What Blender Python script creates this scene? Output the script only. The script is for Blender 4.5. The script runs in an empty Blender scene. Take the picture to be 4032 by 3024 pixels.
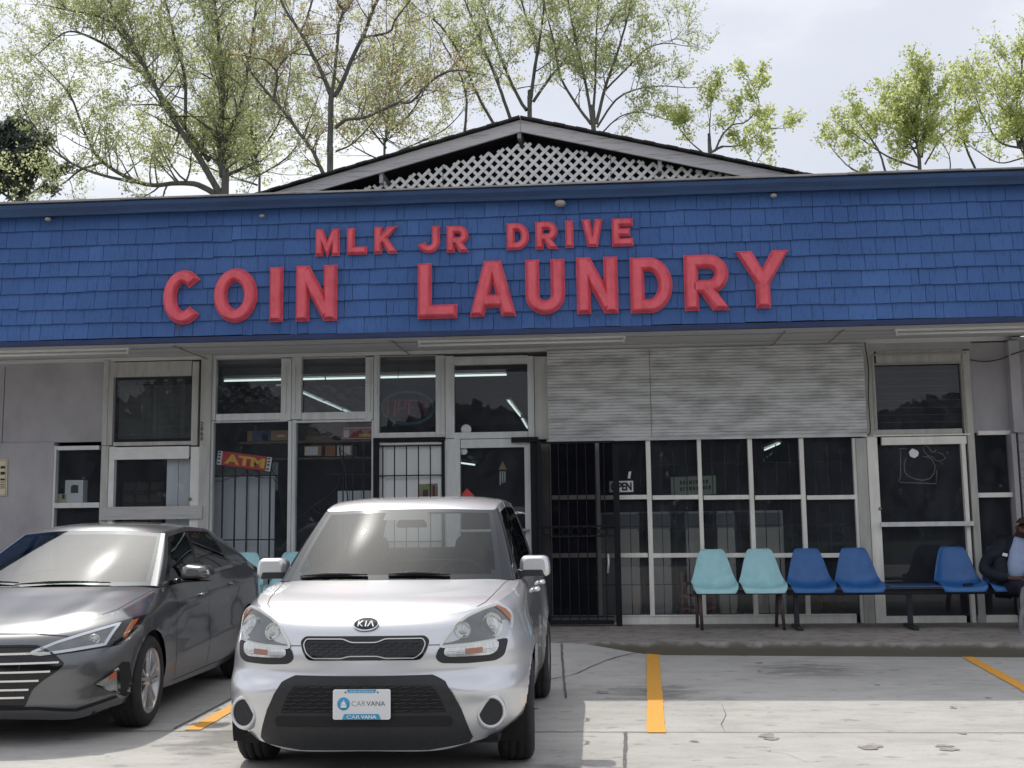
import bpy, bmesh, math, random
import numpy as np
from mathutils import Vector, Matrix
from mathutils.bvhtree import BVHTree

# ------------------------------------------------------------------ camera, sky, sun
SC = bpy.context.scene
COL = SC.collection
CAM_F, CAM_P, CAM_R, CAM_Y, CAM_H = 4886.86, 0.13913, -0.01272, 0.08285, 1.45276   # focal px, pitch, roll, yaw, eye height
CAM_CX, CAM_CY, IMW, IMH = 2024.5, 1343.8, 4032.0, 3024.0
cam_d = bpy.data.cameras.new("camera")
cam = bpy.data.objects.new("camera", cam_d)
COL.objects.link(cam)
SC.camera = cam
_fwd = Vector((-math.sin(CAM_Y) * math.cos(CAM_P), math.cos(CAM_Y) * math.cos(CAM_P), math.sin(CAM_P)))
_rt0 = Vector((math.cos(CAM_Y), math.sin(CAM_Y), 0))
_up0 = _rt0.cross(_fwd)
_rt = _rt0 * math.cos(CAM_R) + _up0 * math.sin(CAM_R)
_up = -_rt0 * math.sin(CAM_R) + _up0 * math.cos(CAM_R)
cam.matrix_world = Matrix(((_rt.x, _up.x, -_fwd.x, 0), (_rt.y, _up.y, -_fwd.y, 0), (_rt.z, _up.z, -_fwd.z, CAM_H), (0, 0, 0, 1)))
cam_d.sensor_fit = 'HORIZONTAL'
cam_d.sensor_width = 36
cam_d.lens = CAM_F * 36 / IMW
cam_d.shift_x = -(CAM_CX - IMW / 2) / IMW
cam_d.shift_y = (CAM_CY - IMH / 2) / IMW
cam_d.clip_start = 0.1
cam_d.clip_end = 2000

SUN_TRAVEL = Vector((0.36, -0.66, -1.0)).normalized()
SUN_EL = math.asin(-SUN_TRAVEL.z)
SUN_AZ = math.atan2(-SUN_TRAVEL.x, -SUN_TRAVEL.y)      # from +Y towards +X
world = bpy.data.worlds.new("World")
SC.world = world
world.use_nodes = True
wn, wl = world.node_tree.nodes, world.node_tree.links
wn.clear()
w_out = wn.new('ShaderNodeOutputWorld')
w_bg = wn.new('ShaderNodeBackground')
w_bg.inputs['Strength'].default_value = 0.1
w_sky = wn.new('ShaderNodeTexSky')
w_sky.sky_type = 'NISHITA'
w_sky.sun_disc = False
w_sky.sun_elevation = SUN_EL
w_sky.sun_rotation = SUN_AZ
w_tc = wn.new('ShaderNodeTexCoord')
w_map = wn.new('ShaderNodeMapping')
w_map.inputs['Scale'].default_value = (1.0, 1.0, 2.1)
w_map.inputs['Location'].default_value = (0.35, 0.2, 0.12)
w_n = wn.new('ShaderNodeTexNoise')
w_n.inputs['Scale'].default_value = 2.3
w_n.inputs['Detail'].default_value = 7
w_n.inputs['Roughness'].default_value = 0.52
w_r = wn.new('ShaderNodeValToRGB')
w_r.color_ramp.elements[0].position = 0.40
w_r.color_ramp.elements[0].color = (6.6, 6.8, 7.6, 1)
w_r.color_ramp.elements[1].position = 0.60
w_r.color_ramp.elements[1].color = (9.0, 9.1, 9.4, 1)
w_e = w_r.color_ramp.elements.new(0.5)
w_e.color = (7.0, 7.25, 8.0, 1)
w_mix = wn.new('ShaderNodeMixRGB')
w_mix.inputs['Fac'].default_value = 0.9
wl.new(w_tc.outputs['Generated'], w_map.inputs['Vector'])
wl.new(w_map.outputs['Vector'], w_n.inputs['Vector'])
wl.new(w_n.outputs['Fac'], w_r.inputs['Fac'])
wl.new(w_sky.outputs['Color'], w_mix.inputs['Color1'])
wl.new(w_r.outputs['Color'], w_mix.inputs['Color2'])
w_dot = wn.new('ShaderNodeVectorMath'); w_dot.operation = 'DOT_PRODUCT'     # thin cloud glows round the sun
w_dot.inputs[1].default_value = tuple(-SUN_TRAVEL)
w_max = wn.new('ShaderNodeMath'); w_max.operation = 'MAXIMUM'; w_max.inputs[1].default_value = 0.0
w_pow = wn.new('ShaderNodeMath'); w_pow.operation = 'POWER'; w_pow.inputs[1].default_value = 26.0
w_mul = wn.new('ShaderNodeMath'); w_mul.operation = 'MULTIPLY'; w_mul.inputs[1].default_value = 24.0
w_add = wn.new('ShaderNodeMixRGB'); w_add.blend_type = 'ADD'; w_add.inputs['Fac'].default_value = 1.0
w_nrm = wn.new('ShaderNodeVectorMath'); w_nrm.operation = 'NORMALIZE'
wl.new(w_tc.outputs['Generated'], w_nrm.inputs[0]); wl.new(w_nrm.outputs['Vector'], w_dot.inputs[0])
wl.new(w_dot.outputs['Value'], w_max.inputs[0]); wl.new(w_max.outputs[0], w_pow.inputs[0]); wl.new(w_pow.outputs[0], w_mul.inputs[0])
w_p2 = wn.new('ShaderNodeMath'); w_p2.operation = 'POWER'; w_p2.inputs[1].default_value = 1400.0
w_m2 = wn.new('ShaderNodeMath'); w_m2.operation = 'MULTIPLY_ADD'; w_m2.inputs[1].default_value = 70.0
wl.new(w_max.outputs[0], w_p2.inputs[0]); wl.new(w_p2.outputs[0], w_m2.inputs[0]); wl.new(w_mul.outputs[0], w_m2.inputs[2])
w_tint = wn.new('ShaderNodeMixRGB'); w_tint.blend_type = 'MULTIPLY'; w_tint.inputs['Fac'].default_value = 1.0; w_tint.inputs['Color2'].default_value = (1.0, .97, .90, 1)
wl.new(w_m2.outputs[0], w_tint.inputs['Color1'])
wl.new(w_mix.outputs['Color'], w_add.inputs['Color1']); wl.new(w_tint.outputs['Color'], w_add.inputs['Color2'])
wl.new(w_add.outputs['Color'], w_bg.inputs['Color'])
wl.new(w_bg.outputs['Background'], w_out.inputs['Surface'])

sun_d = bpy.data.lights.new("sun", 'SUN')
sun_d.energy = 2.45
sun_d.angle = math.radians(0.6)
sun_d.color = (1.0, 0.95, 0.87)
sun = bpy.data.objects.new("sun", sun_d)
COL.objects.link(sun)
sun.location = (-6, 20, 22)
sun.rotation_euler = SUN_TRAVEL.to_track_quat('-Z', 'Y').to_euler()
SC.view_settings.view_transform = 'Standard'
SC.view_settings.look = 'None'
SC.view_settings.exposure = 0.22
SC.view_settings.gamma = 1.0

# ------------------------------------------------------------------ helpers
K = IMW / 2212.0
def ray(x, y):
    v = _rt * ((x * K - CAM_CX) / CAM_F) - _up * ((y * K - CAM_CY) / CAM_F) + _fwd
    return v / v.y
def A(x, y, Y):                      # point of the upright plane at depth Y
    return ray(x, y) * Y + Vector((0, 0, CAM_H))
def G(x, y, z=0.0):                  # point of the level plane at height z
    v = ray(x, y)
    return v * ((z - CAM_H) / v.z) + Vector((0, 0, CAM_H))

OFF = {}
def off_of(p):
    while p is not None:
        if p.name in OFF: return OFF[p.name]
        p = p.parent
    return Vector((0, 0, 0))

def thing(name, label, cat, loc=(0, 0, 0), rotz=0.0, group=None, world_built=True):
    o = bpy.data.objects.new(name, None)
    COL.objects.link(o)
    o.empty_display_size = 0.2
    o.location = loc
    o.rotation_euler = (0, 0, rotz)
    if world_built: OFF[o.name] = Vector(loc)
    return tag(o, label, cat, group)
def tag(o, label=None, cat=None, group=None, kind=None):
    if label: o['label'] = label
    if cat: o['category'] = cat
    if group: o['group'] = group
    if kind: o['kind'] = kind
    return o
def link_mesh(name, me, mat=None, parent=None):
    o = bpy.data.objects.new(name, me)
    COL.objects.link(o)
    if mat is not None:
        for m in (mat if isinstance(mat, (list, tuple)) else [mat]): me.materials.append(m)
    if parent is not None: o.parent = parent
    return o
def copy_tree(o, parent=None):
    c = o.copy()
    COL.objects.link(c)
    c.parent = parent
    for ch in [k for k in bpy.data.objects if k.parent == o]: copy_tree(ch, c)
    return c

class MB:
    def __init__(s):
        s.v, s.f, s.mi, s.sm, s.marks = [], [], [], [], []
    def add(s, vs, fs, mi=0, smooth=False):
        b = len(s.v); s.marks.append((b, len(s.f)))
        s.v.extend([tuple(q) for q in vs])
        for f in fs:
            s.f.append(tuple(i + b for i in f)); s.mi.append(mi); s.sm.append(smooth)
    def box(s, x0, x1, y0, y1, z0, z1, mi=0):
        if x0 > x1: x0, x1 = x1, x0
        if y0 > y1: y0, y1 = y1, y0
        if z0 > z1: z0, z1 = z1, z0
        s.add([(x0, y0, z0), (x1, y0, z0), (x1, y1, z0), (x0, y1, z0), (x0, y0, z1), (x1, y0, z1), (x1, y1, z1), (x0, y1, z1)],
              [(0, 3, 2, 1), (4, 5, 6, 7), (0, 1, 5, 4), (1, 2, 6, 5), (2, 3, 7, 6), (3, 0, 4, 7)], mi)
    def obox(s, c, ax, ay, az, mi=0):       # box by centre and three half-axis vectors
        c, ax, ay, az = Vector(c), Vector(ax), Vector(ay), Vector(az)
        vs = [c + sx * ax + sy * ay + sz * az for sz in (-1, 1) for sx, sy in ((-1, -1), (1, -1), (1, 1), (-1, 1))]
        s.add(vs, [(0, 3, 2, 1), (4, 5, 6, 7), (0, 1, 5, 4), (1, 2, 6, 5), (2, 3, 7, 6), (3, 0, 4, 7)], mi)
    def tube(s, pts, r, n=8, cap=True, mi=0, smooth=True):
        pts = [Vector(p) for p in pts]
        rs = r if isinstance(r, (list, tuple)) else [r] * len(pts)
        vs, fs = [], []
        pn = None
        for i, p in enumerate(pts):
            t = (pts[min(i + 1, len(pts) - 1)] - pts[max(i - 1, 0)]).normalized()
            if pn is None:
                a = Vector((0, 0, 1)) if abs(t.z) < .9 else Vector((1, 0, 0))
                pn = t.cross(a).normalized()
            else:
                pn = (pn - t * pn.dot(t))
                pn = pn.normalized() if pn.length > 1e-6 else t.orthogonal().normalized()
            q = t.cross(pn)
            for k in range(n):
                a = 2 * math.pi * k / n
                vs.append(p + (pn * math.cos(a) + q * math.sin(a)) * rs[i])
        for i in range(len(pts) - 1):
            for k in range(n):
                fs.append((i * n + k, i * n + (k + 1) % n, (i + 1) * n + (k + 1) % n, (i + 1) * n + k))
        if cap:
            fs.append(tuple(reversed(range(n)))); fs.append(tuple(range((len(pts) - 1) * n, len(pts) * n)))
        s.add(vs, fs, mi, smooth)
    def lathe(s, prof, n=32, axis='x', c=(0, 0, 0), mi=0, smooth=True, close=False):  # prof: (along, radius)
        vs, fs = [], []
        for a_, r_ in prof:
            for k in range(n):
                t = 2 * math.pi * k / n
                u, w = r_ * math.cos(t), r_ * math.sin(t)
                p = {'x': (a_, u, w), 'y': (u, a_, w), 'z': (u, w, a_)}[axis]
                vs.append((p[0] + c[0], p[1] + c[1], p[2] + c[2]))
        m = len(prof)
        for i in range(m - 1 + (1 if close else 0)):
            j = (i + 1) % m
            for k in range(n):
                fs.append((i * n + k, i * n + (k + 1) % n, j * n + (k + 1) % n, j * n + k))
        s.add(vs, fs, mi, smooth)
    def prism(s, poly, axis, a0, a1, mi=0, smooth=False):     # poly of 2-D points extruded along an axis
        n = len(poly)
        def P(u, w, a): return {'x': (a, u, w), 'y': (u, a, w), 'z': (u, w, a)}[axis]
        vs = [P(u, w, a0) for u, w in poly] + [P(u, w, a1) for u, w in poly]
        fs = [tuple(range(n)), tuple(range(2 * n - 1, n - 1, -1))] + [(i, (i + 1) % n, n + (i + 1) % n, n + i) for i in range(n)]
        s.add(vs, fs, mi, smooth)
    def grid(s, arr, mi=0, smooth=True, flip=False):          # arr: R x K x 3
        R, Kk = len(arr), len(arr[0])
        vs = [tuple(p) for row in arr for p in row]
        fs = []
        for i in range(R - 1):
            for j in range(Kk - 1):
                f = (i * Kk + j, i * Kk + j + 1, (i + 1) * Kk + j + 1, (i + 1) * Kk + j)
                fs.append(tuple(reversed(f)) if flip else f)
        s.add(vs, fs, mi, smooth)
    def mesh(s, name, off=None, fix=False, merge=0):
        me = bpy.data.meshes.new(name)
        vs = s.v
        if off is not None and off.length > 0: vs = [(v[0] - off.x, v[1] - off.y, v[2] - off.z) for v in vs]
        me.from_pydata(vs, [], s.f)
        me.polygons.foreach_set('material_index', s.mi)
        me.polygons.foreach_set('use_smooth', s.sm)
        if fix or merge:
            bm = bmesh.new(); bm.from_mesh(me)
            if merge: bmesh.ops.remove_doubles(bm, verts=bm.verts, dist=merge)
            if fix: bmesh.ops.recalc_face_normals(bm, faces=bm.faces)
            bm.to_mesh(me); bm.free()
        me.update()
        return me
    def build(s, name, mat, parent=None, fix=True, merge=0, bevel=0):
        me = s.mesh(name, off_of(parent), fix, merge)
        o = link_mesh(name, me, mat, parent)
        if bevel:
            m = o.modifiers.new('bevel', 'BEVEL'); m.width = bevel; m.segments = 2; m.limit_method = 'ANGLE'; m.angle_limit = math.radians(40)
        return o

    def build_each(s, name, mat, parent=None, per=1, **kw):    # every piece (or every PER pieces) an object of its own
        out = []; m = s.marks[::per] + [(len(s.v), len(s.f))]
        for (v0, f0), (v1, f1) in zip(m[:-1], m[1:]):
            q = MB(); q.v = s.v[v0:v1]; q.f = [tuple(i - v0 for i in f) for f in s.f[f0:f1]]; q.mi = s.mi[f0:f1]; q.sm = s.sm[f0:f1]
            out.append(q.build(name, mat, parent, **kw))
        return out
# ------------------------------------------------------------------ materials
def principled(m): return m.node_tree.nodes['Principled BSDF']
def mat(name, col, rough=.6, metal=0.0, var=0.12, scale=6.0, bump=0.0, bscale=None, spec=.5, detail=5, coat=0.0, stretch=None, coords='Object', col2=None, lo=.3, hi=.7):
    m = bpy.data.materials.new(name); m.use_nodes = True
    nt = m.node_tree; b = principled(m)
    b.inputs['Roughness'].default_value = rough
    b.inputs['Metallic'].default_value = metal
    b.inputs['Specular IOR Level'].default_value = spec
    b.inputs['Coat Weight'].default_value = coat
    b.inputs['Coat Roughness'].default_value = .04
    b.inputs['Base Color'].default_value = (*col, 1)
    if var > 0 or col2:
        tc = nt.nodes.new('ShaderNodeTexCoord'); n = nt.nodes.new('ShaderNodeTexNoise')
        mp = nt.nodes.new('ShaderNodeMapping')
        if stretch: mp.inputs['Scale'].default_value = stretch
        n.inputs['Scale'].default_value = scale; n.inputs['Detail'].default_value = detail; n.inputs['Roughness'].default_value = .6
        r = nt.nodes.new('ShaderNodeValToRGB')
        c0 = col2 if col2 else tuple(c * (1 - var) for c in col)
        c1 = col if col2 else tuple(min(1, c * (1 + var)) for c in col)
        r.color_ramp.elements[0].position = lo; r.color_ramp.elements[1].position = hi
        r.color_ramp.elements[0].color = (*c0, 1); r.color_ramp.elements[1].color = (*c1, 1)
        nt.links.new(tc.outputs[coords], mp.inputs['Vector']); nt.links.new(mp.outputs['Vector'], n.inputs['Vector'])
        nt.links.new(n.outputs['Fac'], r.inputs['Fac']); nt.links.new(r.outputs['Color'], b.inputs['Base Color'])
        if bump:
            n2 = n
            if bscale:
                n2 = nt.nodes.new('ShaderNodeTexNoise'); n2.inputs['Scale'].default_value = bscale; n2.inputs['Detail'].default_value = 6
                nt.links.new(mp.outputs['Vector'], n2.inputs['Vector'])
            bp = nt.nodes.new('ShaderNodeBump'); bp.inputs['Strength'].default_value = bump; bp.inputs['Distance'].default_value = .02
            nt.links.new(n2.outputs['Fac'], bp.inputs['Height']); nt.links.new(bp.outputs['Normal'], b.inputs['Normal'])
    return m
def glass(name, tint, ior=1.5, rough=0.0, haze=0.0):
    m = bpy.data.materials.new(name); m.use_nodes = True
    nt = m.node_tree; nt.nodes.remove(principled(m))
    out = nt.nodes['Material Output']
    fr = nt.nodes.new('ShaderNodeFresnel'); gm = nt.nodes.new('ShaderNodeNewGeometry'); mr = nt.nodes.new('ShaderNodeMapRange')
    mr.inputs['To Min'].default_value = ior; mr.inputs['To Max'].default_value = 1 / ior      # same gloss whichever way the pane is wound
    nt.links.new(gm.outputs['Backfacing'], mr.inputs['Value']); nt.links.new(mr.outputs['Result'], fr.inputs['IOR'])
    tr = nt.nodes.new('ShaderNodeBsdfTransparent'); tr.inputs['Color'].default_value = (*tint, 1)
    gl = nt.nodes.new('ShaderNodeBsdfGlossy'); gl.inputs['Roughness'].default_value = rough
    mx = nt.nodes.new('ShaderNodeMixShader')
    nt.links.new(fr.outputs['Fac'], mx.inputs['Fac']); nt.links.new(tr.outputs[0], mx.inputs[1]); nt.links.new(gl.outputs[0], mx.inputs[2])
    if haze:                                   # pale smeared film added to lift the dark panes with grey haze
        tc = nt.nodes.new('ShaderNodeTexCoord'); mp = nt.nodes.new('ShaderNodeMapping'); mp.inputs['Scale'].default_value = (1, 1, .45); mp.inputs['Rotation'].default_value = (0, .5, 0)
        n = nt.nodes.new('ShaderNodeTexNoise'); n.inputs['Scale'].default_value = 3.2; n.inputs['Detail'].default_value = 9; n.inputs['Roughness'].default_value = .65; n.inputs['Distortion'].default_value = .8
        mr2 = nt.nodes.new('ShaderNodeMapRange'); mr2.inputs['From Min'].default_value = .25; mr2.inputs['From Max'].default_value = .75; mr2.inputs['To Min'].default_value = haze * .45; mr2.inputs['To Max'].default_value = haze * 1.7
        df = nt.nodes.new('ShaderNodeBsdfDiffuse'); df.inputs['Color'].default_value = (.42, .46, .56, 1); m3 = nt.nodes.new('ShaderNodeMixShader')
        nt.links.new(tc.outputs['Object'], mp.inputs['Vector']); nt.links.new(mp.outputs['Vector'], n.inputs['Vector']); nt.links.new(n.outputs['Fac'], mr2.inputs['Value'])
        nt.links.new(mr2.outputs['Result'], m3.inputs['Fac']); nt.links.new(mx.outputs[0], m3.inputs[1]); nt.links.new(df.outputs[0], m3.inputs[2]); mx = m3
    nt.links.new(mx.outputs[0], out.inputs['Surface'])
    return m
def emit(name, col, strength):
    m = bpy.data.materials.new(name); m.use_nodes = True
    b = principled(m); b.inputs['Base Color'].default_value = (*col, 1)
    b.inputs['Emission Color'].default_value = (*col, 1); b.inputs['Emission Strength'].default_value = strength
    return m

_dg = None
def text_mesh(body, extrude=.001, offset=0.0, bevel=0.0, bres=1, res=6):
    cu = bpy.data.curves.new('lettering', 'FONT'); cu.body = body; cu.size = 1.0; cu.extrude = extrude; cu.offset = offset
    cu.bevel_depth = bevel; cu.bevel_resolution = bres; cu.resolution_u = res; cu.align_x = 'CENTER'
    ob = bpy.data.objects.new('lettering', cu); COL.objects.link(ob)
    bpy.context.view_layer.update()
    me = bpy.data.meshes.new_from_object(ob, depsgraph=bpy.context.evaluated_depsgraph_get())
    bpy.data.objects.remove(ob); bpy.data.curves.remove(cu)
    co = np.empty(len(me.vertices) * 3); me.vertices.foreach_get('co', co); co = co.reshape(-1, 3)
    fs = [tuple(p.vertices) for p in me.polygons]
    bpy.data.meshes.remove(me)
    return co, fs            # x along the text, y up, z out of the page
def put_text(mb, body, x0, x1, z0, z1, y, depth=.002, mi=0, offset=0.0, bevel=0, tf=None, keep_aspect=False):
    """lettering fitted to a box of the upright plane facing -Y; its back lies at depth y"""
    co, fs = text_mesh(body, extrude=.5, offset=offset)
    mn, mxv = co.min(0), co.max(0)
    vs = []
    for c in co:
        u = (c - mn) / np.maximum(mxv - mn, 1e-9)
        p = Vector((x0 + u[0] * (x1 - x0), y - u[2] * depth, z0 + u[1] * (z1 - z0)))
        vs.append(tf(p) if tf else p)
    mb.add(vs, fs, mi)

# ------------------------------------------------------------------ ground
YW = 15.35                                   # storefront plane
ZS = 0.133                                   # sidewalk height
rnd = random.Random(7)

def concrete(name, base, dark, joints=False, stain=.5, sc=1.0):
    m = bpy.data.materials.new(name); m.use_nodes = True
    nt = m.node_tree; b = principled(m); L = nt.links.new
    tc = nt.nodes.new('ShaderNodeTexCoord')
    def noise(s, d=6, r=.6, st=(1, 1, 1)):
        mp = nt.nodes.new('ShaderNodeMapping'); mp.inputs['Scale'].default_value = st
        n = nt.nodes.new('ShaderNodeTexNoise'); n.inputs['Scale'].default_value = s; n.inputs['Detail'].default_value = d; n.inputs['Roughness'].default_value = r
        L(tc.outputs['Object'], mp.inputs['Vector']); L(mp.outputs['Vector'], n.inputs['Vector']); return n
    def ramp(n, p0, p1, c0, c1):
        r = nt.nodes.new('ShaderNodeValToRGB'); r.color_ramp.elements[0].position = p0; r.color_ramp.elements[1].position = p1
        r.color_ramp.elements[0].color = (*c0, 1); r.color_ramp.elements[1].color = (*c1, 1); L(n.outputs['Fac'], r.inputs['Fac']); return r
    def mul(a, c, f=1.0):
        x = nt.nodes.new('ShaderNodeMixRGB'); x.blend_type = 'MULTIPLY'; x.inputs['Fac'].default_value = f
        L(a.outputs['Color'], x.inputs['Color1']); L(c.outputs['Color'], x.inputs['Color2']); return x
    c = ramp(noise(.55 * sc, 8, .62), .32, .68, dark, base)
    c = mul(c, ramp(noise(2.2 * sc, 8, .7, (1, 2.2, 1)), .36, .56, (.74, .74, .75), (1, 1, 1)), stain)
    c = mul(c, ramp(noise(5.5 * sc, 3, .5, (1, 1.6, 1)), .30, .37, (.5, .49, .48), (1, 1, 1)), stain)
    c = mul(c, ramp(noise(48, 4, .7), .3, .75, (.86, .86, .86), (1.06, 1.06, 1.06)), .8)
    c = mul(c, ramp(noise(150, 2, .6), .3, .7, (.9, .9, .9), (1.05, 1.05, 1.05)), .8)
    L(c.outputs['Color'], b.inputs['Base Color'])
    b.inputs['Roughness'].default_value = .82; b.inputs['Specular IOR Level'].default_value = .35
    bp = nt.nodes.new('ShaderNodeBump'); bp.inputs['Strength'].default_value = .25; bp.inputs['Distance'].default_value = .01
    L(noise(60, 5, .7).outputs['Fac'], bp.inputs['Height']); L(bp.outputs['Normal'], b.inputs['Normal'])
    return m
M_lot = concrete('lot_concrete', (.53, .515, .48), (.415, .405, .38), stain=.6)
M_walk = concrete('walk_concrete', (.36, .33, .30), (.25, .232, .215), sc=1.6, stain=.6)
M_grass = mat('grass_ground', (.09, .12, .05), .9, var=.4, scale=1.5)
M_road = mat('asphalt', (.055, .055, .058), .9, var=.25, scale=3)
M_joint = mat('joint_dark', (.13, .126, .12), .9, var=.4, scale=20)
M_yellow = mat('yellow_paint', (.74, .36, .045), .7, var=.12, scale=22, col2=(.50, .33, .14), lo=.30, hi=.44, bump=.15, bscale=60, detail=8)

g = MB(); g.add([(-400, -400, -.012), (400, -400, -.012), (400, 400, -.012), (-400, 400, -.012)], [(0, 1, 2, 3)])
tag(g.build('ground', M_grass), kind='structure')
g = MB(); g.add([(-300, -14, -.006), (300, -14, -.006), (300, -4, -.006), (-300, -4, -.006)], [(0, 1, 2, 3)])
tag(g.build('road', M_road), kind='structure')

def curb_y(x): return 13.22 - .085 * max(0.0, x - .5)
def lot_z(x, y):
    t = min(1, max(0, (y - 11.7) / (13.15 - 11.7)))
    s = min(1, max(0, (.42 - x) / 1.0)); s = s * s * (3 - 2 * s)
    return (ZS - .006) * t * s
g = MB()
xs = [-40, -20, -12, -9, -7, -5, -4, -3, -2, -1.4, -1.0, -.8, -.6, -.4, -.2, 0, .2, .42, .6, 1, 2, 4, 8, 12, 20, 40]
ys = [-4, 0, 4, 7, 9, 10.5, 11.2, 11.7, 12.0, 12.4, 12.8, 13.0, 13.12, 13.5]
g.grid([[(x, y, lot_z(x, y)) for x in xs] for y in ys])
tag(g.build('parking_lot', M_lot), kind='structure')

# sidewalk slab with worn rounded edge
g = MB()
xs = [-14 + .09 * i for i in range(0, 320)]
prof = [(0.0, -.02), (0.004, .05), (.0, .085), (.012, .112), (.03, .127), (.06, .133), (.4, .133), (2.4, .133)]
rr = random.Random(3)
nz = [rr.uniform(-1, 1) for _ in xs]
arr = []
for j, (dy, z) in enumerate(prof):
    row = []
    for i, x in enumerate(xs):
        wob = (nz[i] * .5 + nz[(i * 7 + j * 3) % len(xs)] * .5) * (.012 if j in (1, 2, 3) else .006 if j in (4,) else 0)
        Y = curb_y(x) + dy + wob if dy < 2 else 18.0
        row.append((x, Y, z + (wob * .5 if j in (3, 4) else 0)))
    arr.append(row)
g.grid(arr)
def walk_mat():
    m = M_walk.copy(); nt = m.node_tree; b = principled(m); L = nt.links.new
    src = b.inputs['Base Color'].links[0].from_socket
    geo = nt.nodes.new('ShaderNodeNewGeometry'); sep = nt.nodes.new('ShaderNodeSeparateXYZ')
    L(geo.outputs['Position'], sep.inputs['Vector'])
    n = nt.nodes.new('ShaderNodeTexNoise'); n.inputs['Scale'].default_value = 7; n.inputs['Detail'].default_value = 8
    tc = nt.nodes.new('ShaderNodeTexCoord'); L(tc.outputs['Object'], n.inputs['Vector'])
    ma = nt.nodes.new('ShaderNodeMath'); ma.operation = 'MULTIPLY_ADD'; ma.inputs[1].default_value = .16
    L(n.outputs['Fac'], ma.inputs[0]); L(sep.outputs['Z'], ma.inputs[2])
    mr = nt.nodes.new('ShaderNodeMapRange'); mr.inputs['From Min'].default_value = .172; mr.inputs['From Max'].default_value = .212
    L(ma.outputs[0], mr.inputs['Value'])
    mx = nt.nodes.new('ShaderNodeMixRGB'); mx.inputs['Color1'].default_value = (.115, .108, .085, 1)
    L(mr.outputs['Result'], mx.inputs['Fac']); L(src, mx.inputs['Color2']); L(mx.outputs['Color'], b.inputs['Base Color'])
    return m
tag(g.build('sidewalk', walk_mat()), kind='structure')

def strip(pts, w, z=.004, jitter=0.0, mb=None, seed=1):
    mb = mb or MB(); r = random.Random(seed)
    P = []
    for i in range(len(pts) - 1):
        a, b_ = Vector(pts[i]), Vector(pts[i + 1]); n = max(1, int((b_ - a).length / .12))
        P += [a.lerp(b_, k / n) for k in range(n)]
    P.append(Vector(pts[-1]))
    L_, R_ = [], []
    for i, p in enumerate(P):
        t = (P[min(i + 1, len(P) - 1)] - P[max(i - 1, 0)]); t.z = 0; t.normalize(); n = Vector((-t.y, t.x, 0))
        wl_, wr_ = w / 2 * (1 + r.uniform(-jitter, jitter)), w / 2 * (1 + r.uniform(-jitter, jitter))
        off = n * r.uniform(-jitter, jitter) * w * .5
        for lst, q in ((L_, p + off + n * wl_), (R_, p + off - n * wr_)):
            lst.append((q.x, q.y, lot_z(q.x, q.y) + z))
    mb.grid([L_, R_], smooth=False)
    return mb
# slab joints and hairline cracks
j = MB()
strip([(-14, 8.66, 0), (14, 8.62, 0)], .012, .004, .35, j, 1)
strip([(.0, 8.63, 0), (-.03, 5.0, 0)], .022, .0045, .3, j, 2)
strip([(-.47, 10.2, 0), (-.55, 11.6, 0), (-.64, 13.15, 0)], .02, .0042, .25, j, 3)
strip([G(1165, 1473), G(1250, 1455), G(1330, 1430), G(1392, 1411)], .012, .004, .5, j, 4)
strip([G(376, 1575), G(440, 1541), G(497, 1511), G(520, 1497)], .02, .0042, .3, j, 5)
strip([G(1560, 1523), G(1568, 1545), G(1558, 1565), G(1566, 1582)], .004, .0044, .9, j, 6)
strip([G(1640, 1620), G(1700, 1630), G(1745, 1648)], .004, .0044, .9, j, 7)
strip([G(150, 1583), G(376, 1578)], .008, .0042, .4, j, 9)
tag(j.build('slab_joints', M_joint), kind='structure')
# oil spots and gum
M_stain = mat('oil_stain', (.27, .255, .23), .85, var=.4, scale=30)
M_stain2 = mat('faint_stain', (.25, .24, .225), .85, var=.25, scale=18)
st = MB(); st2 = MB()
def blob(mb, c, rx, ry, seed, z=.0043):
    r = random.Random(seed); n = 22; ph = [r.uniform(0, 6.28) for _ in range(4)]
    pts = []
    for k in range(n):
        a = 2 * math.pi * k / n
        q = 1 + .22 * math.sin(2 * a + ph[0]) + .16 * math.sin(3 * a + ph[1]) + .14 * math.sin(5 * a + ph[2]) + r.uniform(-.08, .08)
        pts.append((c[0] + rx * q * math.cos(a), c[1] + ry * q * math.sin(a), lot_z(c[0], c[1]) + z))
    mb.add(pts, [tuple(range(n))])
for i, (x, y, rx, ry) in enumerate([(1657, 1590, .055, .07), (1668, 1597, .04, .05), (1880, 1615, .07, .08), (2040, 1612, .045, .05), (2050, 1620, .05, .05),
        (1500, 1602, .03, .03), (2080, 1585, .03, .03), (1300, 1496, .045, .09), (1640, 1432, .03, .06), (1895, 1480, .02, .03), (1640, 1450, .02, .04), (2135, 1508, .02, .03)]):
    c = G(x, y); blob(st, c, rx, ry, i)
for i, (x, y, rx, ry) in enumerate([(1380, 1500, .08, .1), (1620, 1450, .16, .35), (1560, 1440, .2, .2), (1700, 1462, .15, .25), (1490, 1560, .1, .05), (1760, 1600, .1, .12),
        (1950, 1570, .1, .08), (1460, 1480, .1, .2), (1850, 1450, .1, .2), (1580, 1550, .06, .06), (1640, 1540, .07, .05)]):
    c = G(x, y); blob(st2, c, rx * .6, ry * .6, 40 + i, .0041)
tag(st.build('oil_spots', M_stain), kind='structure')
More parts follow.
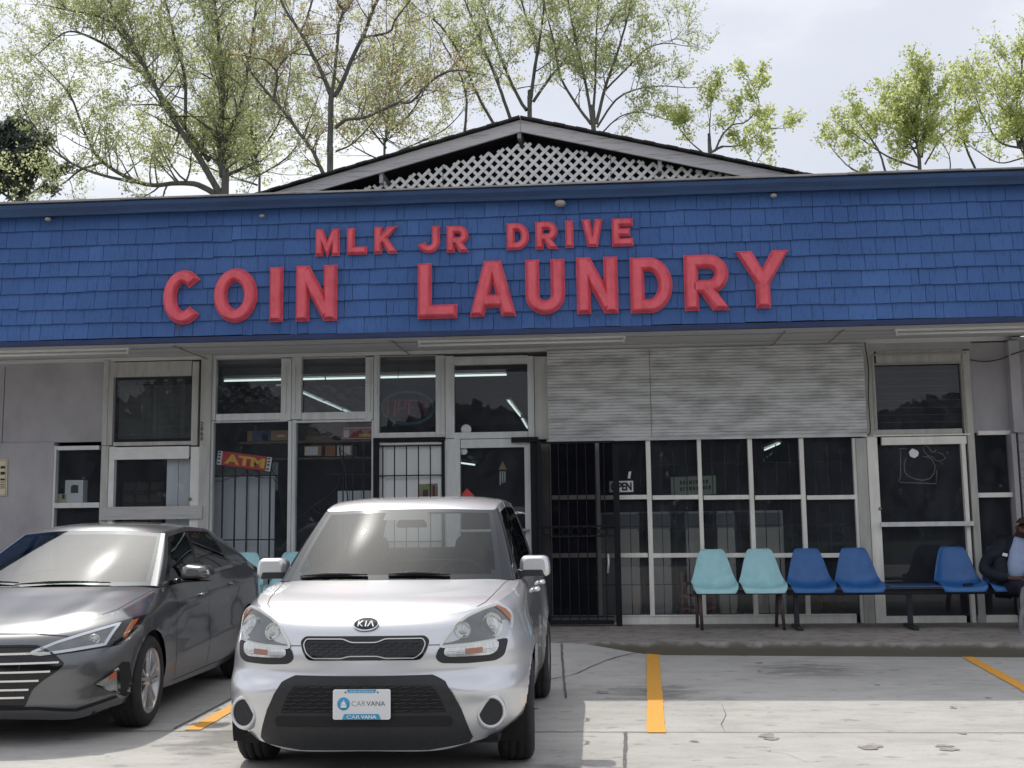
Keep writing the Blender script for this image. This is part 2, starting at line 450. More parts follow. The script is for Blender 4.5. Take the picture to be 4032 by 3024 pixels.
def smudge(name, col, thr, sc_):
    m = bpy.data.materials.new(name); m.use_nodes = True; nt = m.node_tree; b = principled(m); L = nt.links.new
    b.inputs['Base Color'].default_value = (*col, 1); b.inputs['Roughness'].default_value = .9
    tc = nt.nodes.new('ShaderNodeTexCoord'); mp = nt.nodes.new('ShaderNodeMapping'); mp.inputs['Scale'].default_value = (1, 2.2, 1)
    n = nt.nodes.new('ShaderNodeTexNoise'); n.inputs['Scale'].default_value = sc_; n.inputs['Detail'].default_value = 9; n.inputs['Roughness'].default_value = .72
    L(tc.outputs['Object'], mp.inputs['Vector']); L(mp.outputs['Vector'], n.inputs['Vector'])
    g_ = nt.nodes.new('ShaderNodeTexGradient'); g_.gradient_type = 'SPHERICAL'; m2 = nt.nodes.new('ShaderNodeMapping')
    L(tc.outputs['UV'], m2.inputs['Vector']); m2.inputs['Location'].default_value = (-1, -1, 0); m2.inputs['Scale'].default_value = (2, 2, 1)
    L(m2.outputs['Vector'], g_.inputs['Vector'])
    ad = nt.nodes.new('ShaderNodeMath'); ad.operation = 'MULTIPLY_ADD'; ad.inputs[1].default_value = .42; L(g_.outputs['Fac'], ad.inputs[0]); L(n.outputs['Fac'], ad.inputs[2])
    mr = nt.nodes.new('ShaderNodeMapRange'); mr.inputs['From Min'].default_value = thr; mr.inputs['From Max'].default_value = thr + .22; mr.inputs['To Max'].default_value = .40
    L(ad.outputs[0], mr.inputs['Value'])
    tr = nt.nodes.new('ShaderNodeBsdfTransparent'); mx = nt.nodes.new('ShaderNodeMixShader')
    L(mr.outputs['Result'], mx.inputs['Fac']); L(tr.outputs[0], mx.inputs[1]); L(b.outputs[0], mx.inputs[2]); L(mx.outputs[0], nt.nodes['Material Output'].inputs['Surface'])
    return m
M_sm = smudge('ground_smudge', (.17, .165, .155), .66, 3.2)
for i, (x0, x1, y0, y1) in enumerate([(.75, 2.6, 10.9, 13.05), (-.4, .9, 9.6, 11.4), (-1.0, .3, 6.4, 8.0), (-3.2, -2.2, 7.2, 9.4)]):
    me = bpy.data.meshes.new('ground_smudge'); me.from_pydata([(x0, y0, .0042 + .0003 * i), (x1, y0, .0042 + .0003 * i), (x1, y1, .0042 + .0003 * i), (x0, y1, .0042 + .0003 * i)], [], [(0, 1, 2, 3)])
    uv = me.uv_layers.new(name='UVMap')
    for l, c in zip(uv.data, ((0, 0), (1, 0), (1, 1), (0, 1))): l.uv = c
    tag(link_mesh('ground_smudge', me, M_sm), kind='structure')
# painted bay lines
def bay(name, pts, w, label):
    mb = MB(); strip(pts, w, .006, .05, mb, 5)
    return tag(mb.build(name, M_yellow), kind='structure')
a, b_ = G(1410, 1413), G(1418, 1584)
bay('bay_line', [a + (b_ - a).normalized() * .02, b_], .125, '')
a, b_ = G(2090, 1420), G(2240, 1502)
bay('bay_line', [a, b_, b_ + (b_ - a).normalized() * .8], .11, '')
a, b_ = G(416, 1578), G(515, 1522)
bay('bay_line', [a, b_, b_ + (b_ - a).normalized() * 1.2], .115, '')
# unseen woods added behind the camera to darken reflections in the window glass
rg = np.random.default_rng(77); n = 30000
C = np.stack([rg.uniform(-75, 75, n), rg.uniform(-40, -31, n), rg.uniform(0, 1, n) ** .8 * 9.5], 1)
C[:, 2] *= .75 + .25 * np.sin(C[:, 0] * .35) * np.sin(C[:, 0] * .13 + 1)
d = rg.normal(size=(n, 3)); d /= np.linalg.norm(d, axis=1, keepdims=True); e = np.cross(d, rg.normal(size=(n, 3))); e /= np.linalg.norm(e, axis=1, keepdims=True)
V = np.stack([C - d * .5, C + e * .4, C + d * .5, C - e * .4], 1).reshape(-1, 3)
fw = MB(); fw.add([tuple(v) for v in V], [(4 * i, 4 * i + 1, 4 * i + 2, 4 * i + 3) for i in range(n)])
tag(fw.build('unseen_woods', mat('unseen_foliage', (.060, .072, .060), .95, var=.5, scale=.5), fix=False), kind='stuff')

M_litter = mat('litter_paper', (.62, .60, .56), .9, var=.1)
for (x, y, rx, ry, lab) in ((1157, 1531, .05, .03, 'small white scrap of paper beside the silver car'), (1660, 1622, .012, .012, 'tiny pale speck of litter near the dark spots'), (2060, 1530, .03, .02, 'small dry leaf on the sunlit concrete')):
    c = G(x, y); mb = MB(); r = random.Random(int(x)); n = 9
    pts = [(c.x + rx * r.uniform(.7, 1.2) * math.cos(6.283 * k / n), c.y + ry * r.uniform(.7, 1.2) * math.sin(6.283 * k / n), .006 + r.uniform(0, .008)) for k in range(n)]
    mb.add(pts + [(c.x, c.y, .012)], [(k, (k + 1) % n, n) for k in range(n)])
    tag(mb.build('litter', M_litter if x != 2060 else mat('dry_leaf', (.16, .10, .06), .9, var=.2)), lab, 'litter')

# ------------------------------------------------------------------ the laundry building
M_frame = mat('aluminium_frame', (.60, .615, .61), .42, .2, var=.13, scale=4, stretch=(3, 3, .5), bump=.05)
M_frame2 = mat('painted_frame', (.44, .435, .41), .55, var=.16, scale=5, stretch=(3, 3, .6), bump=.08)
M_wall = mat('stucco_mauve', (.38, .365, .385), .9, var=.22, scale=1.6, bump=.2, bscale=120, detail=10, stretch=(1, 1, .55))
M_soffit = mat('soffit_paint', (.58, .57, .57), .8, var=.12, scale=1.5, stretch=(.4, 3, 3), bump=.05)
M_black = mat('black_iron', (.008, .008, .012), .6, var=.4, scale=12, spec=.25)
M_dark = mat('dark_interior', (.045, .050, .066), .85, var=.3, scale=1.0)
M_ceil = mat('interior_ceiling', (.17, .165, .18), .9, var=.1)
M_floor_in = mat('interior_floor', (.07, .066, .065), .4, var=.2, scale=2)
M_white_in = mat('white_partition', (.74, .76, .76), .7, var=.07, scale=2, stretch=(3, 1, .4))
M_glass = glass('window_glass', (.80, .83, .85), 1.5, 0, .055)
M_glass_dark = glass('screened_glass', (.46, .48, .46), 1.5, 0, .075)
M_trim_blue = mat('blue_trim', (.016, .050, .135), .55, var=.2, scale=4, stretch=(.5, 2, 2), bump=.05)
M_board = mat('weathered_white_board', (.56, .55, .56), .75, var=.1, scale=9, stretch=(.35, 3, 6), col2=(.30, .29, .29), lo=.30, hi=.46, bump=.2)
M_flash = mat('grey_flashing', (.33, .32, .32), .6, .3, var=.25, scale=6)
M_roof = mat('shingle_roof', (.045, .042, .045), .95, var=.4, scale=30, bump=.4)
M_tan = mat('tan_board', (.36, .33, .29), .75, var=.15, scale=6, stretch=(.5, 3, 3), bump=.08)
M_white = mat('white_paint', (.72, .72, .70), .6, var=.08, scale=8)
M_brass = mat('worn_brass', (.30, .25, .16), .4, .8, var=.3, scale=30)
M_paper = mat('paper', (.76, .76, .76), .9, var=.05, scale=6)
M_ink = mat('ink', (.03, .03, .035), .8, var=0)
M_tubeglass = mat('tube_glass', (.80, .82, .80), .25, var=.03)
M_lit = emit('lit_tube', (.82, .95, .90), .95)

FASC_Y = 13.62
ZSOF = A(1106, 721, FASC_Y).z               # fascia bottom
bld = thing('laundry_building', 'single-storey coin laundry with blue shingled fascia, lattice gable and grey glazed front', 'building', (-1.0, 16.5, ZS))
J = [0]
def fb(mb, r, yf, yb, mi=0):                 # box from a rectangle seen on the storefront
    x0, y0, x1, y1 = r
    J[0] = (J[0] + 1) % 7
    ym, xm = (y0 + y1) / 2, (x0 + x1) / 2
    yf2 = yf - J[0] * .0007
    mb.box(A(x0, ym, yf).x, A(x1, ym, yf).x, yf2, yb, A(xm, y1, yf).z, A(xm, y0, yf).z, mi)
def rect(r, Y):
    x0, y0, x1, y1 = r; ym, xm = (y0 + y1) / 2, (x0 + x1) / 2
    return A(x0, ym, Y).x, A(x1, ym, Y).x, A(xm, y1, Y).z, A(xm, y0, Y).z
GB = 1346                                    # picture line of the storefront's foot
def frame4(mb, o, i, yf, yb):
    fb(mb, (o[0], o[1], i[0], o[3]), yf, yb); fb(mb, (i[2], o[1], o[2], o[3]), yf, yb)
    fb(mb, (i[0], o[1], i[2], i[1]), yf + .002, yb); fb(mb, (i[0], i[3], i[2], o[3]), yf + .002, yb)
def pane(r, parent, m=None, y=YW + .045):
    mb = MB(); x0, x1, z0, z1 = rect(r, YW)
    mb.add([(x0 - .01, y, z0 - .01), (x1 + .01, y, z0 - .01), (x1 + .01, y, z1 + .01), (x0 - .01, y, z1 + .01)], [(0, 1, 2, 3)])
    return mb.build('pane', m or M_glass, parent)
def window(o, i, m=None, yf=YW - .02, gm=None, name='window'):
    mb = MB(); frame4(mb, o, i, yf, YW + .07)
    w = mb.build(name, m or M_frame, bld, bevel=.003)
    pane(i, w, gm)
    return w

# walls
w = MB()
fb(w, (-700, 772, 233, 962), YW, YW + .12)
fb(w, (-700, 963, 109, 1356), YW - .03, YW + .12)
fb(w, (2098, 740, 2186, 934), YW, YW + .12)
fb(w, (1872, 738, 2098, 757), YW - .004, YW + .12)
w.build_each('wall', M_wall, bld)
w = MB()                                     # grey header under the soffit
x0, x1 = A(-700, 760, YW).x, A(2186, 738, YW).x
zh = A(800, 768, YW).z
w.box(x0, x1, YW - .012, YW + .1, zh, 3.60)
w.box(x0, A(1180, 750, YW).x, YW - .03, YW - .013, zh + .045, 3.50)
w.build_each('header', M_soffit, bld, bevel=.004)
w = MB()
fb(w, (429, 762, 452, 1352), YW - .05, YW + .1)
fb(w, (1155, 770, 1184, 949), YW - .045, YW + .1)
fb(w, (1158, 957, 1167, 1352), YW - .03, YW + .1)
fb(w, (1169, 957, 1190, 1352), YW - .04, YW + .1)
fb(w, (1858, 946, 1881, 1348), YW - .05, YW + .1)
fb(w, (1861, 742, 1880, 945), YW - .02, YW + .1)
fb(w, (2097, 757, 2112, 1347), YW - .035, YW + .1)
fb(w, (213, 963, 229, 1352), YW - .028, YW + .1)
fb(w, (222, 778, 233, 962), YW - .026, YW + .1)
fb(w, (429, 1352, 2200, 1362), YW - .01, YW + .1)
w.build_each('post', M_frame2, bld, bevel=.004)
# house number on the pilaster
nm = MB()
for k, ch in enumerate('2860'):
    y0 = 911 + k * 10.6
    x0, x1, z0, z1 = rect((433.2, y0, 439.3, y0 + 9), YW - .05)
    put_text(nm, ch, x0, x1, z0, z1, YW - .0555, .003, offset=.012)
nm.build('house_number', M_ink, bld)

# left shop: jalousie window, side window, white door
wj = window((233, 781, 428, 962), (244, 813, 414, 954), M_frame2, gm=M_glass_dark)
lv = MB()
x0, x1, z0, z1 = rect((244, 813, 414, 954), YW)
for k in range(9):
    z = z0 + (z1 - z0) * k / 9
    lv.box(x0 + .01, x1 - .01, YW + .048, YW + .050, z + .004, z + .007)
lv.build_each('louvre', M_frame2, wj)
vb = MB()
rr = random.Random(5)
for k in range(14):
    xx = x0 + (x1 - x0) * (k + .5) / 14
    vb.obox((xx, YW + .2, (z0 + z1) / 2 - .02), (.030, .02 * rr.uniform(.3, 1.4), 0), (0, .001, 0), (0, 0, (z1 - z0) / 2 - .07))
vb.build('vertical_blinds', mat('grey_blinds', (.34, .35, .31), .8, var=.15), wj)
ws = window((109, 963, 222, 1354), (115, 972, 214, 1350), M_frame, gm=M_glass)
wb = MB(); fb(wb, (115, 1086, 214, 1097), YW - .024, YW + .3); wb.build('sill', M_frame, ws)
dr = MB()
frame4(dr, (230, 965, 428, 1352), (242, 988, 408, 1330), YW - .03, YW + .05)
fb(dr, (243, 985, 408, 992), YW - .036, YW - .0315)
d1 = dr.build('door', M_white, bld, bevel=.003)
pane((242, 988, 408, 1330), d1)
mb = MB(); c = A(410, 1078, YW - .04); mb.lathe([(-.03, .0), (-.03, .016), (-.012, .022), (.01, .022)], 14, 'y', c); mb.build('lock', M_brass, d1)
mb = MB(); fb(mb, (214, 1094, 436, 1122), YW - .075, YW - .052); mb.build('barricade_board', mat('grey_plank', (.46, .46, .45), .8, var=.15, scale=7, stretch=(.4, 3, 5), bump=.15), bld, bevel=.003)
mb = MB()
x0, x1, z0, z1 = rect((356, 992, 408, 1340), YW + .12)
for k in range(2): mb.box(x0 + (x1 - x0) * k / 2 + .004, x0 + (x1 - x0) * (k + 1) / 2 - .004, YW + .12, YW + .14, z0, z1)
mb.build_each('partition', M_white_in, bld)

# centre storefront
wa = window((452, 774, 629, 908), (466, 775, 607, 893))
wb_ = window((630, 771, 806, 906), (651, 773, 789, 890))
wc = window((807, 768, 961, 946), (819, 769, 941, 934))
la = window((448, 909, 628, 1352), (457, 912, 620, 1348))
lb = window((629, 907, 806, 1352), (637, 912, 802, 1348))
mb = MB()                                   # extra ribs of the aluminium mullions
for r in ((612, 790, 618, 893), (633, 790, 638, 893), (795, 780, 800, 890), (811, 775, 815, 940), (947, 775, 950, 940), (955, 775, 958, 940), (631.5, 915, 634, 1350)):
    fb(mb, r, YW - .034, YW - .021)
for r in ((596, 830, 620, 834), (789, 829, 808, 833), (942, 934, 962, 938)): fb(mb, r, YW - .038, YW - .021)
mb.build_each('mullion_trim', M_frame, bld, bevel=.002)
wt = window((962, 769, 1154, 947), (981, 787, 1140, 933))
mb = MB(); fb(mb, (966, 773, 1150, 777), YW - .034, YW - .021); fb(mb, (970, 782, 975, 940), YW - .032, YW - .021); fb(mb, (1144, 782, 1148, 940), YW - .032, YW - .021)
mb.build_each('mullion_trim', M_frame, bld, bevel=.002)
# glass entrance door
dr = MB(); frame4(dr, (961, 948, 1148, 1352), (995, 967, 1135, 1330), YW - .03, YW + .05); fb(dr, (978, 960, 983, 1350), YW - .04, YW - .031)
d2 = dr.build('door', M_frame, bld, bevel=.003)
pane((995, 967, 1135, 1330), d2)
mb = MB(); p0, p1 = A(995, 1147, YW - .1), A(1138, 1145, YW - .1)
mb.tube([p0, p1], .018, 10); mb.tube([p0, p0 + Vector((0, .08, 0))], .015, 8); mb.tube([p1, p1 + Vector((0, .08, 0))], .02, 8)
mb.build('push_bar', M_frame, d2)
mb = MB(); fb(mb, (1104, 944, 1162, 955), YW - .12, YW - .034); mb.build('door_closer', M_black, d2)
mb = MB(); c = A(1000, 972, YW + .04)
for (px_, py_, s_) in ((1002, 975, .045), (1007, 928, .065)):
    c = A(px_, py_, YW + .03); mb.lathe([(-.002, 0), (-.002, s_), (.002, s_), (.002, 0)], 20, 'y', c)
mb.build_each('sticker', M_paper, d2)
mb = MB(); c = A(1009, 1071, YW + .02); s_ = .09
mb.prism([(c.x - s_, c.z), (c.x, c.z - s_), (c.x + s_, c.z), (c.x, c.z + s_)], 'y', c.y, c.y + .004)
mb.build('red_diamond', mat('red_sign', (.62, .06, .05), .5, var=.05), d2)
# white door behind the iron grille
dr = MB(); frame4(dr, (818, 955, 954, 1352), (832, 966, 946, 1350), YW - .005, YW + .05); fb(dr, (832, 966, 946, 1350), YW + .02, YW + .05)
dr.build('door', M_white_in, bld)
mb = MB()
for r in ((806, 945, 961, 954), (806, 955, 818, 1352), (955, 955, 961, 1352)): fb(mb, r, YW - .06, YW - .036)
fr = mb.build('iron_grille', M_black, bld)
mb = MB()
for x in (826.5, 852, 878, 904, 930): fb(mb, (x - 1.1, 962, x + 1.1, 1352), YW - .055, YW - .041)
for y in (963, 1027, 1100, 1170): fb(mb, (818, y - 1.2, 955, y + 1.2), YW - .0585, YW - .0345)
mb.build_each('bar', M_black, fr)
mb = MB(); fb(mb, (818, 956.5, 955, 960), YW - .03, YW - .006); mb.build('light_strip', M_white, fr)

# bars inside the two lower windows, and the white partition behind them
mb = MB()
for x in (478, 505, 531, 557, 581): fb(mb, (x - 1.4, 1000, x + 1.4, 1352), YW + .12, YW + .14)
for y in (1028, 1166, 1290): fb(mb, (458, y - 1.3, 600, y + 1.3), YW + .105, YW + .1195)
for x in (740, 761, 785): fb(mb, (x - 1.2, 955, x + 1.2, 1352), YW + .12, YW + .14)
for y in (1024, 1160, 1290): fb(mb, (700, y - 1.2, 802, y + 1.2), YW + .105, YW + .1195)
mb.build_each('bar', M_black, bld)
mb = MB()
def planks(r, n, Y):
    x0, x1, z0, z1 = rect(r, Y)
    for k in range(n): mb.box(x0 + (x1 - x0) * k / n + .003, x0 + (x1 - x0) * (k + 1) / n - .003, Y + .002 * (k % 2), Y + .03, z0, z1)
planks((450, 1028, 592, 1345), 5, YW + .3)
planks((728, 1060, 806, 1345), 3, YW + .3)
mb.build_each('partition', M_white_in, bld)
mb = MB(); x0, x1, z0, z1 = rect((452, 1000, 600, 1060), YW + .36); mb.box(x0, x1, YW + .36, YW + .38, z0, z1)
mb.build('partition', mat('green_grey_partition', (.36, .40, .39), .8, var=.1), bld)

# right hand window wall
gx = [(1289.5, 1297.5), (1399.5, 1409.5), (1511.5, 1520), (1622, 1631.5), (1734, 1743.5)]
mb = MB()
fb(mb, (1184, 948, 1192, 1346), YW - .02, YW + .06); fb(mb, (1851, 946, 1858, 1346), YW - .02, YW + .06)
fb(mb, (1192, 1331, 1851, 1349), YW - .028, YW + .06); fb(mb, (1192, 1328.5, 1851, 1331), YW - .04, YW + .06)
for a_, b2 in gx: fb(mb, (a_, 946, b2, 1329), YW - .03, YW + .055)
xs_ = [1192] + [q for p in gx for q in p] + [1851]
for k in range(0, len(xs_), 2):
    fb(mb, (xs_[k], 1069.5, xs_[k + 1], 1079), YW - .018, YW + .05)
    fb(mb, (xs_[k], 1195, xs_[k + 1], 1204.5), YW - .018, YW + .05)
M_cream = mat('cream_frame', (.80, .785, .73), .55, var=.12, scale=5, stretch=(2, 2, .5), bump=.06)
wr = mb.build('storefront_window', M_cream, bld, bevel=.003)
pane((1190, 947, 1853, 1331), wr)
mb = MB()
k = 0
for x in [1362, 1388] + [1431 + 28.0 * i for i in range(15)]:
    fb(mb, (x - .9, 960, x + .9, 1330), YW + .14, YW + .155)
for y in (1002, 1136, 1262): fb(mb, (1192, y - .8, 1851, y + .8), YW + .125, YW + .1395)
mb.build_each('bar', M_black, bld)
# ribbed grey panel above it
mb = MB(); n = 29
x0, x1, z0, z1 = rect((1183, 749, 1869, 947), YW - .05)
zz = z1
Mx = A(1405, 850, YW).x
for (xa, xb) in ((x0, Mx - .003), (Mx + .003, x1)):
    sec = []
    for k in range(n):
        za = z0 + (z1 - z0) * k / n; dz = (z1 - z0) / n
        sec += [(YW - .052, za), (YW - .060, za + dz * .14), (YW - .064, za + dz * .82), (YW - .055, za + dz * .97)]
    arr = [[(xx, y_ + (.003 if xx > Mx else 0), z_) for y_, z_ in sec] for xx in (xa, xb)]
    mb.grid(arr, smooth=False)
    mb.box(xa, xb, YW - .035, YW + .02, z0, z1)
mb.box(x0, x1, YW - .07, YW - .0655, z0 - .012, z0 + .02)
M_rib = mat('ribbed_panel', (.66, .66, .665), .6, .1, var=.1, scale=5, stretch=(.42, 2, 1.6), col2=(.40, .405, .40), lo=.36, hi=.58, bump=.1, detail=9)
mb.build('ribbed_panel', M_rib, bld, fix=False)
# right shop: jalousie window, glass door, side window
wq = window((1880, 757, 2098, 942), (1892, 786, 2079, 927), M_frame2, gm=M_glass_dark)
mb = MB(); fb(mb, (1886, 762, 2088, 766), YW - .04, YW - .023); fb(mb, (1889, 783, 2082, 787), YW - .034, YW - .023); fb(mb, (1886, 767, 1889, 930), YW - .034, YW - .022); fb(mb, (2082, 767, 2086, 930), YW - .034, YW - .022); mb.build('sash', M_tan, wq)
lv = MB(); x0, x1, z0, z1 = rect((1892, 786, 2079, 927), YW)
for k in range(1, 9):
    z = z0 + (z1 - z0) * k / 9.0
    lv.box(x0 + .01, x1 - .01, YW + .048, YW + .050, z, z + .003)
lv.build_each('louvre', M_frame2, wq)
dr = MB(); frame4(dr, (1882, 943, 2097, 1347), (1905, 960, 2088, 1331), YW - .03, YW + .05); fb(dr, (1885, 938, 2097, 941), YW - .05, YW - .031)
d3 = dr.build('door', M_cream, bld, bevel=.003)
pane((1905, 960, 2088, 1331), d3, glass('tinted_glass', (.42, .42, .40), 1.5, 0, .07))
mb = MB(); fb(mb, (1903, 1127, 2104, 1137), YW - .11, YW - .08); fb(mb, (1903, 1128, 1908, 1136), YW - .081, YW - .03); fb(mb, (2096, 1128, 2101, 1136), YW - .081, YW - .03)
mb.build('push_bar', M_frame, d3, bevel=.004)
mb = MB(); c = A(1901, 1099, YW - .03); mb.lathe([(-.03, .0), (-.03, .014), (-.012, .02), (.01, .02)], 14, 'y', c); mb.build('lock', M_brass, d3)
w6 = window((2105, 930, 2200, 1347), (2113, 939, 2199, 1329), M_cream, yf=YW - .024)
mb = MB(); fb(mb, (2113, 1064, 2199, 1074), YW - .02, YW + .05); mb.build('rail', M_cream, w6)
# corner column and clapboards at the far right
mb = MB(); fb(mb, (2184, 735, 2207, 934), YW - .16, YW + .1); fb(mb, (2198, 935, 2209, 1352), YW - .12, YW + .1)
mb.build_each('corner_column', M_wall, bld, bevel=.006)
mb = MB(); x0 = A(2209, 1100, YW - .1).x
for k in range(30):
    z = ZS + k * .105
    mb.add([(x0, YW - .135, z), (x0 + 4, YW - .135, z), (x0 + 4, YW - .118, z + .107), (x0, YW - .118, z + .107), (x0, YW - .11, z), (x0 + 4, YW - .11, z)], [(0, 1, 2, 3), (0, 4, 5, 1)])
mb.box(x0, x0 + 4, YW - .105, YW + .1, ZS, 3.5)
mb.build('clapboard_wall', mat('grey_clapboard', (.30, .31, .32), .8, var=.1, scale=4, stretch=(.3, 3, 3)), bld, fix=False)

# soffit, fascia, gutter
BX0, BX1 = -10.5, 8.5
mb = MB()
mb.add([(BX0, FASC_Y + .02, ZSOF + .012), (BX1, FASC_Y + .02, ZSOF + .012), (BX1, YW, 3.525), (BX0, YW, 3.525)], [(0, 1, 2, 3)])
mb.box(BX0, BX1, FASC_Y + .02, FASC_Y + .26, ZSOF - .004, ZSOF + .02)
mb.build('soffit', M_soffit, bld)
mb = MB()
for sx in (-5.2, -2.6, 1.9, 2.55): mb.box(sx, sx + .01, FASC_Y + .27, YW - .03, ZSOF + .014, ZSOF + .026)
mb.box(BX0, BX1, FASC_Y + .7, FASC_Y + .708, ZSOF + .026, ZSOF + .034)
mb.build_each('soffit_seam', M_flash, bld)
ZG0, ZG1 = A(1371, 424, 13.5).z, A(1371, 398, 13.5).z
M_shing = bpy.data.materials.new('blue_shingle'); M_shing.use_nodes = True
nt = M_shing.node_tree; b = principled(M_shing); L = nt.links.new
geo = nt.nodes.new('ShaderNodeNewGeometry'); tc = nt.nodes.new('ShaderNodeTexCoord')
r1 = nt.nodes.new('ShaderNodeValToRGB')
for e, p, c in ((r1.color_ramp.elements[0], 0, (.056, .126, .310)), (r1.color_ramp.elements[1], 1, (.070, .152, .368))): e.position = p; e.color = (*c, 1)
e = r1.color_ramp.elements.new(.9); e.color = (.061, .136, .336, 1)
L(geo.outputs['Random Per Island'], r1.inputs['Fac'])
mp = nt.nodes.new('ShaderNodeMapping'); mp.inputs['Scale'].default_value = (26, 26, 1.4)
n1 = nt.nodes.new('ShaderNodeTexNoise'); n1.inputs['Scale'].default_value = 3; n1.inputs['Detail'].default_value = 5
L(tc.outputs['Object'], mp.inputs['Vector']); L(mp.outputs['Vector'], n1.inputs['Vector'])
r2 = nt.nodes.new('ShaderNodeValToRGB'); r2.color_ramp.elements[0].position = .34; r2.color_ramp.elements[1].position = .44
r2.color_ramp.elements[0].color = (.55, .55, .58, 1); r2.color_ramp.elements[1].color = (1, 1, 1, 1)
L(n1.outputs['Fac'], r2.inputs['Fac'])
n3 = nt.nodes.new('ShaderNodeTexNoise'); n3.inputs['Scale'].default_value = .8; n3.inputs['Detail'].default_value = 4
L(tc.outputs['Object'], n3.inputs['Vector'])
r3 = nt.nodes.new('ShaderNodeValToRGB'); r3.color_ramp.elements[0].position = .35; r3.color_ramp.elements[1].position = .7
r3.color_ramp.elements[0].color = (.82, .84, .9, 1); r3.color_ramp.elements[1].color = (1.08, 1.08, 1.08, 1)
L(n3.outputs['Fac'], r3.inputs['Fac'])
x1_ = nt.nodes.new('ShaderNodeMixRGB'); x1_.blend_type = 'MULTIPLY'; x1_.inputs['Fac'].default_value = .55
x2_ = nt.nodes.new('ShaderNodeMixRGB'); x2_.blend_type = 'MULTIPLY'; x2_.inputs['Fac'].default_value = 1
L(r1.outputs['Color'], x1_.inputs['Color1']); L(r2.outputs['Color'], x1_.inputs['Color2'])
L(x1_.outputs['Color'], x2_.inputs['Color1']); L(r3.outputs['Color'], x2_.inputs['Color2']); L(x2_.outputs['Color'], b.inputs['Base Color'])
b.inputs['Roughness'].default_value = .75; b.inputs['Specular IOR Level'].default_value = .3
bp = nt.nodes.new('ShaderNodeBump'); bp.inputs['Strength'].default_value = .35; bp.inputs['Distance'].default_value = .006
L(n1.outputs['Fac'], bp.inputs['Height']); L(bp.outputs['Normal'], b.inputs['Normal'])
mb = MB(); rr = random.Random(11)
rowh = .183; zrow = ZSOF + .055; row = 0
while zrow < ZG0 + .01:
    x = BX0
    wav = [rr.uniform(-.006, .006) for _ in range(3)]
    dropx = 0; drop = 0
    while x < BX1:
        wdt = rr.choice((.09, .12, .15, .17, .2, .22, .24, .27, .31)) * rr.uniform(.9, 1.1)
        xa, xb = x + .0022, min(x + wdt, BX1) - .0022
        if rr.random() < .12: drop = rr.uniform(-.014, .010)
        elif rr.random() < .4: drop *= .3
        zb = zrow + drop + rr.uniform(-.003, .003) + .006 * math.sin(x * .9 + row * 2)
        zt = min(zrow + rowh + .045, ZG1 - .012)
        yo = rr.uniform(0, .006); tl = rr.uniform(-.004, .004); sk = rr.uniform(-.004, .004)
        f_ = FASC_Y - .026 - yo
        mb.add([(xa, f_, zb), (xb, f_ + tl, zb + sk), (xb + sk * .5, FASC_Y - .003, zt), (xa + sk * .5, FASC_Y - .003, zt), (xa, f_ + .013, zb), (xb, f_ + tl + .013, zb + sk), (xb + sk * .5, FASC_Y + .006, zt), (xa + sk * .5, FASC_Y + .006, zt)],
               [(0, 1, 2, 3), (0, 4, 5, 1), (1, 5, 6, 2), (0, 3, 7, 4)])
        x += wdt
    zrow += rowh; row += 1
fas = mb.build('fascia_shingles', M_shing, bld, fix=False)
mb = MB()
mb.box(BX0, BX1, FASC_Y + .008, FASC_Y + .03, ZSOF - .01, ZG1)
mb.add([(BX0, FASC_Y + .03, ZG1 - .03), (BX1, FASC_Y + .03, ZG1 - .03), (BX1, FASC_Y + 14, ZG1 - .03), (BX0, FASC_Y + 14, ZG1 - .03)], [(0, 1, 2, 3)])
mb.build('flat_roof', M_roof, bld)
mb = MB(); mb.box(BX0, BX1, FASC_Y - .036, FASC_Y + .004, ZSOF - .012, ZSOF + .048); mb.build('bottom_trim', mat('navy_trim', (.014, .030, .10), .6, var=.3, scale=5, stretch=(.5, 2, 2)), bld, bevel=.003)
mb = MB(); n = 120
prof = [(FASC_Y - .005, ZG0 + .01), (FASC_Y - .13, ZG0), (FASC_Y - .142, ZG0 + .035), (FASC_Y - .175, ZG0 + .085), (FASC_Y - .178, ZG1 - .012), (FASC_Y - .17, ZG1), (FASC_Y - .02, ZG1)]
rr = random.Random(8); wv = [0]
for k in range(n): wv.append(wv[-1] * .9 + rr.uniform(-.0025, .0025))
arr = [[(BX0 + (BX1 - BX0) * k / n, y_, z_ + wv[k]) for y_, z_ in prof] for k in range(n + 1)]
mb.grid(arr, smooth=False)
mb.build('gutter', M_trim_blue, bld, fix=False)
mb = MB(); x = BX0
while x < BX1:
    wd = rr.uniform(1.1, 2.4); mb.box(x + .002, x + wd, FASC_Y - .19, FASC_Y + .25, ZG1 + .006 + rr.uniform(0, .008), ZG1 + .026 + rr.uniform(0, .012)); x += wd
mb.build_each('roof_flashing', M_flash, bld, bevel=.002)

# low gable with lattice
GY = 15.0
pk, el, er = A(1124, 257, GY), A(545, 427, GY), A(1732, 379, GY)
ez = min(el.z, er.z)
def rake(a, b_, w_, yf, yb, mb, dz=0):
    a, b_ = Vector(a), Vector(b_)
    mb.add([(a.x, yf, a.z + dz), (b_.x, yf, b_.z + dz), (b_.x, yf, b_.z + dz - w_), (a.x, yf, a.z + dz - w_), (a.x, yb, a.z + dz), (b_.x, yb, b_.z + dz), (b_.x, yb, b_.z + dz - w_), (a.x, yb, a.z + dz - w_)],
           [(0, 1, 2, 3), (7, 6, 5, 4), (0, 4, 5, 1), (3, 2, 6, 7), (0, 3, 7, 4), (1, 5, 6, 2)])
sl, sr = (pk.z - el.z) / (pk.x - el.x), (pk.z - er.z) / (er.x - pk.x)
ext = 1.0
el2, er2 = Vector((el.x - ext, GY, el.z - sl * ext)), Vector((er.x + ext, GY, er.z - sr * ext))
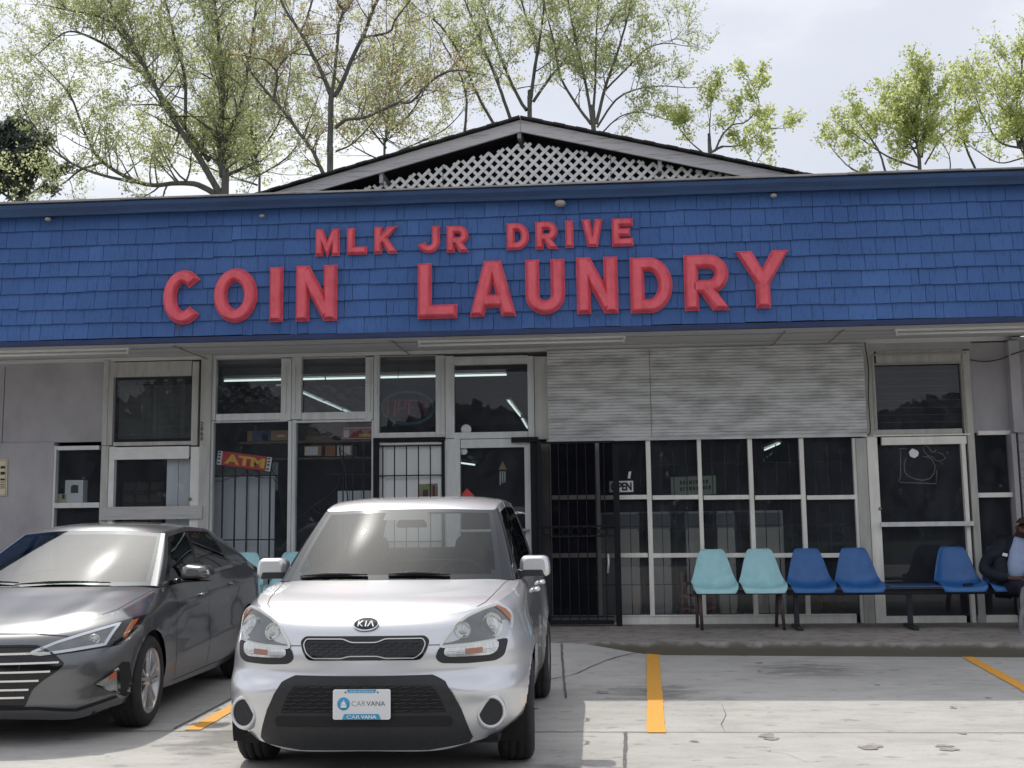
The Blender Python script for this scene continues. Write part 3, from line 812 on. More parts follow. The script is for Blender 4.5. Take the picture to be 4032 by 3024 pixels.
gb = MB(); rake(el2, (pk.x - .002, GY, pk.z), .150, GY, GY + .04, gb, -.012); rake((pk.x + .002, GY, pk.z), er2, .150, GY, GY + .04, gb, -.012)
gb.build_each('rake_board', M_board, bld)
gb = MB()
for (a_, b2) in ((el2, pk), (pk, er2)):
    d = (Vector((b2.x, 0, b2.z)) - Vector((a_.x, 0, a_.z))); L_ = d.length; d.normalize(); up = Vector((-d.z, 0, d.x))
    n = int(L_ / .14)
    for k in range(n):
        p = Vector((a_.x, GY - .05, a_.z)) + d * (L_ * (k + .5) / n) + up * (.014 + .006 * (k % 2))
        gb.obox(p + Vector((0, 3.5, 0)), d * (L_ / n * .5), Vector((0, 3.52, 0)), up * .011)
gb.build('roof', M_roof, bld)
gb = MB(); rake(el2 + Vector((0, 0, -.0)), pk, .02, GY + .05, GY + 7, gb, -.025); rake(pk, er2, .02, GY + .05, GY + 7, gb, -.025)
gb.build_each('roof_deck', mat('dark_roof_deck', (.05, .04, .045), .9, var=.3), bld)
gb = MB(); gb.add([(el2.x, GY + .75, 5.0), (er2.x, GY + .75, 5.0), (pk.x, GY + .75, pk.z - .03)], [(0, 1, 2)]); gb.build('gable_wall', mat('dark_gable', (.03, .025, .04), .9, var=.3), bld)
gb = MB()
for q in (A(825, 378, GY + .1), A(1122, 281, GY + .1), A(1425, 352, GY + .1)):
    gb.box(q.x - .022, q.x + .022, GY + .042, GY + .7, q.z - .12, q.z + .03)
gb.build_each('lookout_beam', mat('grey_beam', (.42, .41, .42), .8, var=.2), bld)
M_lat = mat('lattice_white', (.80, .80, .78), .6, var=.08, scale=8)
# lattice: two layers of crossed strips clipped by the gable line
gb = MB(); LY = GY + .14
tl_, bl_, br_ = A(1137, 308, LY), A(735, 421, LY), A(1615, 386, LY)
zb_, zt_ = min(bl_.z, br_.z) - .02, tl_.z
sL, sR = (tl_.z - bl_.z) / (tl_.x - bl_.x), (tl_.z - br_.z) / (br_.x - tl_.x)
def top_at(x): return zt_ - (tl_.x - x) * sL if x < tl_.x else zt_ - (x - tl_.x) * sR
pitch, hw = .142, .0200
rr = random.Random(2)
for sgn, yy in ((1, LY), (-1, LY + .012)):
    c = bl_.x - 2
    while c < br_.x + 2:
        seg = None
        for i in range(0, 300):
            z = zb_ + i * .006; x = c + sgn * (z - zb_)
            ok = z < top_at(x) + .006 and bl_.x - .02 < x < br_.x + .02
            if ok and seg is None: seg = [(x, z)] * 2
            elif ok: seg[1] = (x, z)
            elif seg: break
        if seg and seg[1][1] - seg[0][1] > .045:
            (xa, za), (xb, zb2) = seg
            d = Vector((xb - xa, 0, zb2 - za)).normalized(); u_ = Vector((-d.z, 0, d.x))
            gb.obox(((xa + xb) / 2, yy + rr.uniform(-.001, .001), (za + zb2) / 2), d * ((Vector((xb - xa, 0, zb2 - za)).length) / 2), (0, .005, 0), u_ * hw)
        c += pitch * 1.0
gb.build('lattice', M_lat, bld)
gb = MB()
for x in (A(957, 380, LY).x, A(1320, 375, LY).x): gb.box(x - .004, x + .004, LY - .008, LY - .0055, zb_, top_at(x))
gb.build_each('lattice_seam', M_dark, bld)

# ------------------------------------------------------------------ inside
mb = MB()
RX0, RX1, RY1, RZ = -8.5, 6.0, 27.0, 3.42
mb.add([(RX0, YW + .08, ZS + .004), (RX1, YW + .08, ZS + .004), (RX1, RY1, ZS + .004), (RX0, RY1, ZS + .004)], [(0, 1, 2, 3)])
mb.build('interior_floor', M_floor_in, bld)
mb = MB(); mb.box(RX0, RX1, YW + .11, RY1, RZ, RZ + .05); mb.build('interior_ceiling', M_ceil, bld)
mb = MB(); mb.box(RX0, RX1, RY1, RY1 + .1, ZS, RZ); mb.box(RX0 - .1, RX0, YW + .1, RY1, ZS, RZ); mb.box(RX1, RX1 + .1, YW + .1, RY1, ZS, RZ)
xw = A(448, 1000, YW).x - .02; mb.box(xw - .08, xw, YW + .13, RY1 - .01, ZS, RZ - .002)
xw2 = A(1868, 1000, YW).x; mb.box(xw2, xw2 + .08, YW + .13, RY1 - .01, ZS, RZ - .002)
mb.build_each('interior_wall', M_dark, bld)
mb = MB(); fb(mb, (452, 771, 941, 806), YW + .55, YW + .6); mb.build('bulkhead', mat('interior_bulkhead', (.20, .19, .195), .9, var=.1), bld)

# wavy clear plastic hung behind the upper panes, and loose cables across the lower ones
def plastic(r, seed):
    x0, x1, z0, z1 = rect(r, YW + .3); R = random.Random(seed); ph = [R.uniform(0, 6.28) for _ in range(6)]
    arr = []
    for j in range(25):
        row = []
        for i in range(41):
            u, v = i / 40, j / 24
            w = .035 * math.sin(9 * u + 3 * v + ph[0]) + .03 * math.sin(5 * u - 7 * v + ph[1]) + .02 * math.sin(17 * u + 11 * v * (1 + u) + ph[2]) + .014 * math.sin(31 * u - 19 * v + ph[3])
            row.append((x0 + (x1 - x0) * u, YW + .32 + w, z0 + (z1 - z0) * v + .02 * math.sin(7 * u + ph[4])))
        arr.append(row)
    mb = MB(); mb.grid(arr); return mb.build('plastic_sheet', M_plastic, bld, fix=False)
M_plastic = glass('clear_plastic', (.72, .75, .78), 1.9, .12)
plastic((462, 832, 612, 900), 1); plastic((646, 832, 796, 900), 2); plastic((640, 915, 720, 950), 3)
M_cable = mat('cable', (.02, .02, .022), .6, var=0)
def cable(pts, y_=.10, r=.005):
    P = [A(x, y, YW + y_) for x, y in pts]; Q = []
    for i in range(len(P) - 1):
        for k in range(6): Q.append(P[i].lerp(P[i + 1], k / 6) - Vector((0, 0, .03 * math.sin(math.pi * k / 6))))
    mb = MB(); mb.tube(Q + [P[-1]], r, 5); mb.build('cable', M_cable, bld)
cable([(455, 1038), (500, 1030), (530, 1020), (590, 1032), (605, 1040)]); cable([(595, 1000), (588, 1015), (600, 1030), (612, 1120)], .12)
cable([(632, 1120), (680, 1090), (728, 1050), (735, 1020)]); cable([(636, 1060), (668, 1090), (700, 1110)], .12); cable([(732, 965), (745, 1010), (752, 1085)], .10, .008); cable([(733, 970), (770, 985), (800, 980)], .09)
cable([(820, 812), (826, 826), (842, 832), (858, 828), (862, 790)], .2, .004)
mb = MB(); fb(mb, (7.2, 792, 8.4, 960), YW - .002, YW + .02); mb.build('wall_joint', M_dark, bld)

# ------------------------------------------------------------------ sign letters, one thing each
M_red = mat('red_letter_plastic', (.74, .105, .14), .42, var=.10, scale=7, col2=(.58, .062, .085), lo=.32, hi=.58, coat=.1, detail=9, stretch=(2, 1, .8), bump=.05)
LETTERS = [('M', 681, 494, 731, 550, 's'), ('L', 749, 492, 790, 547, 's'), ('K', 808, 489, 856, 545, 's'), ('J', 902, 488, 948, 544, 's'), ('R', 965, 487, 1010, 542, 's'),
           ('D', 1095, 481, 1141, 537, 's'), ('R', 1157, 478, 1203, 535, 's'), ('I', 1221, 476, 1238, 532, 's'), ('V', 1257, 473, 1302, 530, 's'), ('E', 1323, 471, 1366, 529, 's'),
           ('C', 350, 584, 436, 698, 'b'), ('O', 461, 580, 552, 694, 'b'), ('I', 578, 577, 612, 693, 'b'), ('N', 639, 573, 725, 691, 'b'),
           ('L', 903, 568, 985, 685, 'b'), ('A', 1014, 563, 1113, 681, 'b'), ('U', 1136, 560, 1218, 676, 'b'), ('N', 1247, 555, 1333, 675, 'b'), ('D', 1363, 556, 1451, 673, 'b'), ('R', 1480, 550, 1573, 668, 'b'), ('Y', 1593, 541, 1704, 663, 'b')]
WORDS = ['the word MLK', 'MLK', 'the word MLK', 'JR', 'JR', 'DRIVE', 'DRIVE', 'DRIVE', 'DRIVE', 'DRIVE'] + ['COIN'] * 4 + ['LAUNDRY'] * 7
def P2(cx, cy, rx, ry, a0, a1, n=14): return [(cx + rx * math.cos(math.radians(a0 + (a1 - a0) * k / n)), cy + ry * math.sin(math.radians(a0 + (a1 - a0) * k / n))) for k in range(n + 1)]
def glyph(ch, W, H, t):
    """centre-line strokes of a heavy gothic capital in a W x H box; t = half stroke"""
    l, r, b, u = t, W - t, t, H - t; m = H / 2
    if ch == 'I': return [[(W / 2, 0), (W / 2, H)]]
    if ch == 'L': return [[(l, H), (l, b), (W, b)]]
    if ch == 'E': return [[(W, u), (l, u), (l, b), (W, b)], [(l, m), (W * .86, m)]]
    if ch == 'M': return [[(l, 0), (l, H)], [(r, 0), (r, H)], [(l + t * .1, H - t * .55), (W / 2, H * .26), (r - t * .1, H - t * .55)]]
    if ch == 'N': return [[(l, 0), (l, H)], [(r, 0), (r, H)], [(l + t * .25, H - t * .75), (r - t * .25, t * .75)]]
    if ch == 'V': return [[(l * 1.1, H, 1), (W / 2 - t * .25, 0, 1)], [(W / 2 + t * .25, 0, 1), (W - l * 1.1, H, 1)]]
    if ch == 'A': return [[(l * 1.1, 0, 1), (W / 2 - t * .2, H, 1)], [(W / 2 + t * .2, H, 1), (W - l * 1.1, 0, 1)], [(W * .26, H * .27), (W * .74, H * .27)]]
    if ch == 'Y': return [[(l * 1.1, H, 1), (W / 2, H * .45), (W - l * 1.1, H, 1)], [(W / 2, H * .47), (W / 2, 0)]]
    if ch == 'K': return [[(l, 0), (l, H)], [(W - t * 1.2, H, 1), (l, H * .38)], [(W * .40, H * .56), (W - t * 1.1, 0, 1)]]
    if ch == 'U': return [[(l, H)] + P2(W / 2, b + (r - l) / 2, (r - l) / 2, (r - l) / 2, 180, 360) + [(r, H)]]
    if ch == 'J': return [[(r, H)] + P2(r - (r - l) / 2, b + (r - l) / 2, (r - l) / 2, (r - l) / 2, 0, -165)]
    if ch == 'O': return [P2(W / 2, H / 2, W / 2 - t, H / 2 - t, 90, 450, 32)]
    if ch == 'C': return [P2(W / 2 + t * .1, H / 2, W / 2 - t, H / 2 - t, 42, 318, 28)]
    if ch == 'D': return [[(l, b), (l, u), (W * .45, u)] + P2(W * .45, H / 2, r - W * .45, u - H / 2, 90, -90, 18)[1:] + [(l, b)]]
    if ch == 'R': return [[(l, 0), (l, u), (W * .55, u)] + P2(W * .55, (u + H * .42) / 2, r - W * .55, (u - H * .42) / 2, 90, -90, 14)[1:] + [(l, H * .42)], [(W * .42, H * .42 + t * .35), (W - t * 1.1, 0, 1)]]
def miter_sweep(mb, pts, prof, closed, lift):
    """sweep a section (offset, height) along a flat path with mitred corners"""
    P = [Vector((p[0], p[1])) for p in pts]      # a third element marks an end cut level
    if closed: P = P[:-1]
    n = len(P); secs = []
    for i, p in enumerate(P):
        a = P[i - 1] if (i > 0 or closed) else None
        c = P[(i + 1) % n] if (i < n - 1 or closed) else None
        d0 = (p - a).normalized() if a is not None else None
        d1 = (c - p).normalized() if c is not None else None
        if d0 is None: d0 = d1
        if d1 is None: d1 = d0
        n0, n1 = Vector((-d0.y, d0.x)), Vector((-d1.y, d1.x))
        mt = (n0 + n1)
        mt = mt.normalized() if mt.length > 1e-5 else n0
        sc = min(2.2, 1 / max(.3, mt.dot(n0)))
        t = (d0 + d1).normalized() if (d0 + d1).length > 1e-6 else d0
        endk = 0 if closed else (-1 if i == 0 else 1 if i == n - 1 else 0)
        if endk and len(pts[i]) > 2 and abs(mt.x) > .2: mt, sc, t = Vector((math.copysign(1, mt.x), 0)), 1 / abs(mt.x), Vector((0, math.copysign(1, t.y)))
        secs.append((p, mt * sc, t * endk))
    def ring(sec):
        p, m_, e = sec
        out = []
        for o, h, ins in prof:
            q = p + m_ * o - e * ins
            out.append((q.x, q.y, h + lift))
        return out
    rings = [ring(s_) for s_ in secs]
    if closed: rings.append(rings[0])
    mb.grid(rings, 0, False)
    if not closed:
        for rg, fl in ((rings[0], 1), (rings[-1], 0)):
            mb.add(rg, [tuple(range(len(rg)))], 0, False)
for k, (ch, x0, y0, x1, y1, sz) in enumerate(LETTERS):
    YF = FASC_Y - .034
    X0, X1, Z0, Z1 = rect((x0, y0, x1, y1), YF - .05)
    W_, H_ = X1 - X0, Z1 - Z0
    t = .069 if sz == 'b' else .039
    dpt = .085 if sz == 'b' else .055
    bv = .030 if sz == 'b' else .018
    root = thing('sign_letter', 'x', 'letter', ((X0 + X1) / 2, YF, Z0), group='red letters of the laundry sign')
    word, n_in = WORDS[k].split()[-1], None
    large = 'large' if sz == 'b' else 'small'
    neigh = {0: 'first of MLK', 1: 'middle of MLK', 2: 'last of MLK', 3: 'first of JR', 4: 'last of JR', 5: 'first of DRIVE', 6: 'second of DRIVE', 7: 'third of DRIVE', 8: 'fourth of DRIVE', 9: 'last of DRIVE',
             10: 'first of COIN', 11: 'second of COIN', 12: 'third of COIN', 13: 'last of COIN', 14: 'first of LAUNDRY', 15: 'second of LAUNDRY', 16: 'third of LAUNDRY', 17: 'middle of LAUNDRY', 18: 'fifth of LAUNDRY', 19: 'sixth of LAUNDRY', 20: 'last of LAUNDRY'}[k]
    root['label'] = '%s raised red plastic letter %s, %s, on blue shingles' % (large, ch, neigh)
    face = MB(); rim = MB()
    for si, st_ in enumerate(glyph(ch, W_, H_, t)):
        closed = len(st_) > 3 and abs(st_[0][0] - st_[-1][0]) < 1e-6 and abs(st_[0][1] - st_[-1][1]) < 1e-6
        prof = [(-t, 0, 0), (-t, dpt * .42, 0), (-(t - bv * .45), dpt * .78, bv * .5), (-(t - bv), dpt, bv), ((t - bv), dpt, bv), ((t - bv * .45), dpt * .78, bv * .5), (t, dpt * .42, 0), (t, 0, 0)]
        tmp = MB(); miter_sweep(tmp, st_, prof, closed, -.0012 * si)
        face.add([(X0 + a, YF - c, Z0 + b2) for a, b2, c in tmp.v], tmp.f, 0, False)
        fl = t + .010 if sz == 'b' else t + .007
        tmp = MB(); miter_sweep(tmp, st_, [(-fl, 0, -.008), (-fl, .010, -.008), (fl, .010, -.008), (fl, 0, -.008)], closed, -.0011 * si)
        rim.add([(X0 + a, YF - c, Z0 + b2) for a, b2, c in tmp.v], tmp.f, 0, False)
    face.build('face', M_red, root, fix=True)
    rim.build('flange', M_red, root, fix=True)
# rust streaks under a few letters belong to the fascia
mb = MB(); rr = random.Random(4)
for (x, y, h) in ((387, 700, 28), (380, 702, 12), (1185, 680, 14), (1270, 678, 10), (1290, 679, 9), (985, 686, 8), (1408, 675, 7)):
    X0, X1, Z0, Z1 = rect((x - 1.6, y, x + 1.6, y + h), FASC_Y - .04)
    mb.add([(X0, FASC_Y - .036, Z1), (X1, FASC_Y - .036, Z1), (X1 - .003, FASC_Y - .037, (Z0 + Z1) / 2), ((X0 + X1) / 2 + .002, FASC_Y - .037, Z0), (X0 + .004, FASC_Y - .037, (Z0 + Z1) / 2)], [(0, 1, 2, 3, 4)])
mb.build_each('rust_streak', mat('rust', (.16, .06, .03), .9, var=.4, scale=40), bld, fix=False)

# ------------------------------------------------------------------ lights under the soffit and below the gutter
def batten(x0, x1, y, label):
    Yb = 14.25
    a, b_ = A(x0, y, Yb).x, A(x1, y, Yb).x
    zc = ZSOF + .035
    t = thing('tube_light', label, 'light', ((a + b_) / 2, Yb, zc), group='tube lights under the soffit')
    m = MB(); m.box(a, b_, Yb - .04, Yb + .05, zc - .028, zc + .03); m.build('housing', M_white, t, bevel=.006)
    m = MB()
    for yy in (Yb - .03,): m.tube([(a + .03, yy, zc - .058), (b_ - .03, yy, zc - .058)], .016, 10)
    m.build('tube', M_tubeglass, t)
    m = MB()
    for xx in (a + .012, b_ - .03): m.box(xx, xx + .018, Yb - .045, Yb - .01, zc - .080, zc - .0285)
    m.build_each('lamp_holder', M_white, t)
batten(-160, 281, 764, 'white tube light under the soffit above the mauve wall, leftmost')
batten(903, 1352, 742, 'white tube light under the soffit between the entrance and ribbed panel')
batten(1932, 2380, 716, 'white tube light under the soffit above the far right door')
for (x, y, s_, lab) in ((104, 474, .036, 'small pale lamp under the gutter near the left end'), (566, 467, .030, 'small pale lamp under the gutter above the letter O'), (1210, 440, .062, 'larger white lamp under the gutter above DRIVE'), (1671, 423, .036, 'small white lamp under the gutter right of the gable')):
    c = A(x, y, FASC_Y - .09)
    t = thing('eave_lamp', lab, 'lamp', (c.x, FASC_Y - .03, c.z), group='small lamps under the gutter')
    m = MB(); m.lathe([(-.5 * s_, 0), (-.48 * s_, .5 * s_), (-.2 * s_, .95 * s_), (.25 * s_, s_), (.5 * s_, .75 * s_), (.62 * s_, .3 * s_)], 16, 'z', (c.x, c.y, c.z)); m.build('shade', M_tan, t)
    m = MB(); m.tube([(c.x, c.y, c.z + .4 * s_), (c.x, FASC_Y - .03, c.z + .55 * s_)], .012, 8); m.build('bracket', M_white, t)

# loose wires
def wire(name, pts, r, label, m):
    mb = MB(); mb.tube([Vector(p) for p in cr1w(pts)], r, 5); o = mb.build(name, m); return tag(o, label, 'wire')
def cr1w(P, n=6):
    P = [Vector(p) for p in P]; out = []
    for i in range(len(P) - 1):
        p0, p1, p2, p3 = P[max(i - 1, 0)], P[i], P[i + 1], P[min(i + 2, len(P) - 1)]
        for k in range(n):
            t = k / n; out.append(.5 * ((2 * p1) + (p2 - p0) * t + (2 * p0 - 5 * p1 + 4 * p2 - p3) * t * t + (3 * p1 - p0 - 3 * p2 + p3) * t ** 3))
    return out + [P[-1]]
wire('wire', [A(2094, 777, YW - .03), A(2125, 781, YW - .06), A(2160, 776, YW - .1), A(2188, 765, YW - .17), A(2230, 752, YW - .2)], .006, 'thin grey wire sagging across the wall at far right', M_black)
wire('wire', [A(1868, 740, YW - .08), A(1876, 800, YW - .055), A(1876, 860, YW - .055), A(1880, 930, YW - .06), A(1874, 939, YW - .08)], .006, 'dark wire running down beside the ribbed panel', M_black)

# ------------------------------------------------------------------ signs and papers at the windows
def quad_board(mb, c, Y0, thick):            # four picture corners (clockwise from upper left) at depth Y0
    P = [A(x, y, Y0) for x, y in c]
    mb.add([P[0], P[1], P[2], P[3]] + [p + Vector((0, thick, 0)) for p in P], [(0, 1, 2, 3), (7, 6, 5, 4), (0, 4, 5, 1), (1, 5, 6, 2), (2, 6, 7, 3), (3, 7, 4, 0)])
    return P
def on_quad(P, out=.002):
    def f(u, v):
        return P[0].lerp(P[1], u).lerp(P[3].lerp(P[2], u), v) - Vector((0, out, 0))
    return f
def quad_text(mb, body, P, u0, u1, v0, v1, out=.002, offset=0.0):
    co, fs = text_mesh(body, extrude=0, offset=offset); mn, mx = co.min(0), co.max(0); f = on_quad(P, out)
    mb.add([f(u0 + (c[0] - mn[0]) / (mx[0] - mn[0]) * (u1 - u0), v1 - (c[1] - mn[1]) / (mx[1] - mn[1]) * (v1 - v0)) for c in co], fs)
def quad_rect(mb, P, u0, u1, v0, v1, out=.002):
    f = on_quad(P, out); mb.add([f(u0, v0), f(u1, v0), f(u1, v1), f(u0, v1)], [(0, 1, 2, 3)])
M_signred = mat('sign_red', (.55, .022, .035), .4, var=.06)
M_signyel = mat('sign_yellow', (.80, .48, .03), .4, var=.05)
M_card = mat('cardboard', (.40, .26, .13), .85, var=.12, scale=5)
M_cardblue = mat('box_blue', (.05, .07, .20), .7, var=.1)
t = thing('atm_sign', 'tilted red ATM sign with yellow letters hanging behind the window bars', 'sign', A(528, 998, YW + .09))
mb = MB(); P = quad_board(mb, [(470, 972), (590, 987), (585, 1021), (465.5, 1005)], YW + .06, .03); mb.build('board', M_black, t)
mb = MB(); quad_rect(mb, P, .10, .90, .04, .94, .002); mb.build('red_panel', M_signred, t)
mb = MB(); quad_rect(mb, P, .015, .098, .04, .94, .002); quad_rect(mb, P, .902, .985, .04, .94, .002); mb.build_each('white_end', M_paper, t)
mb = MB(); quad_text(mb, 'ATM', P, .15, .87, .18, .80, .004, .045); mb.build('lettering', M_signyel, t, fix=False)
mb = MB()
for u in (.04, .925):
    for v, c in ((.14, 0), (.34, 0), (.54, 0), (.80, 0)): quad_rect(mb, P, u - .012, u + .03, v - .05, v + .05, .004)
mb.build('card_logos', M_ink, t, fix=False)
# paper OPEN sign by the gate
t = thing('open_sign', 'small white OPEN sign with black letters in the window behind the gate', 'sign', A(1342, 1063, YW + .03))
mb = MB(); P = quad_board(mb, [(1316, 1039.5), (1367.5, 1038.5), (1368, 1062.5), (1316.5, 1063.5)], YW + .028, .008); mb.build('board', M_paper, t)
mb = MB(); quad_text(mb, 'OPEN', P, .07, .94, .12, .88, .002, .05); mb.build('lettering', M_ink, t, fix=False)
mb = MB(); P = quad_board(mb, [(1358, 1019), (1364, 1018), (1361, 1034), (1356, 1033)], YW + .03, .003); tag(mb.build('paper_slip', M_paper), 'small pale slip of paper stuck above the OPEN sign', 'paper')
# dark neon OPEN sign in the upper window
M_neonr = mat('unlit_neon_red', (.30, .035, .06), .25, var=.05); M_neonb = mat('unlit_neon_blue', (.05, .16, .22), .25, var=.05)
t = thing('neon_sign', 'unlit neon OPEN sign with red letters in a blue oval', 'sign', A(880, 918, YW + .12))
def neon(pts, r, m, closed=False):
    mb = MB(); mb.tube([A(x, y, YW + .12) for x, y in pts], r, 6, not closed); return mb
for (rx, ry) in ((58, 36), (55, 33)):
    neon([(881 + rx * math.cos(k * math.pi / 20), 881 + ry * math.sin(k * math.pi / 20)) for k in range(41)], .006, None, True).build('tube', M_neonb, t)
NE = {'O': [[(0, 0), (1, 0), (1, 1), (0, 1), (0, 0)]], 'P': [[(0, 1), (0, 0), (1, 0), (1, .5), (0, .5)]], 'E': [[(1, 0), (0, 0), (0, 1), (1, 1)], [(0, .5), (.8, .5)]], 'N': [[(0, 1), (0, 0), (1, 1), (1, 0)]]}
for k, ch in enumerate('OPEN'):
    for st_ in NE[ch]:
        for d_ in (0, 2.2):
            neon([(838 + 23 * k + d_ + (15) * u - 3 * v, 864 + d_ * .7 + 34 * v) for u, v in st_], .0055, None).build('letter_tube', M_neonr, t)
# outline of a fruit sign on the right door
M_line = mat('pale_tube', (.85, .83, .74), .5, var=.1)
t = thing('fruit_outline_sign', 'pale outline sign of a peach with two leaves in a square on a door', 'sign', A(1985, 1045, YW + .12))
def line_tube(pts, nm_='outline'):
    mb = MB(); mb.tube([A(x, y, YW + .06) for x, y in pts], .0065, 5); mb.build(nm_, M_line, t)
line_tube([(1958, 969), (1942, 969), (1946, 975), (1945, 1030), (1942, 1039), (1946, 1042), (2022, 1045), (2024, 1015)], 'square_outline')
line_tube([(1957, 990), (1953, 1002), (1954, 1018), (1961, 1028), (1975, 1034), (1992, 1038), (2008, 1034), (2018, 1022), (2020, 1006), (2014, 993), (2004, 987), (1993, 986)], 'fruit_outline')
line_tube([(1994, 966), (1997, 961), (2005, 966), (2012, 976), (2020, 976), (2022, 971)], 'leaf_outline')
line_tube([(1994, 966), (1996, 975), (2004, 984), (2014, 987), (2022, 995), (2032, 996), (2043, 990), (2036, 981), (2026, 977)], 'leaf_outline')
mb = MB(); c = A(1974, 979, YW + .03)
mb.prism([(c.x + .058 * q * math.cos(a), c.z + .058 * q * math.sin(a)) for a, q in [(k * math.pi / 10, 1 - .18 * (k in (3, 4)) - .05 * (k % 3)) for k in range(20)]], 'y', c.y, c.y + .003); tag(mb.build('door_sticker', M_paper), 'round white torn sticker on the dark glass door at right', 'sticker')
# notice on the left wall, papers in the side window
t = thing('wall_notice', 'cream framed notice with dark print on the mauve wall at the left edge', 'notice', A(5, 1073, YW - .05))
mb = MB(); P = quad_board(mb, [(-28, 993), (16, 992), (14, 1071), (-30, 1073)], YW - .05, .016); mb.build('board', mat('cream_notice', (.62, .56, .40), .7, var=.06), t)
mb = MB()
for (v, h) in ((.22, .07), (.38, .08), (.55, .05), (.62, .02), (.68, .02), (.73, .02), (.78, .02)):
    for (a, b2) in ((.1, .38), (.42, .62), (.68, .90)): quad_rect(mb, P, a, b2, v - h / 2, v + h / 2)
mb.build('print', M_ink, t, fix=False)
mb = MB()
for r in ((.03, .97, .02, .03), (.03, .97, .97, .98), (.93, .95, .02, .98)): quad_rect(mb, P, *r)
mb.build('border', mat('rust_line', (.35, .12, .05), .7, var=.1), t, fix=False)
t = thing('paper_box', 'white box with a dark printed picture on the side window shelf', 'box', A(160, 1086, YW + .2))
mb = MB(); x0, x1, z0, z1 = rect((140, 1037, 179, 1086.5), YW + .12); mb.box(x0, x1, YW + .12, YW + .26, z0, z1); mb.build('carton', M_paper, t, bevel=.003)
mb = MB(); x0, x1, z0, z1 = rect((153, 1047, 169, 1065), YW + .117)
mb.add([(x0, YW + .117, z0), (x1, YW + .117, z0), (x1, YW + .117, z1 - .01), ((x0 * 2 + x1) / 3, YW + .117, z1), (x0, YW + .117, z1 - .02)], [(0, 1, 2, 3, 4)]); mb.build('picture', M_ink, t)
t = thing('paper_box', 'pale yellow box lying beside the white box on the window shelf', 'box', A(125, 1086, YW + .2))
mb = MB(); x0, x1, z0, z1 = rect((112, 1067, 142, 1087), YW + .10); mb.box(x0, x1, YW + .10, YW + .24, z0, z1); mb.build('carton', mat('pale_yellow', (.60, .58, .36), .8, var=.06), t, bevel=.003)
mb = MB(); x0, x1, z0, z1 = rect((134, 1068, 140, 1078), YW + .097); mb.add([(x0, YW + .097, z0), (x1, YW + .097, z0), (x1, YW + .097, z1), (x0, YW + .097, z1)], [(0, 1, 2, 3)]); mb.build('print', M_ink, t)
# picture behind the iron grille
t = thing('poster', 'small brown poster with a green patch behind the iron grille', 'poster', A(930, 1076, YW + .03))
mb = MB(); P = quad_board(mb, [(904, 1046), (956, 1044), (956, 1085), (904, 1086)], YW + .012, .004); mb.build('sheet', mat('poster_brown', (.28, .20, .16), .7, var=.4, scale=9), t)
mb = MB(); quad_rect(mb, P, .12, .42, .08, .30); mb.build('green_patch', mat('poster_green', (.12, .30, .09), .7, var=.2), t)
mb = MB(); quad_rect(mb, P, .18, .40, .30, .95); quad_rect(mb, P, .58, .70, .1, .95); quad_rect(mb, P, .76, .86, .15, .95); mb.build_each('figure_patch', mat('poster_dark', (.08, .045, .04), .7, var=.3), t)
# wind chime behind the entrance glass
t = thing('wind_chime', 'wind chime of three pale tubes hanging behind the entrance door', 'wind chime', A(1086, 1048, YW + .3))
mb = MB()
for x, y in ((1081, 1048), (1086, 1044), (1091, 1042)): mb.tube([A(x, 1018, YW + .3), A(x - .5, y, YW + .3)], .010, 8)
mb.build_each('tube', M_white, t)
mb = MB(); c = A(1086, 1006, YW + .3); mb.prism([(c.x - .05, c.z - .05), (c.x + .05, c.z - .05), (c.x, c.z + .06)], 'y', c.y - .02, c.y + .02); mb.build('top', M_card, t)

# ------------------------------------------------------------------ inside the shops
M_shelf = mat('shelf_brown', (.16, .12, .09), .7, var=.2)
t = thing('wall_shelf', 'brown shelf carrying cartons behind the lower windows', 'shelf', A(640, 957, YW + .6))
mb = MB(); x0, x1, z0, z1 = rect((520, 953, 804, 957), YW + .5); mb.box(x0, x1, YW + .42, YW + .95, z0, z1); mb.build('board', M_shelf, t)
mb = MB(); mb.box(x0, x1, YW + .5, YW + .93, z0 - .21, z0 - .19); mb.build('board', M_shelf, t)
def carton(r, Y, d, m, label, art=None):
    t = thing('carton', label, 'box', A((r[0] + r[2]) / 2, r[3], Y), group='cartons on the window shelf')
    x0, x1, z0, z1 = rect(r, Y)
    mb = MB(); mb.box(x0, x1, Y, Y + d, z0, z1); mb.build('box', m, t, bevel=.004)
    for (u0, u1, v0, v1, m2) in art or []:
        mb = MB(); a, b2 = x0 + (x1 - x0) * u0, x0 + (x1 - x0) * u1; c, e = z1 - (z1 - z0) * v0, z1 - (z1 - z0) * v1
        mb.add([(a, Y - .003, e), (b2, Y - .003, e), (b2, Y - .003, c), (a, Y - .003, c)], [(0, 1, 2, 3)]); mb.build('print', m2, t)
M_boxred = mat('carton_red', (.42, .05, .035), .6, var=.08)
carton((534, 930, 622, 952.5), YW + .5, .3, M_card, 'cardboard carton with a dark blue print on the shelf behind the left window', [(.13, .58, .02, .98, M_cardblue), (.36, .52, .35, .95, M_card), (.74, .92, .45, .62, M_paper)])
carton((660, 941, 715, 952.5), YW + .48, .3, M_card, 'low open brown carton on the shelf right of the mullion', None)
carton((664, 913, 742, 940.5), YW + .52, .3, mat('dull_carton', (.20, .15, .11), .85, var=.15), 'dull brown carton stacked on the low open carton', None)
carton((738, 922, 806, 952.5), YW + .46, .32, M_boxred, 'red carton with yellow and white print on the shelf', [(.05, .95, .05, .10, M_paper), (.06, .24, .2, .75, M_paper), (.55, .98, .52, .72, M_signyel), (.02, .98, .80, .85, M_paper)])
carton((657, 963, 694, 985), YW + .46, .25, M_card, 'small carton with a white label under the shelf', [(.05, .8, .1, .9, M_paper)])
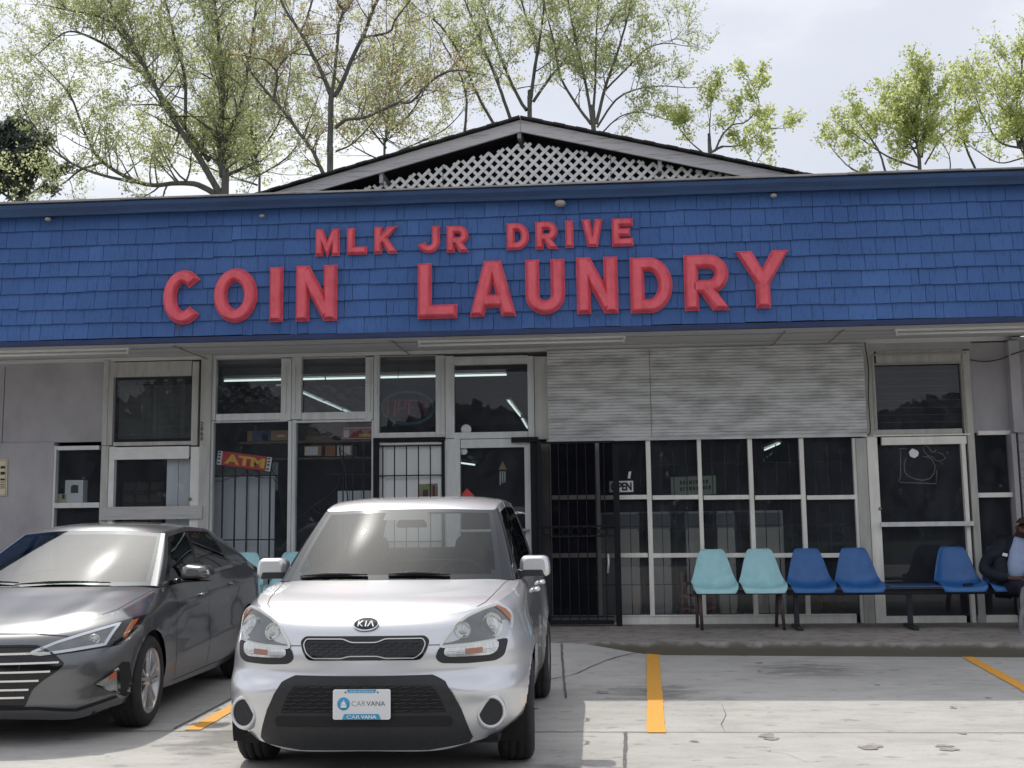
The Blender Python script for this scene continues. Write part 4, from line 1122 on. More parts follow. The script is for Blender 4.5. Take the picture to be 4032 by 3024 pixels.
carton((702, 962, 724, 985), YW + .47, .25, mat('orange_carton', (.34, .15, .07), .8, var=.1), 'plain orange brown carton under the shelf', None)
carton((728, 962, 762, 985), YW + .46, .25, M_card, 'small carton with two white labels under the shelf', [(.02, .12, .05, .95, M_paper), (.3, .85, .1, .9, M_paper)])
# lit tube rows on the ceiling
def ceil_tube(p, q, label):
    p, q = Vector(p), Vector(q)
    t = thing('ceiling_tube_light', label, 'light', (p + q) / 2 + Vector((0, 0, .04)), group='lit tubes on the laundry ceiling')
    mb = MB(); mb.tube([p, q], .013, 8); mb.build('tube', M_lit, t)
    mb = MB(); d = (q - p) / 2; s_ = d.normalized().cross(Vector((0, 0, 1))) * .05; mb.obox((p + q) / 2 + Vector((0, 0, .045)), d, s_, (0, 0, .02)); mb.build('housing', M_white, t)
zt = A(700, 817, YW + .62).z
a = A(460, 824, YW + .62).x; b_ = A(945, 811, YW + .62).x
ceil_tube((a, YW + .67, zt), ((a + b_) / 2 - .01, YW + .67, zt), 'lit tube along the bulkhead behind the two upper left windows')
ceil_tube(((a + b_) / 2 + .01, YW + .67, zt), (b_ + .9, YW + .67, zt), 'lit tube along the bulkhead above the neon sign')
for (p, q, lab) in (((650, 847), (698, 868), 'nearest lit ceiling tube seen through the second upper window'), ((700, 868.5), (738, 885), 'middle lit ceiling tube seen through the second upper window'), ((742, 886), (775, 900), 'farthest lit ceiling tube seen through the second upper window')):
    ceil_tube(G(*p, 3.34), G(*q, 3.34), lab)
for (p, q, lab) in (((1145, 935), (1128, 905), 'nearest lit ceiling tube seen above the entrance'), ((1124, 899), (1098, 866), 'lit ceiling tube seen above the entrance in line with others')):
    g0, g1 = A(*p, 22.5), A(*q, 18.5); g0.z = g1.z = 3.33
    g0 = G(*p, 3.33); g1 = G(*q, 3.33)
    ceil_tube(g0, g1, lab)
for (p, q, lab) in (((1652, 972), (1684, 958), 'lit tube at the back right of the laundry'), ((995, 1000), (1025, 1004), 'distant lit tube seen through the entrance door')):
    g0, g1 = A(*p, 20.5), A(*q, 19.5)
    ceil_tube(g0, g1, lab)
# washing machines behind the right hand windows
M_wash = mat('washer_enamel', (.66, .63, .55), .45, var=.08, scale=3)
M_porth = glass('porthole_glass', (.15, .16, .17), 1.5)
wl_ = ['behind the gate beside the OPEN sign', 'behind the second window column', 'with the pale door behind the third window column', 'behind the fourth window column', 'beside the red shelf', 'farthest right of the row']
def washer(x, label):
    Y0 = 16.75; w_, h_, d_ = .66, 1.34, .75
    t = thing('washing_machine', label, 'washing machine', (x, Y0 + d_ / 2, ZS), group='washing machines inside the laundry')
    mb = MB(); mb.box(x - w_ / 2, x + w_ / 2, Y0, Y0 + d_, ZS + .006, ZS + h_); mb.build('cabinet', M_wash, t, bevel=.012)
    mb = MB(); mb.box(x - w_ / 2 + .03, x + w_ / 2 - .03, Y0 - .012, Y0 - .002, ZS + h_ - .22, ZS + h_ - .03); mb.build('control_panel', mat('washer_panel', (.20, .21, .22), .4, var=.1) if 'washer_panel' not in bpy.data.materials else bpy.data.materials['washer_panel'], t)
    mb = MB(); mb.box(x - w_ / 2 + .02, x + w_ / 2 - .02, Y0 - .008, Y0 - .002, ZS + .08, ZS + .62); mb.box(x - w_ / 2 + .02, x + w_ / 2 - .02, Y0 - .008, Y0 - .002, ZS + .64, ZS + h_ - .25); mb.build_each('front_panel', M_wash, t, bevel=.002)
for k, px_ in enumerate((1352, 1432, 1500, 1570, 1640)):
    washer(A(px_, 1200, 16.75).x, 'beige washing machine ' + wl_[k])
# a red rack and clutter
t = thing('red_rack', 'red metal rack standing inside behind the first mint chair', 'rack', A(1490, 1340, YW + .8))
mb = MB(); x0, x1, z0, z1 = rect((1474, 1236, 1540, 1340), YW + .8)
for k in range(4): mb.box(x0, x1, YW + .6, YW + .95, z0 + (z1 - z0) * k / 4, z0 + (z1 - z0) * k / 4 + .02)
mb.build_each('tray', mat('rack_red', (.40, .10, .08), .6, var=.15), t)
mb = MB(); mb.box(x0 - .01, x0, YW + .6, YW + .95, ZS + .006, z1); mb.box(x1, x1 + .01, YW + .6, YW + .95, ZS + .006, z1); mb.build_each('side_panel', bpy.data.materials['rack_red'], t)
t = thing('notice_board', 'pale green notice board with dark print hanging inside the laundry', 'notice', A(1497, 1070, YW + .5))
mb = MB(); P = quad_board(mb, [(1449, 1031), (1546, 1027), (1547, 1067), (1450, 1075)], YW + .5, .01); mb.build('board', mat('pale_green', (.28, .34, .25), .8, var=.08), t)
mb = MB(); rr = random.Random(9)
for v in (.3, .62):
    u = .2
    while u < .85:
        w_ = rr.uniform(.03, .07); quad_rect(mb, P, u, u + w_, v - .1, v + .1); u += w_ + .025
mb.build('print', M_ink, t, fix=False)
t = thing('cash_counter', 'dark counter at the back of the left shop with drawers', 'counter', (-6.6, 17.6, ZS))
mb = MB(); x0, x1, z0, z1 = rect((262, 1040, 350, 1300), 17.2); mb.box(x0, x1, 17.2, 17.7, ZS + .006, z1); mb.build('cabinet', M_shelf, t)
mb = MB()
for i in range(3):
    for j in range(4): mb.box(x0 + (x1 - x0) * i / 3 + .02, x0 + (x1 - x0) * (i + 1) / 3 - .02, 17.18, 17.199, z1 - .12 - .17 * j, z1 - .02 - .17 * j)
mb.build_each('drawer', mat('drawer_tan', (.30, .22, .14), .7, var=.2), t)

# ------------------------------------------------------------------ folding security gate in front of the right window
gt = thing('security_gate', 'black iron security gate with perforated mesh and a row of scroll rings', 'gate', A(1250, 1350, YW - .3))
YG = YW - .26
mb = MB()
fb(mb, (1163, 953, 1171, 1350), YG, YG + .03); fb(mb, (1327, 960, 1340, 1352), YG, YG + .035)
fb(mb, (1171, 953, 1327, 957.5), YG, YG + .03); fb(mb, (1171, 1340, 1327, 1349), YG, YG + .03); fb(mb, (1171, 1331, 1327, 1333.5), YG, YG + .02)
mb.build('frame', M_black, gt)
mb = MB()
for y in (1137, 1158.5): fb(mb, (1158, y - 1.8, 1330, y + 1.8), YG - .02, YG - .004)
mb.build_each('rail', M_black, gt)
mb = MB()
for k in range(7):
    c = A(1181 + 20.5 * k, 1148, YG - .012); ring = [c + Vector((.048 * math.cos(a), 0, .048 * math.sin(a))) for a in [2 * math.pi * q / 20 for q in range(21)]]
    mb.tube(ring, .007, 6, False)
mb.build_each('scroll_ring', M_black, gt)
mb = MB()
for k in range(8): fb(mb, (1189 + 19.8 * k - 1.1, 957, 1189 + 19.8 * k + 1.1, 1343), YG + .006, YG + .022)
mb.build_each('bar', M_black, gt)
M_mesh = bpy.data.materials.new('perforated_mesh'); M_mesh.use_nodes = True
nt = M_mesh.node_tree; b = principled(M_mesh); b.inputs['Base Color'].default_value = (.006, .006, .010, 1); b.inputs['Roughness'].default_value = .8; b.inputs['Specular IOR Level'].default_value = .05
tr = nt.nodes.new('ShaderNodeBsdfTransparent'); mx = nt.nodes.new('ShaderNodeMixShader'); mx.inputs['Fac'].default_value = .66   # holes too fine to see one by one
nt.links.new(tr.outputs[0], mx.inputs[1]); nt.links.new(b.outputs[0], mx.inputs[2]); nt.links.new(mx.outputs[0], nt.nodes['Material Output'].inputs['Surface'])
mb = MB(); x0, x1, z0, z1 = rect((1166, 955, 1332, 1346), YG + .026); mb.add([(x0, YG + .0262, z0), (x1, YG + .0262, z0), (x1, YG + .0262, z1), (x0, YG + .0262, z1)], [(0, 1, 2, 3)]); mb.build('mesh_panel', M_mesh, gt)
mb = MB(); fb(mb, (1149, 957, 1163, 1352), YW - .2, YW - .05); mb.build('hinge_post', M_black, gt)
mb = MB(); c = A(1314, 1215, YG - .03); mb.tube([A(1314, 1197, YG - .03), A(1315, 1215, YG - .05), A(1313, 1238, YG - .03)], .012, 8); mb.build('pull_handle', M_frame, gt)

# ------------------------------------------------------------------ shell chairs on benches
M_mint = mat('mint_shell', (.36, .64, .68), .42, var=.09, scale=9, coat=.1)
M_blue_sh = mat('blue_shell', (.018, .118, .345), .38, var=.16, scale=9, coat=.15)
M_brownleg = mat('brown_leg', (.075, .05, .048), .55, var=.2)
M_navyleg = mat('dark_leg', (.016, .02, .03), .5, var=.2)
def shell_mesh():
    cl = [(-.225, -.045), (-.215, -.018), (-.19, 0), (-.08, .004), (.05, -.008), (.14, .012), (.195, .075), (.225, .17), (.252, .28), (.275, .375), (.282, .415), (.284, .428)]
    hw = [.215, .235, .248, .256, .258, .252, .238, .212, .182, .150, .128, .098]
    cv = [.012, .022, .035, .055, .065, .075, .070, .055, .045, .035, .025, .018]
    CL = cr1c(cl); HW = cr1c([(a, b2) for a, b2 in zip(hw, cv)])
    arr = []
    for i, (y, z) in enumerate(CL):
        j0, j1 = CL[max(i - 1, 0)], CL[min(i + 1, len(CL) - 1)]
        ty, tz = j1[0] - j0[0], j1[1] - j0[1]; L_ = math.hypot(ty, tz) or 1
        ny, nz = -tz / L_, ty / L_
        row = []
        for k in range(21):
            u = -1 + k / 10; w_ = math.copysign(abs(u) ** .9, u)
            c = HW[i][1] * abs(u) ** 2.6
            row.append((w_ * HW[i][0], y + ny * c, z + nz * c))
        arr.append(row)
    return arr
def cr1c(P, n=4):
    out = []
    for i in range(len(P) - 1):
        p0, p1, p2, p3 = P[max(i - 1, 0)], P[i], P[i + 1], P[min(i + 2, len(P) - 1)]
        for k in range(n):
            t = k / n; out.append(tuple(.5 * (2 * b2 + (c - a) * t + (2 * a - 5 * b2 + 4 * c - d) * t * t + (3 * b2 - a - 3 * c + d) * t ** 3) for a, b2, c, d in zip(p0, p1, p2, p3)))
    return out + [tuple(P[-1])]
SH = shell_mesh()
def shell(parent, x, y, z, m, rim_m=None):
    mb = MB(); mb.grid([[(x + a, y + b2, z + c) for a, b2, c in r] for r in SH])
    o = mb.build('seat', m, parent, fix=True)
    sm = o.modifiers.new('thickness', 'SOLIDIFY'); sm.thickness = .009; sm.offset = 0
    edge = [SH[0][k] for k in range(21)] + [r[-1] for r in SH[1:]] + [SH[-1][k] for k in range(19, -1, -1)] + [r[0] for r in SH[-2::-1]]
    mb = MB(); mb.tube([(x + a, y + b2, z + c) for a, b2, c in edge], .0065, 6, False); mb.build('rim', m, o)
def seat_x(cx, Y): return A(cx, 1280, Y).x
YC = 14.62
zseat = A(1545, 1281, YC - .22).z + .04
t = thing('bench', 'bench of two mint green shell seats on brown splayed legs, right of the gate', 'bench', (seat_x(1595, YC), YC, ZS))
xa, xb = seat_x(1544, YC), seat_x(1648.5, YC)
for x in (xa, xb): shell(t, x, YC, zseat, M_mint)
mb = MB(); mb.box(xa - .24, xb + .24, YC - .13, YC - .09, zseat - .065, zseat - .03); mb.box(xa - .24, xb + .24, YC + .09, YC + .13, zseat - .065, zseat - .03); mb.build_each('rail', M_navyleg, t)
mb = MB()
for (px_, bx, yy) in ((1512, 1516.5, YC - .13), (1505, 1506.5, YC + .22), (1686, 1694, YC - .13), (1680, 1677, YC + .22)):
    p, q = A(px_, 1285, yy), A(bx, 1350, yy); p.z = zseat - .03; q.z = ZS + .002; mb.tube([p, q], [.021, .019], 8)
mb.build_each('leg', M_brownleg, t)
t = thing('bench', 'beam bench of blue shell seats with a flat table top between them', 'bench', (seat_x(1900, YC), YC, ZS))
for cx_ in (1752.5, 1857, 2074, 2180): shell(t, seat_x(cx_, YC), YC, zseat, M_blue_sh)
mb = MB(); x0, x1 = seat_x(1700, YC), seat_x(2235, YC); mb.box(x0, x1, YC - .05, YC + .03, zseat - .085, zseat - .028); mb.build('beam', M_navyleg, t, bevel=.005)
mb = MB(); xa, xb = seat_x(1912, YC), seat_x(2026, YC); mb.box(xa, xb, YC - .24, YC + .22, zseat + .004, zseat + .024); mb.build('table_top', mat('table_blue', (.025, .075, .20), .4, var=.1), t, bevel=.006)
for cx_ in (1718.5, 1963, 2215):
    x = seat_x(cx_, YC); mb = MB(); mb.box(x - .028, x + .028, YC - .03, YC + .02, ZS + .045, zseat - .086)
    o = mb.build('pedestal', M_navyleg, t, bevel=.004)
    mb = MB(); mb.box(x - .032, x + .032, YC - .27, YC + .24, ZS + .002, ZS + .042); mb.build('foot', M_navyleg, o, bevel=.006)
t = thing('bench', 'bench of mint green shell seats half hidden behind the two cars', 'bench', (seat_x(580, YC), YC, ZS))
for cx_ in (517, 624): shell(t, seat_x(cx_, YC), YC, zseat + .02, M_mint)
mb = MB(); mb.box(seat_x(500, YC), seat_x(660, YC), YC - .05, YC + .03, zseat - .07, zseat - .02); mb.build('rail', M_navyleg, t)
mb = MB()
for cx_ in (505, 655):
    for yy in (YC - .13, YC + .2): x = seat_x(cx_, YC); mb.tube([(x, yy, zseat - .02), (x, yy, ZS + .002)], .02, 8)
mb.build_each('leg', M_brownleg, t)
c = Vector((seat_x(2085, YC), YC - .14, zseat + .028)); mb = MB(); mb.obox(c, (.055, .008, .004), (0, .03, 0), (-.0008, 0, .011)); tag(mb.build('wallet', M_black, bevel=.004), 'small black wallet lying on the blue seat beside the man', 'wallet')

# ------------------------------------------------------------------ the seated man at the right edge
M_skin = mat('dark_skin', (.085, .038, .026), .5, var=.15, scale=25)
M_jacket = mat('navy_jacket', (.010, .012, .024), .85, var=.3, scale=14, bump=.3, bscale=30)
M_shirt = mat('light_blue_shirt', (.36, .45, .66), .8, var=.1, scale=12, bump=.25, bscale=24)
M_trous = mat('dark_trousers', (.010, .011, .022), .85, var=.3, scale=12, bump=.3, bscale=26)
M_shoe = mat('dark_shoe', (.018, .016, .018), .4, var=.2)
man = thing('person', 'seated man in navy jacket, pale blue shirt and dark trousers, head bowed', 'person', A(2185, 1270, YC))
def J_(x, y, Y, r): p = A(x, y, Y); return (p.x, p.y, p.z, r)
def skinned(name, verts, edges, mat_, parent, root=0, sub_=2):
    me = bpy.data.meshes.new(name); off = off_of(parent)
    bm = bmesh.new(); lay = bm.verts.layers.skin.verify()
    vs = [bm.verts.new(tuple(Vector(v[:3]) - off)) for v in verts]
    for i, (v, d) in enumerate(zip(vs, verts)):
        r = d[3] if isinstance(d[3], tuple) else (d[3], d[3]); v[lay].radius = r; v[lay].use_root = (i == root)
    for a, b2 in edges: bm.edges.new((vs[a], vs[b2]))
    bm.to_mesh(me); bm.free()
    o = link_mesh(name, me, mat_, parent)
    sk = o.modifiers.new('skin', 'SKIN'); sk.use_smooth_shade = True
    ss = o.modifiers.new('smooth', 'SUBSURF'); ss.levels = sub_; ss.render_levels = sub_
    return o
PX = 1 / 186.5                                # metres per picture unit at the bench
pel = A(2186, 1262, YC + .02); x0m = pel.x
def L3(dx, dy, dz): return (pel.x + dx, pel.y + dy, pel.z + dz)
def V4(dx, dy, dz, r): return (*L3(dx, dy, dz), r)
# body: pelvis, spine, neck, head; arms to the lap with five fingers; legs to the ground
bv_ = [V4(0, 0, 0, .10), V4(.005, -.03, .20, .085), V4(.03, -.08, .40, (.075, .06)), V4(.055, -.14, .53, .048), V4(.075, -.20, .575, .056), V4(.10, -.25, .60, .098), V4(.105, -.285, .65, .096),
       V4(-.17, -.05, .40, .030), V4(-.32, -.05, .15, .034), V4(-.12, -.27, .085, .029), V4(-.01, -.34, .07, .025),
       V4(.25, -.07, .39, .030), V4(.36, -.08, .17, .034), V4(.19, -.29, .08, .029), V4(.09, -.35, .07, .025),
       V4(-.10, -.02, -.02, .07), V4(.0, -.47, -.02, .05), V4(-.005, -.46, -.40, .035),
       V4(.11, -.02, -.02, .07), V4(.25, -.46, -.02, .05), V4(.27, -.45, -.40, .035)]
be_ = [(0, 1), (1, 2), (2, 3), (3, 4), (4, 5), (5, 6), (2, 7), (7, 8), (8, 9), (9, 10), (2, 11), (11, 12), (12, 13), (13, 14), (0, 15), (15, 16), (16, 17), (0, 18), (18, 19), (19, 20)]
nb = len(bv_)
for hand, hx, sg in ((10, -.01, 1), (14, .09, -1)):
    for k in range(5):
        if k == 0: ch_ = [(sg * .005, -.005, .03), (sg * .03, -.02, .035), (sg * .055, -.03, .025)]
        else:
            f = (k - 2.5) * .018; ch_ = [(sg * .04, -.028 + f, .012 - .002 * k), (sg * .072 - .004 * abs(k - 2), -.034 + f, .002), (sg * .088 - .006 * abs(k - 2), -.034 + f, -.016)]
        prev = hand
        for (dx, dy, dz) in ch_:
            bv_.append(V4(hx + dx, (-.34 if hand == 10 else -.35) + dy, .07 + dz, .0095)); be_.append((prev, len(bv_) - 1)); prev = len(bv_) - 1
skinned('body', bv_, be_, M_skin, man)
# face details
hc = Vector(L3(.104, -.275, .632))
mb = MB()
mb.lathe([(-.018, 0), (-.012, .014), (0, .019), (.012, .014), (.020, 0)], 12, 'z', hc + Vector((-.01, -.105, -.028)))
for sx in (-.092, .088): mb.lathe([(-.01, 0), (-.008, .022), (.006, .026), (.01, 0)], 12, 'x', hc + Vector((sx, .01, -.005)))
mb.build_each('facial_feature', M_skin, man)
mb = MB()
for sx in (-.042, .022): mb.lathe([(-.006, 0), (-.004, .010), (.004, .011), (.006, 0)], 10, 'y', hc + Vector((sx, -.088, .008)))
mb.build_each('eye', M_ink, man)
mb = MB(); mb.tube([hc + Vector((-.045, -.078, -.066)), hc + Vector((-.01, -.096, -.060)), hc + Vector((.025, -.078, -.066))], [.008, .012, .008], 8); mb.tube([hc + Vector((-.07, -.03, -.085)), hc + Vector((-.01, -.075, -.105)), hc + Vector((.055, -.03, -.085))], [.018, .026, .018], 8); mb.build('beard', mat('dark_hair', (.02, .015, .014), .9, var=.3, scale=90), man)
mb = MB()
arr = [[tuple(hc + Vector((.1 * math.sin(p) * math.cos(a), .015 + .108 * math.sin(p) * math.sin(a), .005 + .115 * math.cos(p)))) for a in [2 * math.pi * k / 24 for k in range(25)]] for p in [0.02 + 1.15 * k / 8 for k in range(9)]]
mb.grid(arr); mb.build('hair', mat('cropped_hair', (.040, .024, .019), .9, var=.3, scale=120), man)
skinned('shirt', [V4(.02, -.08, .02, (.13, .10)), V4(.03, -.115, .20, (.13, .10)), V4(.05, -.15, .38, (.12, .09)), V4(.06, -.175, .49, .068), V4(.07, -.185, .535, .066)], [(0, 1), (1, 2), (2, 3), (3, 4)], M_shirt, man)
skinned('jacket', [V4(.0, .03, .02, (.17, .10)), V4(.005, .01, .20, (.17, .10)), V4(.03, -.03, .42, (.18, .10)), V4(.045, -.06, .53, (.11, .085)), V4(-.165, -.06, .47, .105), V4(-.325, -.05, .16, .078), V4(-.22, -.19, .105, .062), V4(-.10, -.28, .085, .046), V4(.245, -.08, .465, .105), V4(.37, -.08, .17, .078), V4(.26, -.22, .10, .062), V4(.17, -.30, .085, .046),
                   V4(-.145, -.11, .32, .075), V4(-.15, -.13, .12, .085), V4(-.24, -.06, -.05, .075), V4(.225, -.13, .32, .07), V4(.25, -.13, .10, .08)],
        [(0, 1), (1, 2), (2, 3), (2, 4), (4, 5), (5, 6), (6, 7), (2, 8), (8, 9), (9, 10), (10, 11), (4, 12), (12, 13), (13, 14), (8, 15), (15, 16)], M_jacket, man)
skinned('trousers', [V4(0, 0, -.01, .135), V4(-.10, -.04, -.015, .105), V4(.0, -.47, -.01, .085), V4(-.005, -.46, -.25, .07), V4(-.01, -.45, -.44, .064), V4(.11, -.04, -.015, .105), V4(.25, -.46, -.01, .085), V4(.265, -.45, -.25, .07), V4(.27, -.44, -.44, .064)], [(0, 1), (1, 2), (2, 3), (3, 4), (0, 5), (5, 6), (6, 7), (7, 8)], M_trous, man)
for sx in (-.01, .27):
    zf = ZS + .038 - pel.z
    skinned('shoe', [V4(sx, -.40, zf + .01, (.045, .04)), V4(sx + .004, -.47, zf, (.045, .036)), V4(sx + .015, -.57, zf - .006, (.05, .028)), V4(sx + .02, -.64, zf - .010, (.038, .022))], [(0, 1), (1, 2), (2, 3)], M_shoe, man)
c = Vector(L3(-.115, -.205, .335)); mb = MB(); mb.obox(c, (.022, -.012, -.006), (0, -.002, 0), (.006, 0, .016)); mb.build('white_tag', M_paper, man)
# weathered bent-steel chair mostly beyond the frame
t = thing('steel_chair', 'weathered grey steel chair with a bent strip leg at the right edge', 'chair', A(2230, 1370, YC - .75))
M_steel = mat('weathered_steel', (.24, .245, .25), .6, .3, var=.25, scale=9, bump=.15)
Yq = YC - .72
cv_ = [(2213, 1294), (2206, 1300), (2203, 1320), (2203.5, 1345), (2200, 1368), (2201, 1390), (2206, 1405), (2213, 1420)]
P = cr1w([A(x, y - 28, Yq) for x, y in cv_], 4); arr = []
w_ = .060
arr = [[tuple(p), tuple(p + Vector((w_ * .5, -.012, 0))), tuple(p + Vector((w_, .004, 0)))] for p in P]
mb = MB(); mb.grid(arr); o = mb.build('leg', M_steel, t); sm = o.modifiers.new('thickness', 'SOLIDIFY'); sm.thickness = .008
e = A(2213, 1266, Yq)
arr2 = [[(q[0] + .52, q[1], q[2]) for q in r] for r in arr]; mb = MB(); mb.grid(arr2); o = mb.build('leg', M_steel, t); sm = o.modifiers.new('thickness', 'SOLIDIFY'); sm.thickness = .008
mb = MB(); mb.grid([[(e.x + .16 + .40 * u, e.y + .5 * v, e.z - .05 - .03 * math.sin(v * 3)) for u in (0, .5, 1)] for v in [k / 6 for k in range(7)]]); mb.grid([[(e.x + .20 + .36 * u, e.y + .5 + .12 * v, e.z - .06 + .45 * v) for u in (0, .5, 1)] for v in [k / 6 for k in range(7)]]); o = mb.build('seat', M_steel, t); sm = o.modifiers.new('thickness', 'SOLIDIFY'); sm.thickness = .01

# ------------------------------------------------------------------ trees behind the building
def foliage_mat(name, c0, c1, trans):
    m = bpy.data.materials.new(name); m.use_nodes = True; nt = m.node_tree; L = nt.links.new
    nt.nodes.remove(principled(m)); out = nt.nodes['Material Output']
    geo = nt.nodes.new('ShaderNodeNewGeometry'); r = nt.nodes.new('ShaderNodeValToRGB')
    r.color_ramp.elements[0].color = (*c0, 1); r.color_ramp.elements[1].color = (*c1, 1)
    L(geo.outputs['Random Per Island'], r.inputs['Fac'])
    d = nt.nodes.new('ShaderNodeBsdfDiffuse'); t = nt.nodes.new('ShaderNodeBsdfTranslucent'); mx = nt.nodes.new('ShaderNodeMixShader'); mx.inputs['Fac'].default_value = trans
    L(r.outputs['Color'], d.inputs['Color']); L(r.outputs['Color'], t.inputs['Color'])
    L(d.outputs[0], mx.inputs[1]); L(t.outputs[0], mx.inputs[2]); L(mx.outputs[0], out.inputs['Surface'])
    return m
M_leaf = foliage_mat('spring_leaf', (.42, .46, .20), (.74, .77, .48), .7)  # leaf tones raised to stand in for veiling glare over the crowns
M_leaf2 = foliage_mat('yellow_green_leaf', (.46, .52, .17), (.76, .80, .42), .7)
M_bud = foliage_mat('red_bud_leaf', (.36, .22, .15), (.54, .37, .25), .6)
M_ever = foliage_mat('evergreen_leaf', (.10, .115, .105), (.22, .25, .23), .35)
M_twig = mat('twig_bark', (.26, .245, .19), .95, var=.3, scale=3)  # colour lightened in place of glare haze among the twigs
M_bark = mat('grey_bark', (.125, .12, .112), .95, var=.35, scale=6, stretch=(2, 2, .5), bump=.3)
def leaf_mesh(name, C, size, mat_, parent, seed, squash=.6):
    rg = np.random.default_rng(seed); C = np.asarray(C); n = len(C)
    d = rg.normal(size=(n, 3)); d /= np.linalg.norm(d, axis=1, keepdims=True)
    e = rg.normal(size=(n, 3)); e -= d * (e * d).sum(1, keepdims=True); e /= np.linalg.norm(e, axis=1, keepdims=True)
    s = size * rg.uniform(.55, 1.35, (n, 1))
    nn = np.cross(d, e)
    V = np.stack([C - d * s * .5, C + e * s * squash * .5 + nn * s * .12, C + d * s * .55, C - e * s * squash * .5 + nn * s * .12], 1).reshape(-1, 3)
    off = off_of(parent); V = V - np.array(off)
    me = bpy.data.meshes.new(name); me.vertices.add(4 * n); me.vertices.foreach_set('co', V.ravel())
    me.loops.add(4 * n); me.loops.foreach_set('vertex_index', np.arange(4 * n, dtype=np.int32))
    me.polygons.add(n); me.polygons.foreach_set('loop_start', np.arange(0, 4 * n, 4, dtype=np.int32)); me.update(calc_edges=True)
    return link_mesh(name, me, mat_, parent)
def tree(label, Y, limbs, leaf_m=None, seed=1, leaves=9, lsize=.13, kids=(.42, .9), levels=3, twig=.9, spread=.75, up=.35, group='spring trees behind the laundry', depth=.10, foot=None, extra=None, drop=0.0, minr=.008, start=.14, bare=False):
    R = random.Random(seed)
    sc = Y / 2681.0
    f = limbs[0][0][0]; F_ = A(f[0], f[1], Y)
    root = thing('deciduous_tree', label, 'tree', (F_.x, Y, 0), group=group)
    tr = MB(); tw = MB(); cen = []
    def rv(): 
        v = Vector((R.gauss(0, 1), R.gauss(0, 1), R.gauss(0, 1))); return v.normalized()
    def grow(p, d, L, r, lev):
        n = 5 if lev < 3 else 4
        pts, rs = [p.copy()], [r]
        for i in range(n):
            d = (d + rv() * .22 + Vector((0, 0, up * .14))).normalized()
            p = p + d * (L / n); pts.append(p.copy()); rs.append(max(minr * .6, r * (1 - .8 * (i + 1) / n)))
        (tr if lev < 2 else tw).tube(pts, rs, 5 if lev < 2 else 3, False)
        if lev < levels:
            m = R.randint(3, 5) if lev < 2 else R.randint(2, 4)
            for k in range(m):
                t = .25 + .75 * (k + R.random()) / m; i = min(int(t * n), n - 1); q = pts[i].lerp(pts[i + 1], t * n - i)
                dd = ((pts[i + 1] - pts[i]).normalized() * (1 - spread * .55) + rv() * spread * .75 + Vector((0, 0, up * .5))).normalized()
                grow(q, dd, L * R.uniform(.42, .7), max(minr, rs[i] * .55), lev + 1)
        if lev >= 2:
            for i in range(1, len(pts)):
                for _ in range(leaves if lev >= 3 or levels < 3 else max(2, leaves // 2)):
                    if R.random() < drop: continue
                    cen.append(tuple(pts[i].lerp(pts[i - 1], R.random()) + rv() * R.uniform(.03, .27)))
    for li, (pl, r0, r1) in enumerate(limbs):
        dz = R.uniform(-1, 1) * depth * Y * .3; n = len(pl)
        P = [A(x, y, Y + (dz * (i / max(1, n - 1)) if li else 0)) for i, (x, y) in enumerate(pl)]
        if li == 0: P = [Vector((P[0].x, P[0].y, 0))] + P
        P = cr1w(P, 5); m = len(P)
        P = [P[0]] + [p + rv() * .018 * sc * 100 * .25 for p in P[1:]]
        rs = [(r0 + (r1 - r0) * i / (m - 1)) * sc * .8 for i in range(m)]
        tr.tube(P, rs, 8, False)
        Ltot = sum((P[i + 1] - P[i]).length for i in range(m - 1))
        nk = max(3, int(Ltot / (kids[0] * sc / .0149)))
        if li == 0 and bare: continue
        for k in range(nk):
            t = (.30 if li == 0 else start) + (1 - start if li else .7) * (k + R.random()) / nk
            if t > 1: t = 1
            i = min(int(t * (m - 1)), m - 2); q = P[i].lerp(P[i + 1], t * (m - 1) - i)
            if q.z < 4.2: continue
            tg = (P[i + 1] - P[i]).normalized()
            dd = (tg * .45 + rv() * .85 + Vector((0, 0, up))).normalized()
            grow(q, dd, kids[1] * R.uniform(.6, 1.25) * sc / .0149, max(minr * 1.4, min(rs[i] * .45, .05)), 1)
        grow(P[-1], (P[-1] - P[-2]).normalized(), kids[1] * sc / .0149, max(minr * 1.4, rs[-1]), 1)
    o = tr.build('trunk', M_bark, root, fix=False)
    tw.build('twigs', M_twig, o, fix=False)
    cen = [c for c in cen if c[2] > 4.6]
    if extra:
        mm, fr = extra; k = [R.random() < fr(c) for c in cen]
        leaf_mesh('red_buds', [c for c, q in zip(cen, k) if q], lsize * .8, mm, root, seed + 5); cen = [c for c, q in zip(cen, k) if not q]
    print('TREE', len(cen), len(tw.f)); leaf_mesh('crown', cen, lsize, leaf_m or M_leaf, root, seed)
    return root
c1 = lambda x, y: (x * .3472, y * .3472)
c3 = lambda x, y: (384 + .2728 * x, .2728 * y)
c2 = lambda x, y: (713.2 + .372 * x, .372 * y)
def L_(f, pts): return [f(*p) for p in pts]
